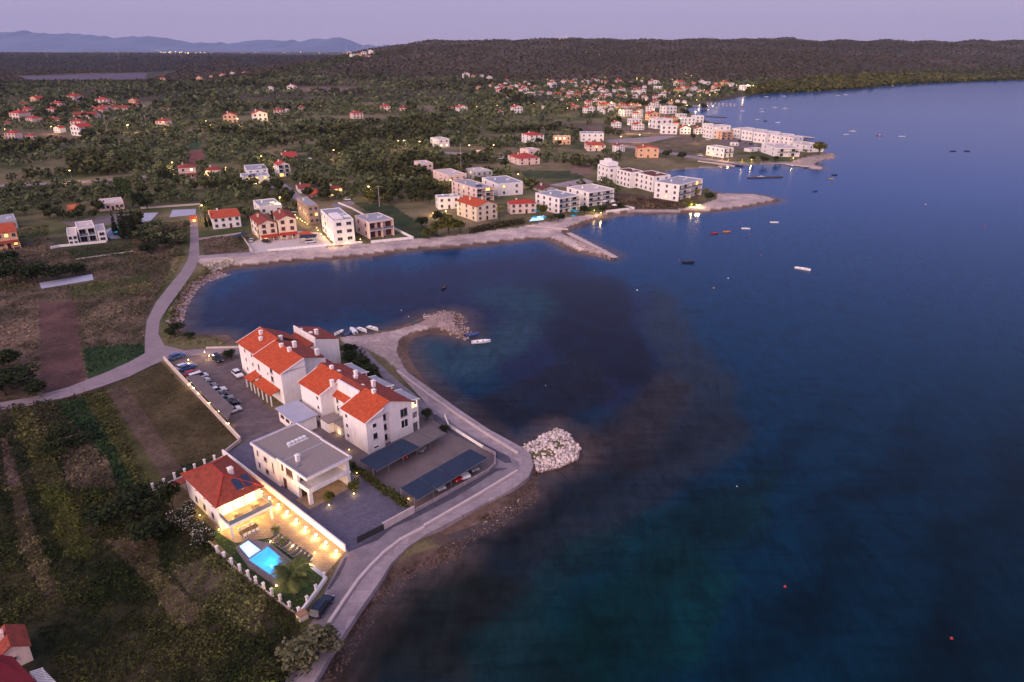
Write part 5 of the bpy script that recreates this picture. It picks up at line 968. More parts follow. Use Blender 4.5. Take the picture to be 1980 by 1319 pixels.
sa = empty('shade_sail', (*G(437, 466), 1.2), R(-30), 'dark blue sheet laid out left of the yellow house', 'awning'); MB().slab([(1, 2, 1.9), (5, 2, 1.9), (5, 9, 2.0), (1, 9, 2.0)], .08).build('cloth', M['shade'], sa)
for x in (1.1, 4.9):
    for y in (2.1, 8.9): MB().cyl(x, y, 0, 1.85, .06).build('post', M['metal'], sa)
for i, (x, y) in enumerate(((845,630),(905,710),(905,745),(960,735),(1040,755))):
    pass
# lamps in the alleys, car parks and gardens
GL = [(365,700,'bulbw',260,'bright white lamp beside the blue car'),(405,692,'bulbw',260,'bright globe lamp left of the black off road car'),(396,685,'bulb',160,'yellow lamp across the drive from the bright globe'),(366,748,'bulbw',120,'white lamp high on the field wall'),(376,755,'bulbw',120,'white lamp just below the first on the field wall'),(384,766,'bulb',80,'orange lamp behind the grey canopy'),(406,784,'bulb',120,'strong orange lamp low on the field wall'),(424,800,'bulbw',50,'dim lamp near the lower end of the grey canopy'),(443,824,'bulb',90,'lamp at the bottom of the field wall'),(636,977,'bulb',60,'lamp at the foot of the left little tree'),(684,955,'bulb',60,'lamp at the foot of the right little tree'),(790,965,'bulb',40,'small lamp under the seaward carport corner'),(690,915,'bulb',60,'warm lamp behind the hedge by the carport'),(675,870,'bulb',40,'lamp in the passage beside the front apartments'),(655,838,'bulb',60,'warm lamp at the yellow entrance box')]
for x, y, b_, e_, lb in GL: gx, gy = G(x, y, 1.6); garden_lamp(gx, gy, 1.24, lb, e_, .9 if y < 830 else .3, grp=None, bulb=b_)
AL0 = [c5(x, y) for x, y in ((835,625),(850,650),(875,658),(890,672),(910,685),(930,697),(1000,725),(1010,745),(1035,775),(1060,795),(1085,790),(1110,818),(1130,855),(1230,835),(1335,815))]+[c6(x, y) for x, y in ((305,695),(330,682),(405,678),(1540,670),(1590,690))]+[c7(x, y) for x, y in ((935,365),(1015,388),(1085,402),(1130,408),(1228,408),(1295,405),(870,725),(905,728),(925,728),(1590,395))]+[n_(x, y) for x, y in ((450,405),(700,320),(730,310),(1130,530),(1360,300))]
AL = sorted(AL0[:15])+sorted(AL0[15:20])+sorted(AL0[20:30])+sorted(AL0[30:])
for i, (x, y) in enumerate(AL):
    nth = ORD[i if i < 15 else i-15 if i < 20 else i-20 if i < 30 else i-30]
    gx, gy = G(x, y, 1.8); w_ = 'beside the townhouse alley' if i < 15 else ('by the beach houses' if i < 20 else ('on the quay and gardens of the point' if i < 30 else 'in the hillside villa gardens'))
    garden_lamp(gx, gy, 1.22, nth+' small warm lamp from the left '+w_, 260 if i < 15 else 900, 1.1, grp='lamps '+w_, r=.16)
# ------------------------------------------------------------------ boats
def hull_mesh(Ln, Bm, m, deck=True):
    mb = MB(); n = 9; secs = []
    for i in range(n):
        t = i/(n-1); x = -Ln/2+Ln*t; b = Bm/2*(1-max(0, (t-.45)/.55)**2.2)*(.86+.14*min(1, t/.25)); b = max(b, .02); sh_ = .55+.30*t*t
        secs.append([(x, -b, sh_), (x, -b*.8, .15), (x, -b*.35, -.22), (x, b*.35, -.22), (x, b*.8, .15), (x, b, sh_)])
    v = [p for s in secs for p in s]; f = [(i*6+j, i*6+j+1, (i+1)*6+j+1, (i+1)*6+j) for i in range(n-1) for j in range(5)]; f.append((0, 5, 4, 3, 2, 1)); f.append(tuple((n-1)*6+j for j in range(6)))
    k = len(v); v += [(s[0][0], s[0][1]*.84, s[0][2]) for s in secs]+[(s[0][0], -s[0][1]*.84, s[0][2]) for s in secs]+[(s[0][0], s[0][1]*.74, .25) for s in secs]+[(s[0][0], -s[0][1]*.74, .25) for s in secs]
    for i in range(n-1):
        f += [(i*6, (i+1)*6, k+i+1, k+i), (i*6+5, k+n+i, k+n+i+1, (i+1)*6+5)]
        if i < 6: f += [(k+i, k+i+1, k+2*n+i+1, k+2*n+i), (k+n+i, k+3*n+i, k+3*n+i+1, k+n+i+1), (k+2*n+i, k+2*n+i+1, k+3*n+i+1, k+3*n+i)]
        else: f.append((k+i, k+i+1, k+n+i+1, k+n+i))
    f.append((k+6, k+n+6, k+3*n+6, k+2*n+6)); mb.add(v, f); return mb.mesh('hull', M[m], smooth=False)
_bt = {}
def boat(px, py, heading, Ln, hull, label, kind='open', z=0.0):
    x, y = G(px, py, .3); o = empty('sailing_boat' if kind == 'sail' else 'motor_boat', (x, y, z), R(heading), label, 'boat'); k = (round(Ln, 1), hull)
    if k not in _bt: _bt[k] = hull_mesh(Ln, Ln*.36, hull)
    link('hull', _bt[k], o)
    if y > 300: o.scale = (.8, .8, .8)
    for i in (-.18, .12): MB().box(Ln*i-.15, Ln*i+.15, -Ln*.13, Ln*.13, .42, .48).build('bench', M['wood'], o)
    e = MB().box(-Ln/2-.35, -Ln/2-.02, -.15, .15, .35, 1.0).box(-Ln/2-.25, -Ln/2-.1, -.06, .06, -.3, .35).build('outboard_motor', M['darkmetal'], o)
    if kind in ('cabin', 'sail'):
        MB().add([(-.2, -Ln*.12, .5), (Ln*.25, -Ln*.09, .6), (Ln*.25, Ln*.09, .6), (-.2, Ln*.12, .5), (-.1, -Ln*.1, 1.25), (Ln*.12, -Ln*.08, 1.2), (Ln*.12, Ln*.08, 1.2), (-.1, Ln*.1, 1.25)], [(0,1,5,4),(1,2,6,5),(2,3,7,6),(3,0,4,7),(4,5,6,7)]).build('cabin', M['hullwhite'], o); MB().box(Ln*.05, Ln*.055+.05, -Ln*.085, Ln*.085, .8, 1.12).build('windscreen', M['glass'], o)
    if kind == 'cover': MB().slab([(-Ln*.4, -Ln*.15, .75), (Ln*.3, -Ln*.12, .95), (Ln*.3, Ln*.12, .95), (-Ln*.4, Ln*.15, .75)], .2).build('cover', M['hullwhite'], o)
    if kind == 'sail': MB().cyl(.3, 0, .5, 9.5, .09, .05, 6).build('mast', M['chairw'], o); MB().box(-3, .3, -.08, .08, 1.7, 1.9).build('boom', M['hullwhite'], o)
    return o
BT = [(930,661,12,5.8,'hullwhite','white open boat moored off the rocky spit, the larger of two','open'),(913,648,18,4.3,'hullblue','small blue and white boat next to the larger moored one','open'),(834,614,10,5.2,'hullwhite','white boat pulled up on the rocky spit','open'),(846,619,12,4.8,'hullwhite','second white boat lying on the rocky spit','open'),(803,627,80,3.6,'hullgreen','small dark green boat at the root of the spit','open'),(655,644,60,4.2,'hullwhite','leftmost white boat moored behind the apartments','open'),(683,640,120,5.0,'hullwhite','white boat under a cover, biggest behind the apartments','cover'),(672,646,60,4.0,'hullblue','dark boat squeezed left of the covered one','open'),(700,638,-40,4.6,'hullwhite','white boat just right of the covered one','open'),(721,635,-35,4.6,'hullwhite','rightmost white boat moored behind the apartments','open'),
 (858,555,80,4.0,'hulldark','small dark boat alone in the still bay','open'),(1331,507,0,4.8,'hulldark','dark rubber boat in open water off the groyne','open'),(1552,520,-35,6.0,'hullwhite','white boat lying alone in the open bay','open'),(1382,451,20,5.0,'hullred','red boat, left end of the slanting line off the sand spit','open'),(1405,448,5,5.0,'hullorange','orange edged boat next to the red one','open'),(1442,442,-10,5.2,'hullwhite','white boat third in the slanting line off the sand spit','open'),(1497,430,-5,5.4,'hullwhite','white boat at the right end of the slanting line','open'),(1607,346,0,4.8,'hullyellow','yellowish boat off the far point','open'),(1614,338,0,4.6,'hulldark','dark boat just behind the yellowish one','open'),(1577,369,30,4.4,'hullblue','dark blue dinghy midway between the two points','open'),(1471,342,0,6.5,'hullwhite','white cabin boat tied to the lone pontoon','cabin'),
 (1636,260,0,7,'hullwhite','small white boat left of the large cabin boat','open'),(1649,254,0,9,'hullwhite','large white cabin boat in the middle of the bay','cabin'),(1700,262,0,7,'hullred','red and white boat right of the large cabin boat','cabin'),(1744,264,0,9,'hullwhite','long white boat furthest right of the bay group','open'),(1843,292,0,6,'hulldark','dark reddish boat far right','open'),(1870,292,0,6,'hulldark','dark boat beside the reddish one far right','open'),(1498,208,0,10,'hullwhite','large white cruiser among the harbour moorings','cabin'),(1518,210,0,10,'hullwhite','sailing boat with a tall mast among the harbour moorings','sail'),(1504,237,0,8,'hullwhite','white cabin boat nearest the row houses','cabin'),(1472,211,0,7,'hullwhite','white boat in the harbour, upper of a close pair','open'),(1473,216,0,7,'hullwhite','white boat in the harbour, lower of a close pair','open'),(1435,206,0,6,'hullred','reddish boat just off the long jetty','open'),(1436,215,0,7,'hullwhite','white and dark boat off the long jetty','cabin'),(1464,231,0,6,'hullwhite','tiny white boat left of the row house moorings','open'),(1480,234,20,6,'hulldark','dark dinghy among the row house moorings','open'),(1482,187,0,9,'hullwhite','white boat close under the wooded shore','cabin'),(1516,186,0,9,'hullwhite','white boat second along the wooded shore','cabin'),(1620,185,0,9,'hullwhite','pale boat off the wooded shore, left of two','open'),(1635,183,0,9,'hullwhite','pale boat off the wooded shore, right of two','cabin'),(1560,324,0,5,'hulldark','low dark boat by the far jetty','open')]
for a in BT: boat(*a)
for i in range(22):
    s_ = i % 2; t = (i//2)/10; boat(1346+t*74, 198.2+t*3 if s_ else 202.2+t*2.2, random.choice((80, 95, 100)), random.choice((6, 7, 8)), random.choice(('hullwhite', 'hullwhite', 'hullblue')), f"{'far' if s_ else 'near'} side of the long harbour jetty, small moored boat {['at its root','next to the root','third out from the root','fourth out from the root','fifth out from the root','at mid length','just past mid length','fourth from the tip','third from the tip','next to the tip','at its tip'][i//2]}", random.choice(('open', 'cabin')))
for x, y, c, r_, w_ in ((1232,561,'hullwhite',.3,'white mooring buoy right of the groyne tip'),(1408,538,'hullwhite',.25,'small white buoy in mid bay'),(1380,557,'hullorange',.35,'orange buoy in mid bay'),(1472,494,'hullred',.3,'tiny red buoy above the lone white boat'),(1903,438,'hullred',.4,'lone red buoy far right'),(1518,1134,'hullred',.24,'red buoy in the dark near water'),(1840,1234,'hullred',.24,'red float nearest the lower right corner'),(1425,940,'hullwhite',.12,'tiny white float in the weedy water'),(1313,504,'hullred',.3,'red buoy left of the rubber boat'),(776,600,'hullwhite',.18,'white buoy behind the moored boats'),(790,612,'hullwhite',.18,'white buoy near the spit'),(1055,745,'hullwhite',.1,'tiny float in the inner bay'),(1790,395,'hullwhite',.3,'white buoy far out right'),(1450,452,'hullred',.25,'red buoy below the slanting boats'),(1428,433,'hullred',.25,'red buoy above the slanting boats')):
    gx, gy = G(x, y, .1); o = empty('mooring_buoy', (gx, gy, 0), 0, w_, 'buoy'); MB().ball((0, 0, .05), r_, sz=.85).build('float', M[c], o); MB().cyl(0, 0, .05+r_*.7, .05+r_*1.25, .04).build('eye', M['metal'], o)
gx, gy = G(1236, 673, .1)
# ------------------------------------------------------------------ stones
def rockmesh(seed, m, n=10):
    r = np.random.default_rng(seed); bm = bmesh.new(); bmesh.ops.create_icosphere(bm, subdivisions=1, radius=1)
    for v in bm.verts: v.co *= float(r.uniform(.7, 1.15)); v.co.z *= .75
    me = bpy.data.meshes.new('boulder'); bm.to_mesh(me); bm.free(); me.materials.append(M[m]); return me
RK = [rockmesh(i, 'stone') for i in range(5)]
def inside_px(poly, x, y, z=0): q = P(x, y, z); return bool(inpoly(np.array([q[0]]), np.array([q[1]]), poly)[0])
def stones(name, poly, n, s0, s1, m, label, z=None, seed=1):
    """many small stones as one object"""
    r = np.random.default_rng(seed); pw = [G(*p, .5) for p in poly]; xs = [p[0] for p in pw]; ys = [p[1] for p in pw]
    X_ = r.uniform(min(xs), max(xs), n*6); Y_ = r.uniform(min(ys), max(ys), n*6); k = inpoly(X_, Y_, pw); X_, Y_ = X_[k][:n], Y_[k][:n]
    Z_ = terrain(X_, Y_)+0 if z is None else np.full(len(X_), z); n = len(X_)
    base = np.array([(1,0,0),(-1,0,0),(0,1,0),(0,-1,0),(0,0,1),(0,0,-1)], float); fc = np.array([(0,2,4),(2,1,4),(1,3,4),(3,0,4),(2,0,5),(1,2,5),(3,1,5),(0,3,5)])
    V = base[None]*r.uniform(.6, 1.2, (n, 6, 3))*r.uniform(s0, s1, (n, 1, 1))*np.array([1.2, 1, .7]); a = r.uniform(0, 6.28, n); c_, s_ = np.cos(a)[:, None], np.sin(a)[:, None]
    V = np.stack([V[..., 0]*c_-V[..., 1]*s_, V[..., 0]*s_+V[..., 1]*c_, V[..., 2]], -1); V += np.stack([X_, Y_, np.maximum(Z_, -.05)], -1)[:, None, :]
    me = rawmesh(name, V.reshape(-1, 3), (fc[None]+6*np.arange(n)[:, None, None]).reshape(-1, 3), None, M[m]); o = link(name, me); tag(o, label, 'stones', kind='stuff'); return o
gro = [(1008,866),(1045,846),(1076,828),(1100,840),(1122,866),(1118,887),(1085,903),(1040,912),(1030,895)]
gw = [G(*p, .3) for p in gro]; xs, ys_ = [p[0] for p in gw], [p[1] for p in gw]; cxg, cyg = sum(xs)/len(xs), sum(ys_)/len(ys_)
k = 0; tries = 0
while k < 290 and tries < 4000:
    tries += 1; x, y = random.uniform(min(xs), max(xs)), random.uniform(min(ys_), max(ys_))
    if not bool(inpoly(np.array([x]), np.array([y]), gw)[0]): continue
    d = math.hypot(x-cxg, y-cyg); s = random.uniform(.26, .54)*(1.3 if random.random() < .15 else 1); o = link('boulder', RK[k % 5]); o.location = (x, y, max(.15, 1.05-d*.10)+random.uniform(-.1, .25)); o.rotation_euler = (random.uniform(0, 6), random.uniform(0, 6), random.uniform(0, 6)); o.scale = (s*1.25, s, s*.85)
    tag(o, 'pale limestone boulder heaped in the short groyne at the road bend', 'boulder', 'boulders of the groyne at the road bend'); k += 1
stones('small_rubble', gro, 900, .12, .32, 'stone', 'small grey rubble between the groyne boulders', z=.62, seed=18)
stones('wet_rubble', [(1030,905),(1085,902),(1122,885),(1124,862),(1112,846),(1118,866),(1112,884),(1083,898),(1036,906)], 160, .2, .45, 'wetrock', 'dark wet stones along the water edge of the groyne', z=.1, seed=19)
core = MB().prism(grow(gw, 1.0), -2, .35).prism(grow(gw, .6), .3, .62).build('rubble_core', M['rock']); tag(core, 'dark rubble core under the pale groyne boulders', 'rubble', kind='stuff')
stones('riprap', [(425,524),(445,530),(402,543),(384,556),(369,576),(359,600),(353,625),(330,636),(322,625),(330,600),(348,570),(370,548),(400,530)], 900, .2, .6, 'rock', 'band of pale stones lining the left end of the still bay', seed=2)
stones('shore_stones', [(640,1225),(720,1130),(850,1062),(1000,955),(1035,915),(1045,960),(980,1010),(900,1050),(890,1075),(800,1110),(740,1170),(660,1300),(610,1330),(600,1330)], 2600, .08, .34, 'wetrock', 'weedy brown stones along the foot of the promenade', seed=3)
stones('shore_stones', [(850,1065),(1000,960),(1020,970),(960,1010),(900,1035),(870,1060)], 70, .08, .25, 'stone', 'scattered pale stones below the promenade', seed=4)
stones('shore_rocks', [(815,606),(860,598),(890,603),(905,620),(880,628),(840,628)], 150, .25, .55, 'rock', 'jagged pale rocks at the tip of the spit, far side', seed=5)
stones('shore_rocks', [(850,636),(890,626),(910,632),(912,645),(900,657),(875,648)], 130, .25, .55, 'rock', 'jagged pale rocks at the tip of the spit, near side', seed=6)
stones('groyne_stones', [(1098,455),(1110,449),(1150,470),(1192,494),(1185,501),(1160,496),(1120,480)], 400, .25, .6, 'rock', 'stones of the slanting groyne off the main beach', seed=8)
stones('shore_stones', [(1590,300),(1612,296),(1616,304),(1600,310)], 90, .5, 1.1, 'rock', 'dark rocks at the very tip of the far point', seed=9)
# ------------------------------------------------------------------ house corner in the lower left
c7b = crop(0,1000,3.96)
q1 = [G(*c7b(x, y), 5.5) for x, y in ((-60,1100),(95,1065),(290,1270),(-60,1330))]
hA = empty('house', (q1[1][0], q1[1][1], 1.2), 0, 'house with plain maroon roof cut by the lower left corner', 'house'); o0 = q1[1]; l3 = [(x-o0[0], y-o0[1]) for x, y in q1]
MB().slab([(l3[0][0], l3[0][1], 5.6), (l3[1][0], l3[1][1], 4.3), (l3[2][0], l3[2][1], 4.3), (l3[3][0], l3[3][1], 5.6)], .2).build('roof', M['maroon'], hA); MB().prism(grow(l3, .9), -1, 4.0).build('wall', M['pink'], hA)
q1 = [G(*c7b(x, y), 4.6) for x, y in ((70,985),(205,960),(300,960),(220,900))]
a0 = G(*c7b(-25, 1080), 4.2); a1 = G(*c7b(212, 972), 4.2); an = math.atan2(a1[1]-a0[1], a1[0]-a0[0]); wd = math.hypot(a1[0]-a0[0], a1[1]-a0[1])
hB = house('house', 'small pinkish house with orange roof and fat chimney in the lower left corner', a0, an, wd, 4.5, 3.0, wm='pink', roof='gabley', rm='tiledark', rh=1.2, st=1, nf=1, nl=1, ww=.5, wh=.6, chim=1, door=False)
q1 = [G(*c7b(x, y), 3.6) for x, y in ((230,1180),(320,1150),(435,1268),(290,1268))]; pg = empty('pergola', (q1[0][0], q1[0][1], 1.2), 0, 'white slatted pergola beside the maroon roof', 'pergola'); A, B, C_, D_ = [Vector((x-q1[0][0], y-q1[0][1], 2.4)) for x, y in q1]
for i in range(9):
    t = i/9+.02; MB().slab([tuple(A.lerp(D_, t)), tuple(B.lerp(C_, t)), tuple(B.lerp(C_, t+.05)), tuple(A.lerp(D_, t+.05))], .1).build('slat', M['white'], pg)
for p_ in (A, B, C_, D_): MB().box(p_.x-.08, p_.x+.08, p_.y-.08, p_.y+.08, 0, 2.3).build('post', M['white'], pg)
bx = G(585, 1195, 1.3); o = empty('stone_bin', (bx[0], bx[1], 1.2), R(46), 'square stone box at the corner of the palm lawn', 'box'); MB().box(-.7, .7, -.6, .6, 0, 1.0).build('body', M['cream'], o); MB().box(-.75, .75, -.65, .65, 1.003, 1.1).build('lid', M['wood'], o)
# ------------------------------------------------------------------ far towns: every house its own object
PROT = []
def proto(*a, **k):
    h = house('village_house', 'x', (0, 0), 0, *a, gz=0, fp=False, back=False, door=False, **k); PROT.append(h); return h
for wm_, rf, rm_, w_, d_, hh, st in (('white','gabley','tilered',10,9,6,2),('cream','gablex','tile',11,9,6,2),('pink','hip','tilered',11,10,5.8,2),('white','flat','rooflight',12,10,6.2,2),('white','gabley','tiledark',11,11,8.6,3),('yellow','hip','tile',11,9,6,2),('pink','gablex','tiledark',13,9,3.4,1),('peach','gabley','tilered',10,9,6,2)):
    proto(w_, d_, hh, wm=wm_, roof=rf, rm=rm_, rh=1.9, st=st, nf=3, nl=2, ww=1.5, wh=1.5, chim=1, wk='dark')
PN = ['white gabled house with red roof','cream house with orange roof','pinkish house with hipped red roof','white flat roofed house','tall white house with dark red roof','yellow hipped house','low pinkish house with long dull roof','peach coloured gabled house']
used = {i: False for i in range(len(PROT))}
C3 = [(110,135,90),(210,125,60),(310,125,50),(385,155,85),(265,275,80),(400,240,60),(490,310,110),(550,270,80),(575,225,70),(650,275,80),(690,310,70),(745,215,50),(820,210,60),(800,320,130),(610,375,100),(895,350,100),(910,275,60),(1020,320,70),(1120,330,70),(1150,250,100),(1265,295,80),(1180,370,110),(1260,410,70),(1330,385,80),(1360,340,100),(1430,370,90),(1480,340,80),(1370,210,80),(1260,210,60),(1420,240,40),(1550,225,90),(1640,190,90),(1650,240,60),(1610,340,110),(1620,290,80),(705,550,160),(1420,520,120),(1340,480,90),(1580,460,110),(1575,555,160),(70,540,80),(540,570,70),(1020,505,80)]
C4 = [(30,190,60),(100,205,80),(255,205,110),(350,200,60),(40,290,80),(110,330,90),(170,260,90),(230,310,80),(60,395,110),(150,370,80),(270,370,80),(320,300,90),(345,370,50),(470,275,90),(470,335,90),(540,340,110),(670,220,150),(710,285,110),(620,310,70),(590,370,60),(740,310,80),(780,370,90),(850,330,80),(700,380,80),(680,420,60),(1000,230,130),(1090,235,80),(1160,225,90),(1255,200,80),(1330,215,80),(1425,225,70),(1540,230,110),(1620,240,70),(1780,280,120),(1870,290,70),(1940,280,80),(980,310,110),(1080,295,110),(1170,290,80),(1240,330,100),(1430,280,110),(1340,330,80),(1420,330,90),(60,505,130),(190,500,100),(310,490,100),(430,490,100),(350,590,150),(470,580,80),(500,608,130),(650,640,190),(700,490,100),(620,545,120),(850,560,180),(740,470,100),(830,650,110),(930,640,80),(1010,620,120),(1160,660,160),(220,725,140),(440,700,160),(490,755,160),(730,740,260),(790,800,220),(930,710,100),(1020,800,170),(1060,690,170),(1200,800,150),(1290,745,140),(1370,840,90)]
CL = [(30,130,60),(110,160,80),(230,145,100),(350,120,140),(580,178,140),(750,95,160),(1080,138,150),(1230,140,90),(1455,130,110),(1500,160,110),(1800,200,100),(530,228,110),(800,215,110),(830,295,240),(1010,205,90),(1090,195,140),(1210,190,120),(1310,205,150),(1440,208,80),(1060,250,140),(230,245,140),(120,305,190),(30,355,80),(300,345,150),(520,335,160),(620,340,80),(610,445,120),(800,385,150),(840,355,90),(615,545,110),(810,475,220),(60,515,150),(290,528,90),(1760,380,150)]
CX_ = [(518,178,14),(556,176,22),(580,215,17),(433,238,34),(490,235,38),(530,223,22),(550,221,14),(683,230,26),(736,216,24),(773,214,22),(867,214,13),(887,219,26),(858,166,8),(310,157,12),(380,156,14),(405,151,10),(425,149,12),(445,146,12),(468,143,12),(700,107,14),(690,110,12),(672,106,12),(680,111,14),(712,106,12),(705,111,12),(1195,295,20)]
items = [(880+x/6.1875, 130+y/6.1875, w_/6.1875, 'far') for x, y, w_ in C3]+[(1150+x/6.1875, 130+y/6.1875, w_/6.1875, 'far') for x, y, w_ in C4]+[(x/5.8235, 180+y/5.8235, w_/5.8235, 'left') for x, y, w_ in CL]+[(x, y, w_, 'lone') for x, y, w_ in CX_]
rq = random.Random(77)
for _ in range(120):
    qx = rq.uniform(950, 1330); qy = rq.uniform(160, 222) if qx > 1130 else rq.uniform(158, 186)
    if qx > 1250 and qy > 205: continue
    if min(math.hypot((qx-a_[0]), (qy-a_[1])*2.2) for a_ in items) > 7: items.append((qx, qy, rq.uniform(8, 12), 'far'))
flatset = {(710,285),(780,370),(1160,660),(440,700),(730,740),(790,800),(1060,690),(1290,745),(1010,620),(850,560),(1370,840),(1780,280),(1330,215)}
flatpx = {(round(1150+x/6.1875), round(130+y/6.1875)) for x, y in flatset}
VIL = []; rr = random.Random(5)
for px, py, w_, gk in items:
    x, y, z = GT(px, py); dep = y*CC-(z-H)*SS
    wide = w_ > 30
    t = 3 if (round(px), round(py)) in flatpx else rr.choices([0,1,2,4,5,6,7,3], [5,3,4,4 if not wide else 1,1,3 if wide else 1,2,1])[0]
    if gk == 'left': t = rr.choice([0,2,2,6,6,6,7])
    src = PROT[t]; ang = rr.uniform(-.5, .25)+(.0 if gk == 'left' else .35); wm_ = w_*dep/F; k = wm_/14.0; k = max(.65, min(k, 2.3))*(1.05 if gk == 'left' else 1); VIL.append([px, py, t, gk, x, y, z, ang, k])
    FP.append((x, y+3, 7*k)); 
VIL.sort(key=lambda a: a[0]); cnt = {}
for px, py, t, gk, x, y, z, ang, k in VIL:
    src = PROT[t]; o = src if not used[t] else copy_tree(src); used[t] = True
    o.location = (x, y, z-.2); o.rotation_euler = (0, 0, ang); hz = min(k, 1.5); o.scale = (k, k, hz)
    if gk == 'left': row = ('back row' if py < 210 else 'middle row' if py < 240 else 'front row')+' of left village'
    elif gk == 'lone': row = 'distant hilltop hamlet' if py < 115 else ('lane below green hill' if py < 160 else 'olives between villages')
    else: row = ('hamlet on the slope' if px < 960 and py < 165 else 'top row of far town' if py < 172 else 'upper rows of far town' if py < 185 else 'middle rows of far town' if py < 202 else 'lower rows of far town' if py < 225 else 'seaward front of far town')
    key = (t, row); i = cnt.get(key, 0); cnt[key] = i+1
    o['label'] = f"{ORD[min(i,21)]} {PN[t]} from the left, {row}"; o['category'] = 'house'; o['group'] = 'houses of the '+('left hand village' if gk == 'left' else 'far town' if gk == 'far' else 'olive groves and hamlets')
for i, u_ in used.items():
    if not u_:
        for c in list(PROT[i].children): bpy.data.objects.remove(c)
        bpy.data.objects.remove(PROT[i])
# masts on the hill, pylons, wind turbines
def far_at(px, py, Yd): a = (px-CX)/F; zz = zof(Yd, py); return a*(Yd*CC-(zz-H)*SS), Yd, zz
for px, py, hh, w_ in ((1083,74,22,'left'),(1090,73,16,'middle'),(1095,72,30,'right')):
    x, y, z = far_at(px, py, 4250); z = tz(x, y); o = empty('radio_mast', (x, y, z-1), 0, f'{w_} mast of the three on the hill top', 'mast'); MB().cyl(0, 0, 0, hh, 1.4, .7, 6).build('mast', M['hullwhite'], o); MB().box(-6, 6, -4, 4, 0, 5).build('equipment_hut', M['pink'], o); MB().ball((0, 0, hh*.6), 2.2, n=6, k=4).build('dish', M['hullwhite'], o)
for px, py, w_ in ((98,135,'left'),(232,128,'middle'),(353,117,'right')):
    x, y, z = far_at(px, py, 3600); z = tz(x, y); o = empty('power_pylon', (x, y, z), 0, f'{w_} thin power pylon above the dark plain', 'pylon')
    for s in (-1, 1): 
        for q in (-1, 1): MB().cyl(s*3.5, q*3.5, 0, 26, .35, .2, 4, x1=s*.5, y1=q*.5).build('leg', M['metal'], o)
    MB().cyl(0, 0, 25.5, 38, .7, .2, 4).build('tower', M['metal'], o)
    for zz in (28, 33): MB().box(-7, 7, -.3, .3, zz, zz+.6).build('crossarm', M['metal'], o)
wr = random.Random(3)
for i, px in enumerate((668,690,702,716,727,737,749,765,773,783,796,803,812,824,914,953)):
    x, y, z = far_at(px, 86+wr.uniform(-1, 2) if px < 830 else 79, 15500); hgt = 95; o = empty('wind_turbine', (x, y, z-hgt), 0, f'{["first","second","third","fourth","fifth","sixth","seventh","eighth","ninth","tenth","eleventh","twelfth","thirteenth","fourteenth","fifteenth","last"][i]} white wind turbine from the left on the horizon', 'wind turbine', 'wind turbines on the horizon')
    MB().cyl(0, 0, -150, hgt, 3, 1.6, 6).build('tower', M['hullwhite'], o); a0 = wr.uniform(0, 2)
    for j in range(3): a = a0+j*2.094; MB().add([(-1, -3, hgt), (1, -3, hgt), (38*math.cos(a), -3, hgt+38*math.sin(a)), (0, -4.5, hgt)], [(0,1,2),(0,2,3),(1,3,2),(0,3,1)]).build('blade', M['hullwhite'], o)
for px, py, w_ in ((207,252,'left of the village path'),(276,247,'right of the village path'),(284,250,'beside the lit pink house'),(891,310,'by the loggia block'),(734,400,'above the sloping lawn'),(1268,205,'in front of the far town trees')):
    x, y, z = GT(px, py); o = empty('utility_pole', (x, y, z), 0, 'bare utility pole '+w_, 'pole'); k = y/300; MB().cyl(0, 0, 0, 9+2*k, .16, .1, 6).build('pole', M['parapet'], o); MB().box(-1.1, 1.1, -.06, .06, 8.4+2*k, 8.6+2*k).build('crossarm', M['metal'], o)
x, y = G(892, 342); o = empty('utility_pole', (x, y, 1.2), 0, 'tall pale mast rising behind the loggia block', 'pole'); MB().cyl(0, 0, 0, 15.5, .22, .12, 6).build('pole', M['metal'], o); MB().box(-.9, .9, -.2, .2, 15.0, 15.6).build('crossarm', M['metal'], o)
for i, (x, y) in enumerate(((1095,695),(1120,690),(1160,745),(1085,745),(1370,690),(1380,735),(1400,700),(1680,620),(1695,650),(1620,620))):
    gx, gy = G(*c6(x*1.0, y)); o = empty('parasol', (gx, gy, 1.2), i, ORD[i if i < 7 else i-7]+(' turquoise' if i < 7 else ' pale')+' parasol '+('in the beach villa gardens' if i < 7 else 'at the beach bar lawn'), 'parasol', 'beach garden parasols'); MB().cyl(0, 0, 0, 2.4, .05).build('pole', M['metal'], o); MB().cyl(0, 0, 2.1, 2.75, 1.6, .06, 8).build('canopy', M['teal' if i < 7 else 'chairw'], o)
for i, (x, y) in enumerate(((840,560),(875,545),(905,575),(860,490),(885,485))):
    gx, gy = G(*o_(x, y+25)); o = empty('parasol', (gx, gy, 1.45), i, ORD[i]+' turquoise parasol beside the unlit villa pool', 'parasol', 'villa pool parasols'); MB().cyl(0, 0, 0, 2.3, .05).build('pole', M['metal'], o); MB().cyl(0, 0, 2.0, 2.5, 1.5, .06, 4).build('canopy', M['teal'], o)
pz = empty('swimming_pool', (*G(*c6(1100,728)), 1.2), 0, 'small turquoise lit pool in front of the pink villa', 'swimming pool'); q = [G(*c6(x, y)) for x, y in ((1045,745),(1075,712),(1155,705),(1150,735))]; q0 = pz.location
MB().prism([((x-q0[0])*1.1, (y-q0[1])*1.15) for x, y in q], 0, .15).build('rim', M['slab'], pz); MB().prism([(x-q0[0], y-q0[1]) for x, y in q], .05, .2).build('water', M['spawater'], pz)
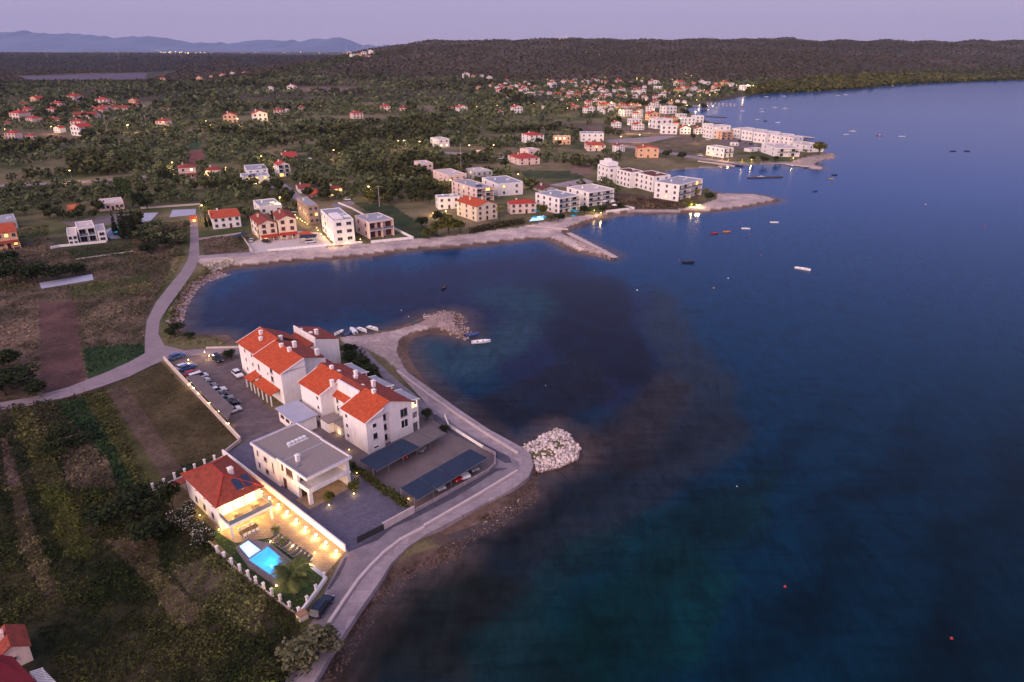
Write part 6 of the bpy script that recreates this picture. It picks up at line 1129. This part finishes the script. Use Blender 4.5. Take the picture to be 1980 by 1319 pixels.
# ------------------------------------------------------------------ vegetation
def gcol(x, y):
    px = CX+F*np.asarray(x)/(np.maximum(y, 1)*CC+H*SS); c = np.clip(np.searchsorted(GPX, px), 0, len(GPX)-1); r = np.clip(np.searchsorted(GYS, y), 0, len(GYS)-1); return GCOL[r, c]
def leafquads(C_, S_, r, flat=.55):
    """one randomly tilted quad per centre"""
    n = len(C_); a = r.normal(size=(n, 3)); a[:, 2] *= flat; a /= np.linalg.norm(a, axis=1)[:, None]; b = r.normal(size=(n, 3)); b = np.cross(a, b); b /= np.linalg.norm(b, axis=1)[:, None]; s = S_[:, None]
    return np.stack([C_-a*s-b*s*.7, C_+a*s-b*s*.7, C_+a*s+b*s*.7, C_-a*s+b*s*.7], 1)
def crown(name, lobes, n, size, c0_, c1_, seed, m='leaf'):
    """lobes: (x, y, z, rx, rz); leaves in the outer shell of each lobe, light and dark clumps"""
    r = np.random.default_rng(seed); L_ = np.array(lobes); w = L_[:, 3]**2; k = r.choice(len(L_), n, p=w/w.sum()); d = r.normal(size=(n, 3)); d /= np.linalg.norm(d, axis=1)[:, None]; q = r.uniform(.55, 1.08, n)[:, None]
    C_ = L_[k, :3]+d*q*np.stack([L_[k, 3], L_[k, 3], L_[k, 4]], 1); V = leafquads(C_, size*r.uniform(.6, 1.3, n), r)
    tone = r.random(len(L_))[k]*.6+r.random(n)*.4; col = np.array(c0_)*(1-tone[:, None])+np.array(c1_)*tone[:, None]
    return rawmesh(name, V.reshape(-1, 3), np.arange(4*n).reshape(-1, 4), np.repeat(col, 4, 0), M[m])
def blob(R_, hz, n, seed, spread=.6):
    r = np.random.default_rng(seed); return [(r.uniform(-spread, spread)*R_, r.uniform(-spread, spread)*R_, hz+r.uniform(-.35, .5)*R_*.7, R_*r.uniform(.4, .65), R_*r.uniform(.35, .55)) for _ in range(n)]
def trunk_mesh(h, r, limbs=3, seed=0):
    rr_ = random.Random(seed); m = MB(); m.cyl(0, 0, -.3, h*.55, r, r*.7, 6)
    for i in range(limbs): a = i*6.28/limbs+rr_.uniform(-.4, .4); m.cyl(0, 0, h*.5, h*1.05, r*.6, r*.2, 5, x1=math.cos(a)*h*.35, y1=math.sin(a)*h*.35)
    return m.mesh('trunk', M['bark'])
OG0, OG1 = (.032, .046, .016), (.185, .205, .095)
OL = [(trunk_mesh(1.6, .22, 3, i), crown('crown', blob(2.3, 2.6, 6, i), 260, .34, OG0, OG1, 40+i)) for i in range(4)]
GR = [(trunk_mesh(2.4, .25, 3, i+9), crown('crown', blob(2.8, 3.8, 7, i+20), 420, .36, (.022,.030,.012), (.085,.092,.032), 60+i)) for i in range(3)]
def tree(name, x, y, z, k, tm, cm, label=None, cat='tree', grp=None, rz=0):
    o = empty(name, (x, y, z), rz, label, cat, grp); o.scale = (k, k, k); link('trunk', tm, o); link('crown', cm, o); return o
EXC = [[(-40,786),(0,770),(200,715),(283,683),(280,620),(350,515),(362,480),(362,415),(388,415),(395,495),(490,480),(495,500),(440,525),(340,600),(318,660),(300,720),(0,805)],
 [(362,288),(392,288),(402,324),(366,326)],[(1030,236),(1200,243),(1340,256),(1365,285),(1250,264),(1100,252)],[(925,262),(1060,256),(1060,266),(930,272)],[(680,388),(762,398),(810,440),(800,470),(700,480),(640,425),(600,392)],
 [(455,300),(640,270),(645,276),(460,310)],[(30,146),(285,139),(345,134),(345,138),(285,155),(55,157)],[(570,166),(700,167),(690,178),(575,179)],[(265,395),(395,393),(395,440),(268,440)],[(95,430),(262,425),(262,500),(95,500)],
 [(385,450),(520,440),(700,480),(490,492),(395,500)],[(215,342),(252,342),(258,385),(220,385)],[(1170,265),(1300,258),(1440,312),(1440,322),(1350,315),(1170,286)],[(850,286),(1060,290),(1060,303),(850,303)],[(-10,352),(295,335),(295,347),(-10,365)],[(810,205),(842,208),(840,222),(800,210)],
 [(1010,330),(1150,322),(1150,360),(1050,362),(1000,350)],[(1360,255),(1500,280),(1560,300),(1400,325),(1340,310)],[(460,118),(512,118),(506,125),(462,124)],[(870,420),(1000,400),(1200,380),(1340,395),(1340,420),(1100,430),(870,460)],
 [(0,255),(150,250),(160,272),(0,278)],[(535,345),(560,348),(700,480),(640,480)],[(560,440),(640,395),(700,400),(700,480),(560,480)],[(300,520),(700,490),(1200,400),(1400,500),(600,700)]]
def okmask(X_, Y_, Z_, mind=8):
    d = Y_*CC-(Z_-H)*SS; px = CX+F*X_/d; py = CY-F*(Y_*SS+(Z_-H)*CC)/d; m = (shore(X_, Y_) > mind)
    for e_ in EXC: m &= ~inpoly(px, py, e_)
    F_ = np.array(FP); o = np.ones(len(X_), bool)
    for fx, fy, fr in F_: o &= (X_-fx)**2+(Y_-fy)**2 > fr*fr
    return m & o & (px > -120) & (px < 2100), px, py
def scatter(Y0, Y1, s, a0=-150, a1=2130, seed=0):
    r = np.random.default_rng(seed); Ys_ = np.arange(Y0, Y1, s); P_ = []
    for yy in Ys_:
        w0, w1 = [(a-CX)/F*(yy*CC+H*SS) for a in (a0, a1)]; xx = np.arange(w0, w1, s); P_.append(np.stack([xx+r.uniform(-.33, .33, len(xx))*s, yy+r.uniform(-.33, .33, len(xx))*s], 1))
    return np.concatenate(P_)
# grove trees
y0g = G(990, 470)[1]
pts = np.concatenate([scatter(y0g, 700, 6.6, seed=1), scatter(700, 1100, 8.5, seed=2), scatter(1100, 1700, 12, seed=3)])
X_, Y_ = pts[:, 0], pts[:, 1]; Z_ = terrain(X_, Y_); ok, px, py = okmask(X_, Y_, Z_, 14)
dens = fbm(X_, Y_, .018, 71); cop = np.zeros(len(X_), bool)
for q in ([(392,345),(480,348),(530,372),(520,400),(455,400),(392,425)],[(560,300),(680,290),(760,330),(860,380),(880,440),(820,450),(770,400),(700,378),(620,372),(585,350)],[(258,425),(362,410),(362,500),(300,510),(262,490)],[(90,330),(215,345),(215,385),(180,430),(95,425),(60,400)],[(255,350),(300,350),(320,390),(262,392)]): cop |= inpoly(px, py, q)
ok &= (dens > .39+.06*np.sin(X_*.03)) | (py < 175) | cop; ok &= ~((py > 395) & (px > 770)); ok &= ~((px > 1200) & (py > 205)); ok &= ~((py > 440) & (px > 380)); ok &= RNG.random(len(X_)) > .22
X_, Y_, Z_, px, py = X_[ok], Y_[ok], Z_[ok], px[ok], py[ok]; order = np.argsort(Y_); X_, Y_, Z_, px, py = [a[order] for a in (X_, Y_, Z_, px, py)]
rt = random.Random(11)
kinds = fbm(X_, Y_, .01, 91)
for i in range(290):
    k = rt.uniform(.8, 1.3); tm, cm = OL[i % 4] if kinds[i] < .62 else GR[i % 3]
    tree('olive_tree' if kinds[i] < .62 else 'orchard_tree', X_[i], Y_[i], Z_[i], k, tm, cm, 'grey green olive tree at the near edge of the groves' if kinds[i] < .62 else 'bushy dark green tree at the near edge of the groves', 'tree', 'olive trees of the groves' if kinds[i] < .62 else 'dark trees of the groves', rt.uniform(0, 6))
def mass(name, X_, Y_, Z_, R_, nq, hz, qs, label, c0_, c1_, seed, green=None, cat='trees', cols=None, flat=.55):
    """many crowns as one object: nq leaf clumps per crown"""
    r = np.random.default_rng(seed); n = len(X_); d = r.normal(size=(n, nq, 3)); d /= np.linalg.norm(d, axis=2)[..., None]; q = r.uniform(.5, 1.05, (n, nq, 1)); R2 = R_[:, None, None]
    C_ = np.stack([X_, Y_, Z_+R_*hz], -1)[:, None, :]+d*q*R2*np.array([1, 1, .72]); S_ = (R_[:, None]*qs*r.uniform(.6, 1.3, (n, nq))).ravel(); V = leafquads(C_.reshape(-1, 3), S_, r, flat)
    t = r.random((n, 1)); tq = np.clip(t*.6+r.random((n, nq))*.4, 0, 1)[..., None]
    if cols is not None: col = cols[:, None, :]*(.55+1.0*tq)
    else:
        g0 = np.array(c0_); g1 = np.array(c1_); col = g0*(1-tq)+g1*tq
        if green is not None: gm = green[:, None, None]; col = col*(1-gm)+(np.array((.024,.032,.013))*(1-tq)+np.array((.098,.102,.034))*tq)*gm
    me = rawmesh(name, V.reshape(-1, 3), np.arange(4*n*nq).reshape(-1, 4), np.repeat(col.reshape(-1, 3), 4, 0), M['leaf']); o = link(name, me); tag(o, label, cat, kind='stuff'); return o
s_ = slice(290, None); Xr, Yr, Zr = X_[s_], Y_[s_], Z_[s_]; gm = (kinds[s_] >= .62).astype(float)
Rr = (1.3+2.6*RNG.random(len(Xr))**1.5)*(1+.35*gm)*(1+.35*np.clip((Yr-700)/600, 0, 1))
a = Yr < 620; b = (Yr >= 620) & (Yr < 1050); c = Yr >= 1050
mass('olive_groves', Xr[a], Yr[a], Zr[a], Rr[a], 46, .95, .24, 'olive groves and orchards stretching behind the beach houses', OG0, OG1, 5, gm[a])
mass('olive_groves', Xr[b], Yr[b], Zr[b], Rr[b], 22, .9, .33, 'olive groves between the scattered villages', OG0, OG1, 6, gm[b])
mass('olive_groves', Xr[c], Yr[c], Zr[c], Rr[c], 12, .9, .42, 'distant groves below the ridge', OG0, OG1, 7, gm[c])
# maquis and woods on the ridges
pts = np.concatenate([scatter(1700, 2600, 13.5, seed=8), scatter(2600, 3700, 18, seed=9), scatter(3700, 4350, 26, seed=10)]); Xh, Yh = pts[:, 0], pts[:, 1]; Zh = terrain(Xh, Yh); ok, px, py = okmask(Xh, Yh, Zh, 6); dd = fbm(Xh, Yh, .004, 33); ok &= (Zh > 1.0) & (RNG.random(len(Xh)) < .35+.75*dd)
Xh, Yh, Zh, px, py = Xh[ok], Yh[ok], Zh[ok], px[ok], py[ok]; pine = (inpoly(px, py, [(1430,178),(1500,158),(1600,147),(1700,139),(2200,122),(2200,160),(1980,158),(1440,186)]) | inpoly(px, py, [(430,157),(533,136),(633,116),(690,101),(740,105),(560,150),(450,168)]) | (py > 158)).astype(float)
mass('ridge_scrub', Xh, Yh, Zh, RNG.uniform(2.8, 5.2, len(Xh))*(1+.25*pine), 7, .3, .5, 'dark maquis and pine scrub covering the long ridge', (.040,.034,.020), (.105,.080,.046), 12, pine*.85, cat='scrub', flat=.35)
pts = scatter(1250, 2050, 11, 1380, 2150, seed=14); Xh, Yh = pts[:, 0], pts[:, 1]; Zh = terrain(Xh, Yh); ok, px, py = okmask(Xh, Yh, Zh, 3); ok &= inpoly(px, py, [(1440,186),(1460,170),(1600,150),(2160,135),(2160,170)]) & (RNG.random(len(Xh)) < .8)
mass('pine_wood', Xh[ok], Yh[ok], Zh[ok], RNG.uniform(5, 8, ok.sum()), 22, .7, .36, 'yellowish green pine wood along the far right shore', (.035,.040,.012), (.14,.13,.03), 15, cat='wood')
# near meadows, scrub and field plants
def tufts(name, polys, s, rad, nq, label, seed, tint=(.9,1.0,.8), hz=.5, exc=(), cat='grass', amp=1.0, qs=.38):
    r = np.random.default_rng(seed); allx = [p for q in polys for p in q]; ysx = [G(*p)[1] for p in allx]; px0, px1 = min(p[0] for p in allx), max(p[0] for p in allx)
    pt = scatter(min(ysx), max(ysx), s, px0-30, px1+30, seed); x, y = pt[:, 0], pt[:, 1]; z = terrain(x, y); d = y*CC+H*SS; px = CX+F*x/d; py = CY-F*(y*SS-(H-1.2)*CC)/(y*CC+(H-1.2)*SS); m = np.zeros(len(x), bool)
    for q in polys: m |= inpoly(px, py, q)
    for q in exc: m &= ~inpoly(px, py, q)
    for fx, fy, fr in FP: m &= (x-fx)**2+(y-fy)**2 > (fr*.8)**2
    m &= (shore(x, y) > 1.5) & (r.random(len(x)) < .85); x, y, z = x[m], y[m], z[m]; n1_ = fbm(x, y, .12, seed+3); col = gcol(x, y)*np.array(tint)*(.55+.9*n1_[:, None])*amp
    R_ = r.uniform(.5, 1.2, len(x))*rad*(.5+n1_)
    return mass(name, x, y, z, R_, nq, hz, qs, label, None, None, seed, cols=col, cat=cat)
ROAD = EXC[0]
FIELD = [(-60,795),(130,770),(205,752),(312,702),(468,860),(430,885),(300,950),(420,1068),(575,1190),(600,1215),(560,1330),(-60,1330)]
YARDX = [(0,1215),(80,1215),(120,1330),(0,1330)]
tufts('dry_scrub', [[(-60,940),(290,950),(420,1068),(575,1190),(600,1215),(560,1330),(-60,1330)]], .8, .75, 30, 'tangled dark scrub and brambles filling the plot left of the pool villa', 21, exc=[YARDX], cat='scrub', amp=1.15, qs=.17, tint=(.9,1.15,.58))
tufts('field_plants', [[(-60,795),(130,770),(205,752),(300,948),(290,955),(-60,945)]], .8, .6, 12, 'rows of field plants and weeds beside the lane', 22, cat='plants', amp=1.4, qs=.32)
tufts('meadow_grass', [[(-60,440),(365,428),(362,500),(300,580),(282,640),(283,683),(200,716),(-60,775)],[(385,462),(465,455),(488,488),(397,500)],[(312,640),(440,655),(440,668),(330,665)]], 1.15, .55, 7, 'rough meadow grass on the plots above the lane', 23, exc=[[(77,583),(148,581),(168,762),(80,775)],[(70,540),(185,526),(188,545),(75,562)],[(95,430),(262,425),(262,470),(95,485)]]+[ROAD], tint=(1,1,.9), amp=1.25)
tufts('short_grass', [[(205,755),(312,704),(463,855),(430,880),(340,930)]], .9, .28, 6, 'short dry grass of the empty field by the parking wall', 24, amp=1.3, hz=.2)
tufts('ploughed_clods', [[(77,583),(148,581),(168,762),(80,775)]], .9, .22, 5, 'clods and stubble on the ploughed strip', 25, amp=1.2, hz=.1, tint=(1,1,1), cat='soil')
tufts('shore_scrub', [[(322,625),(345,565),(395,522),(440,500),(470,512),(420,530),(370,560),(340,625),(330,660)],[(1172,408),(1190,385),(1270,386),(1345,398),(1320,404),(1230,404)]], 1.1, .8, 10, 'low coastal scrub behind the stone banks', 26, amp=1.3, cat='scrub')
tufts('lawn_grass', [[(395,1010),(430,1035),(455,1050),(480,1096),(540,1142),(628,1112),(583,1182),(560,1168),(470,1098)]], .45, .16, 5, 'clipped lawn round the palm', 27, tint=(1,1.1,.9), hz=.1, amp=1.1)
# individual bigger trees and bushes: (px, py base, height m, radius m, kind, label)
BIG = [(30,545,7,7,'g','huge dark bush mass at the left edge above the concrete pad, leftmost'),(72,545,7,6.5,'g','dark thicket tree second from the left edge'),(112,540,6,6,'g','dark thicket tree above the left end of the concrete pad'),(148,532,4.5,4.5,'g','dark low tree at the right end of the thicket'),(8,520,7,7,'g','dark tree touching the left edge above the meadow'),
 (10,765,6,7,'g','big round dark tree at the left edge above the lane'),(42,745,6,6,'g','big dark tree left of the ploughed strip'),(70,765,4,4,'g','bushy tree at the foot of the ploughed strip'),(8,710,5,4.5,'g','dark tree behind the big round one at the left edge'),
 (318,352,8,6,'g','large round dark tree left of the small porch villa'),(285,405,7,5,'g','dark oak right of the garden cypresses'),(270,400,8,4,'g','dark leafy tree behind the cypresses'),(300,462,6,5,'o','silvery tree in the copse left of the lane'),(335,450,5,4.5,'o','silvery tree in the copse nearer the lane'),(320,480,5,4.5,'g','dark tree at the front of the copse'),(350,470,5,4,'o','grey green tree touching the lane'),(290,490,5,4.5,'g','dark tree at the left front of the copse'),(345,495,4,3.5,'o','low tree of the copse by the lane bend'),(275,470,5,4,'g','dark tree at the back of the copse'),
 (868,452,9,6,'y','tall bright green pine on the beach front'),(845,455,7,5,'y','green pine left of the tallest one'),(830,462,5,4,'y','low green pine at the lawn edge'),(890,450,6,4,'y','green pine right of the tallest one'),(815,440,5,4.5,'g','dark tree behind the beach pines'),(850,430,6,4,'g','dark tree beside the cubist house'),
 (1047,420,7,3.5,'y','lit yellow green tree beside the white twin villa'),(1065,428,4,3.5,'o','grey bush left of the beach gardens'),(1080,428,4,3.5,'g','green bush in the beach gardens'),(1130,415,5,3.5,'g','garden tree under the right twin villa'),(1165,412,4,3,'g','round garden tree at the beach bar'),(1200,403,3.5,3,'g','small garden tree right of the beach bar'),
 (978,330,8,5,'g','dark round tree left of the maroon hip roof'),(945,300,6,6,'g','dark bush between the two field road lamps'),(1022,275,6,4,'o','tree in front of the tall hipped house'),(1043,280,6,5,'g','tree right of the tall hipped house'),(1080,283,5,4,'g','tree by the peach flat roofed house'),(750,393,5,4,'y','lit yellow green tree right of the sloping lawn lamp'),(722,392,7,5,'y','lamplit yellow green tree beside the sloping lawn'),(550,398,4,3,'y','yellow lamplit bush beside the flat white house'),(397,412,4,3,'y','yellow lamplit bush by the gatehouse'),
 (1287,305,6,5,'g','dark tree right of the peach house'),(1320,310,6,5,'g','second dark tree right of the peach house'),(1583,300,11,7,'y','big round tree on the very end of the point'),(1475,315,5,5,'g','dark bush on the shore of the point'),(1500,312,4,4,'g','low bush on the shore of the point'),(1455,312,4,4,'g','low dark bush beside the quay house'),
 (1369,388,5,3.2,'g','small round tree at the corner terraces'),(1332,395,3,2.5,'y','lamplit shrub under the corner terraces'),(1362,213,9,7,'g','tree on the harbour side of the white flats'),(1310,212,10,9,'y','tall trees in front of the far town, right'),(1280,206,10,9,'g','tall trees in front of the far town, middle'),(1245,207,9,8,'g','tall trees in front of the far town, left'),(1325,225,9,8,'g','big tree at the harbour bend'),(1220,200,8,8,'g','dark tree among the far town houses'),(1330,215,9,7,'y','lit tree at the root of the harbour jetty'),
 (1350,190,9,8,'g','tree behind the harbour front'),(1390,185,8,7,'g','tree near the bright harbour houses'),(1420,180,8,7,'g','tree right of the harbour houses'),(118,222,9,6,'y','tree lit yellow in the left village'),(105,232,7,5,'g','dark tree in the left village'),(70,206,7,5,'y','yellowish tree behind the left village'),(165,230,7,5,'g','dark tree beside the big village house'),
 (700,722,4.5,3.6,'g','dark tree behind the front apartments, nearest the beach'),(715,735,4,3.4,'g','dark tree behind the front apartments, second'),(688,704,4.5,3.6,'g','dark tree behind the end wing'),(722,745,3.4,3,'g','lowest dark bush behind the front apartments'),(672,690,4,3,'g','dark tree touching the end wing'),
 (826,812,2.6,2.0,'g','round bush at the lit balcony corner of the front apartments'),(862,836,1.9,1.5,'g','small round bush at the carport end'),(448,694,2.8,2.0,'g','bush above the black off road car'),(437,690,2.0,1.4,'g','little bush on the drive verge'),(482,738,1.8,1.2,'g','small round bush by the rear apartments wall'),(683,797,2.2,1.5,'g','bush in the corner of the tiled porch'),
 (335,985,6.0,2.6,'g','dense dark evergreen behind the flowering bushes'),(345,640,3.2,2.6,'g','dark bush where the lane meets the bay'),(330,650,2.4,2.2,'g','low bush at the lane bend'),(365,655,2.0,2.0,'g','low bush on the bay shore'),
 (600,1270,5,4.2,'o','grey green tamarisk tree over the bottom of the road'),(575,1290,4,3.6,'o','tamarisk beside the one over the road'),(625,1262,3.6,3.0,'o','right hand tamarisk leaning over the promenade'),(640,976,2.9,1.5,'y','left little tree lit from below in the slate yard'),(686,952,2.9,1.5,'y','right little tree lit from below in the slate yard'),
 (255,1010,5,4.5,'g','dark leafy thicket left of the flowering bushes'),(215,1020,4.6,4.2,'g','dark thicket at the end of the plant rows'),(290,1040,4.2,3.8,'g','dark thicket below the flowering bushes'),(265,975,4,3.6,'g','dark thicket behind the fence corner'),(110,880,3.2,3.4,'g','green bush mound among the plant rows'),(130,850,3.2,3.4,'g','green bush mound nearer the lane'),(160,860,2.8,3,'g','green mound right of the others'),(1197,237,5,5,'g','dark tree left of the grey flat house'),(1340,270,5,4,'g','tree below the white flats'),(1225,250,5,4,'y','lit bush by the town edge')]
YG = [(trunk_mesh(2.4, .25, 3, i+30), crown('crown', blob(2.8, 3.6, 7, i+50), 420, .36, (.040,.050,.010), (.15,.14,.025), 80+i)) for i in range(2)]
DG = [(trunk_mesh(2.4, .25, 3, i+70), crown('crown', blob(2.9, 3.4, 9, i+90), 900, .24, (.008,.014,.006), (.042,.056,.018), 180+i)) for i in range(3)]
OG = [(trunk_mesh(2.2, .22, 3, i+75), crown('crown', blob(2.8, 3.2, 9, i+95), 900, .24, (.055,.060,.028), (.19,.18,.10), 190+i)) for i in range(2)]
for i, (px_, py_, hh, rad, kd, lb) in enumerate(BIG):
    x, y, z = GT(px_, py_); tm, cm = {'g': DG if y < 420 else GR, 'o': OG, 'y': YG}[kd][i % 2]
    o = tree('bush' if hh < 3.3 else 'tree', x, y, z, 1, tm, cm, lb, 'bush' if hh < 3.3 else 'tree', None, i*1.3); o.scale = (rad/3.6, rad/3.6, hh/5.6)
# cypresses beside the sprawling house
cyp = crown('crown', [(0, 0, 1+i*.9, .95-.09*i+.25*(i in (1, 2)), .8) for i in range(9)], 900, .18, (.008,.014,.007), (.035,.045,.018), 7); ct = MB().cyl(0, 0, -.2, 2, .15).mesh('trunk', M['bark'])
for i, (px_, py_, k) in enumerate(((225,455,1.35),(238,462,1.5),(246,458,1.6),(254,462,1.5),(262,458,1.45),(240,448,1.3))): x, y = G(px_, py_); tree('cypress', x, y, 1.2, k, ct, cyp, 'tall dark cypress, '+['shortest, standing apart on the left','in the middle of the clump','tallest of the clump','right of the tallest in the clump','at the right end of the clump','behind the middle of the clump'][i], 'tree', 'cypresses beside the sprawling house', i)
for i, (px_, py_) in enumerate(((400,440),(407,437),(414,440))): x, y = G(px_, py_); tree('cypress', x, y, 1.2, .8, ct, cyp, ['left','middle','right'][i]+' small garden cypress beside the white arched house', 'tree', 'cypresses of the arched house', i)
# hedge between slate yard and carports
hp = [G(x, y) for x, y in ((678,905),(705,925),(730,943),(758,962),(785,982))]; hr = np.random.default_rng(4); hc = []
for a, b in zip(hp[:-1], hp[1:]):
    for t in np.linspace(0, 1, 60): hc.append((a[0]+(b[0]-a[0])*t+hr.normal()*.28, a[1]+(b[1]-a[1])*t+hr.normal()*.28, 1.2+hr.uniform(.1, 1.5)))
hc = np.repeat(np.array(hc), 12, 0)+hr.normal(size=(len(hc)*12, 3))*.22; V = leafquads(hc, np.full(len(hc), .14), hr); cl_h = np.array((.015,.025,.007))+hr.random((len(hc), 1))*np.array((.08,.075,.015))
h0 = hp[0]; V -= np.array([h0[0], h0[1], 1.2]); ho = empty('hedge', (h0[0], h0[1], 1.2), 0, 'ragged green hedge between the slate yard and the carports', 'hedge'); link('foliage', rawmesh('foliage', V.reshape(-1, 3), np.arange(4*len(hc)).reshape(-1, 4), np.repeat(cl_h, 4, 0), M['leaf']), ho)
# flowering bushes beside the villa
M['petal'] = attrmat('petals', .8, (.6,), (.1,), 0)
for i, (px_, py_, r_, hh, w_) in enumerate(((350,1020,2.6,3.0,'largest, upper left'),(380,1030,2.3,2.8,'in the middle against the wall'),(395,1052,2.2,2.6,'lowest, nearest the pool'),(362,1002,1.9,3.0,'behind, nearest the dark evergreen'))):
    x, y = G(px_, py_); o = empty('flowering_bush', (x, y, 1.2), i, 'oleander bush covered in white flowers, '+w_, 'bush', 'white flowering bushes beside the villa'); lb_ = blob(r_, hh*.55, 7, 300+i, .55)
    link('trunk', trunk_mesh(1.2, .1, 4, i), o); link('crown', crown('crown', lb_, 900, .17, (.012,.018,.008), (.06,.06,.02), 310+i), o); link('flowers', crown('flowers', [(a_, b_, c_+.12, d_*1.02, e_*1.05) for a_, b_, c_, d_, e_ in lb_], 420, .085, (.42,.38,.36), (.62,.58,.55), 320+i, 'petal'), o)
# palms
def palm(px_, py_, hgt, fr, label, nfr=26, c=((.05,.075,.02), (.16,.17,.05))):
    x, y = G(px_, py_); o = empty('palm_tree', (x, y, 1.2), 0, label, 'palm tree'); m = MB(); n = 7
    for i in range(n): m.cyl(.05*math.sin(i), .03*i, hgt*i/n, hgt*(i+1)/n+.05, .30-.012*i, .24-.012*i, 8)
    m.build('trunk', M['bark'], o); r = np.random.default_rng(int(px_)); Vs, Cs = [], []
    for j in range(nfr):
        az = j*2.4+r.uniform(-.2, .2); el = r.uniform(-.1, 1.2); L0 = fr*r.uniform(.8, 1.1); prev = np.array([0, 0, hgt]); d = np.array([math.cos(az)*math.cos(el), math.sin(az)*math.cos(el), math.sin(el)]); cc_ = np.array(c[0])*(1-j/nfr)+np.array(c[1])*(j/nfr)
        side = np.array([-math.sin(az), math.cos(az), 0])
        for s in range(11):
            nx = prev+d*L0/11; d = d+np.array([0, 0, -.13]); d /= np.linalg.norm(d); wl = .62*math.sin(math.pi*(s+1.2)/12.5)*fr/2.6+.08
            for sg in (-1, 1):
                for h_ in (0, .5):
                    p0 = prev*(1-h_)+nx*h_; tip = p0+side*sg*wl+d*wl*.55+np.array([0, 0, -.22*wl]); e_ = (nx-prev)*.36; Vs.append([p0-e_*.5, p0+e_*.9, tip+e_*.1, tip-e_*.1]); Cs.append(cc_*(r.uniform(.7, 1.3)))
            Vs.append([prev-side*.02, prev+side*.02, nx+side*.02, nx-side*.02]); Cs.append(cc_*.8); prev = nx
    V = np.array(Vs).reshape(-1, 3); link('fronds', rawmesh('fronds', V, np.arange(len(V)).reshape(-1, 4), np.repeat(np.array(Cs), 4, 0), M['leaf']), o)
    return o
palm(571, 1152, 4.4, 3.6, 'large date palm on the lawn beside the glowing pool', 46)
palm(966, 433, 7.5, 2.6, 'tall palm in front of the cream apartment house', 30, ((.08,.08,.03), (.25,.20,.06)))
palm(1346, 386, 4.5, 2.4, 'palm lit from below at the corner terraces', 26, ((.08,.08,.02), (.25,.20,.05)))
palm(1364, 380, 4, 2.2, 'darker palm behind the lit one at the corner terraces', 26); palm(1536, 303, 4.5, 3, 'palm left of the round tree on the point', 20); palm(1556, 303, 4, 3, 'palm nearest the round tree on the point', 20)
palm(548, 1050, .7, .9, 'little palm among the sun loungers', 18); palm(533, 1031, .8, 1.0, 'little palm at the end of the lounger row', 18); palm(680, 802, 1.2, 1.3, 'small palm at the end of the tiled porch', 20)
# vineyard rows
for i in range(7):
    a, b = G(221+i*4.6, 346), G(226+i*4.9, 383); r = np.random.default_rng(i); n = 260; t = r.random(n); C_ = np.stack([(b[0]-a[0])*t+r.normal(size=n)*.25, (b[1]-a[1])*t+r.normal(size=n)*.25, r.uniform(.2, 1.6, n)], -1); V = leafquads(C_, np.full(n, .4), r); cl_v = np.array((.02,.04,.008))+r.random((n, 1))*np.array((.05,.06,.015))
    o = empty('vine_row', (a[0], a[1], 1.2), 0, f"{['leftmost','second','third','middle','fifth','sixth','rightmost'][i]} green vine row of the small vineyard", 'vines', 'vine rows'); link('foliage', rawmesh('foliage', V.reshape(-1, 3), np.arange(4*n).reshape(-1, 4), np.repeat(cl_v, 4, 0), M['leaf']), o)
# dry reed hedge on the beach front
for i, (a_, b_) in enumerate((((908,452),(960,440)),((960,440),(1012,432)))):
    a, b = G(*a_), G(*b_); r = np.random.default_rng(70+i); n = 1300; t = r.random(n); C_ = np.stack([(b[0]-a[0])*t+r.normal(size=n)*.7, (b[1]-a[1])*t+r.normal(size=n)*.7, r.uniform(.1, 3.2, n)*r.uniform(.6, 1, n)], -1); V = leafquads(C_, np.full(n, .3), r); cl_v = np.array((.035,.035,.018))+r.random((n, 1))*np.array((.08,.07,.04))
    o = empty('reed_hedge', (a[0], a[1], 1.2), 0, ('left' if i == 0 else 'right')+' half of the grey green reed hedge behind the beach', 'hedge'); link('foliage', rawmesh('foliage', V.reshape(-1, 3), np.arange(4*n).reshape(-1, 4), np.repeat(cl_v, 4, 0), M['leaf']), o)
# ------------------------------------------------------------------ air: far things fade to blue
hm = bpy.data.materials.new('haze'); hm.use_nodes = True; nt = hm.node_tree; nt.nodes.clear(); ho_ = nt.nodes.new('ShaderNodeOutputMaterial'); pv = nt.nodes.new('ShaderNodeVolumePrincipled'); pv.inputs['Color'].default_value = (.50, .66, 1, 1); pv.inputs['Density'].default_value = 2.5e-5; pv.inputs['Anisotropy'].default_value = .0; nt.links.new(pv.outputs[0], ho_.inputs['Volume'])
hz = MB().box(-24500, 24500, -400, 24500, -3.2, 1000).build('haze', hm); tag(hz, kind='stuff'); hz['label'] = 'thin blue evening haze over the whole bay'; hz['category'] = 'haze'
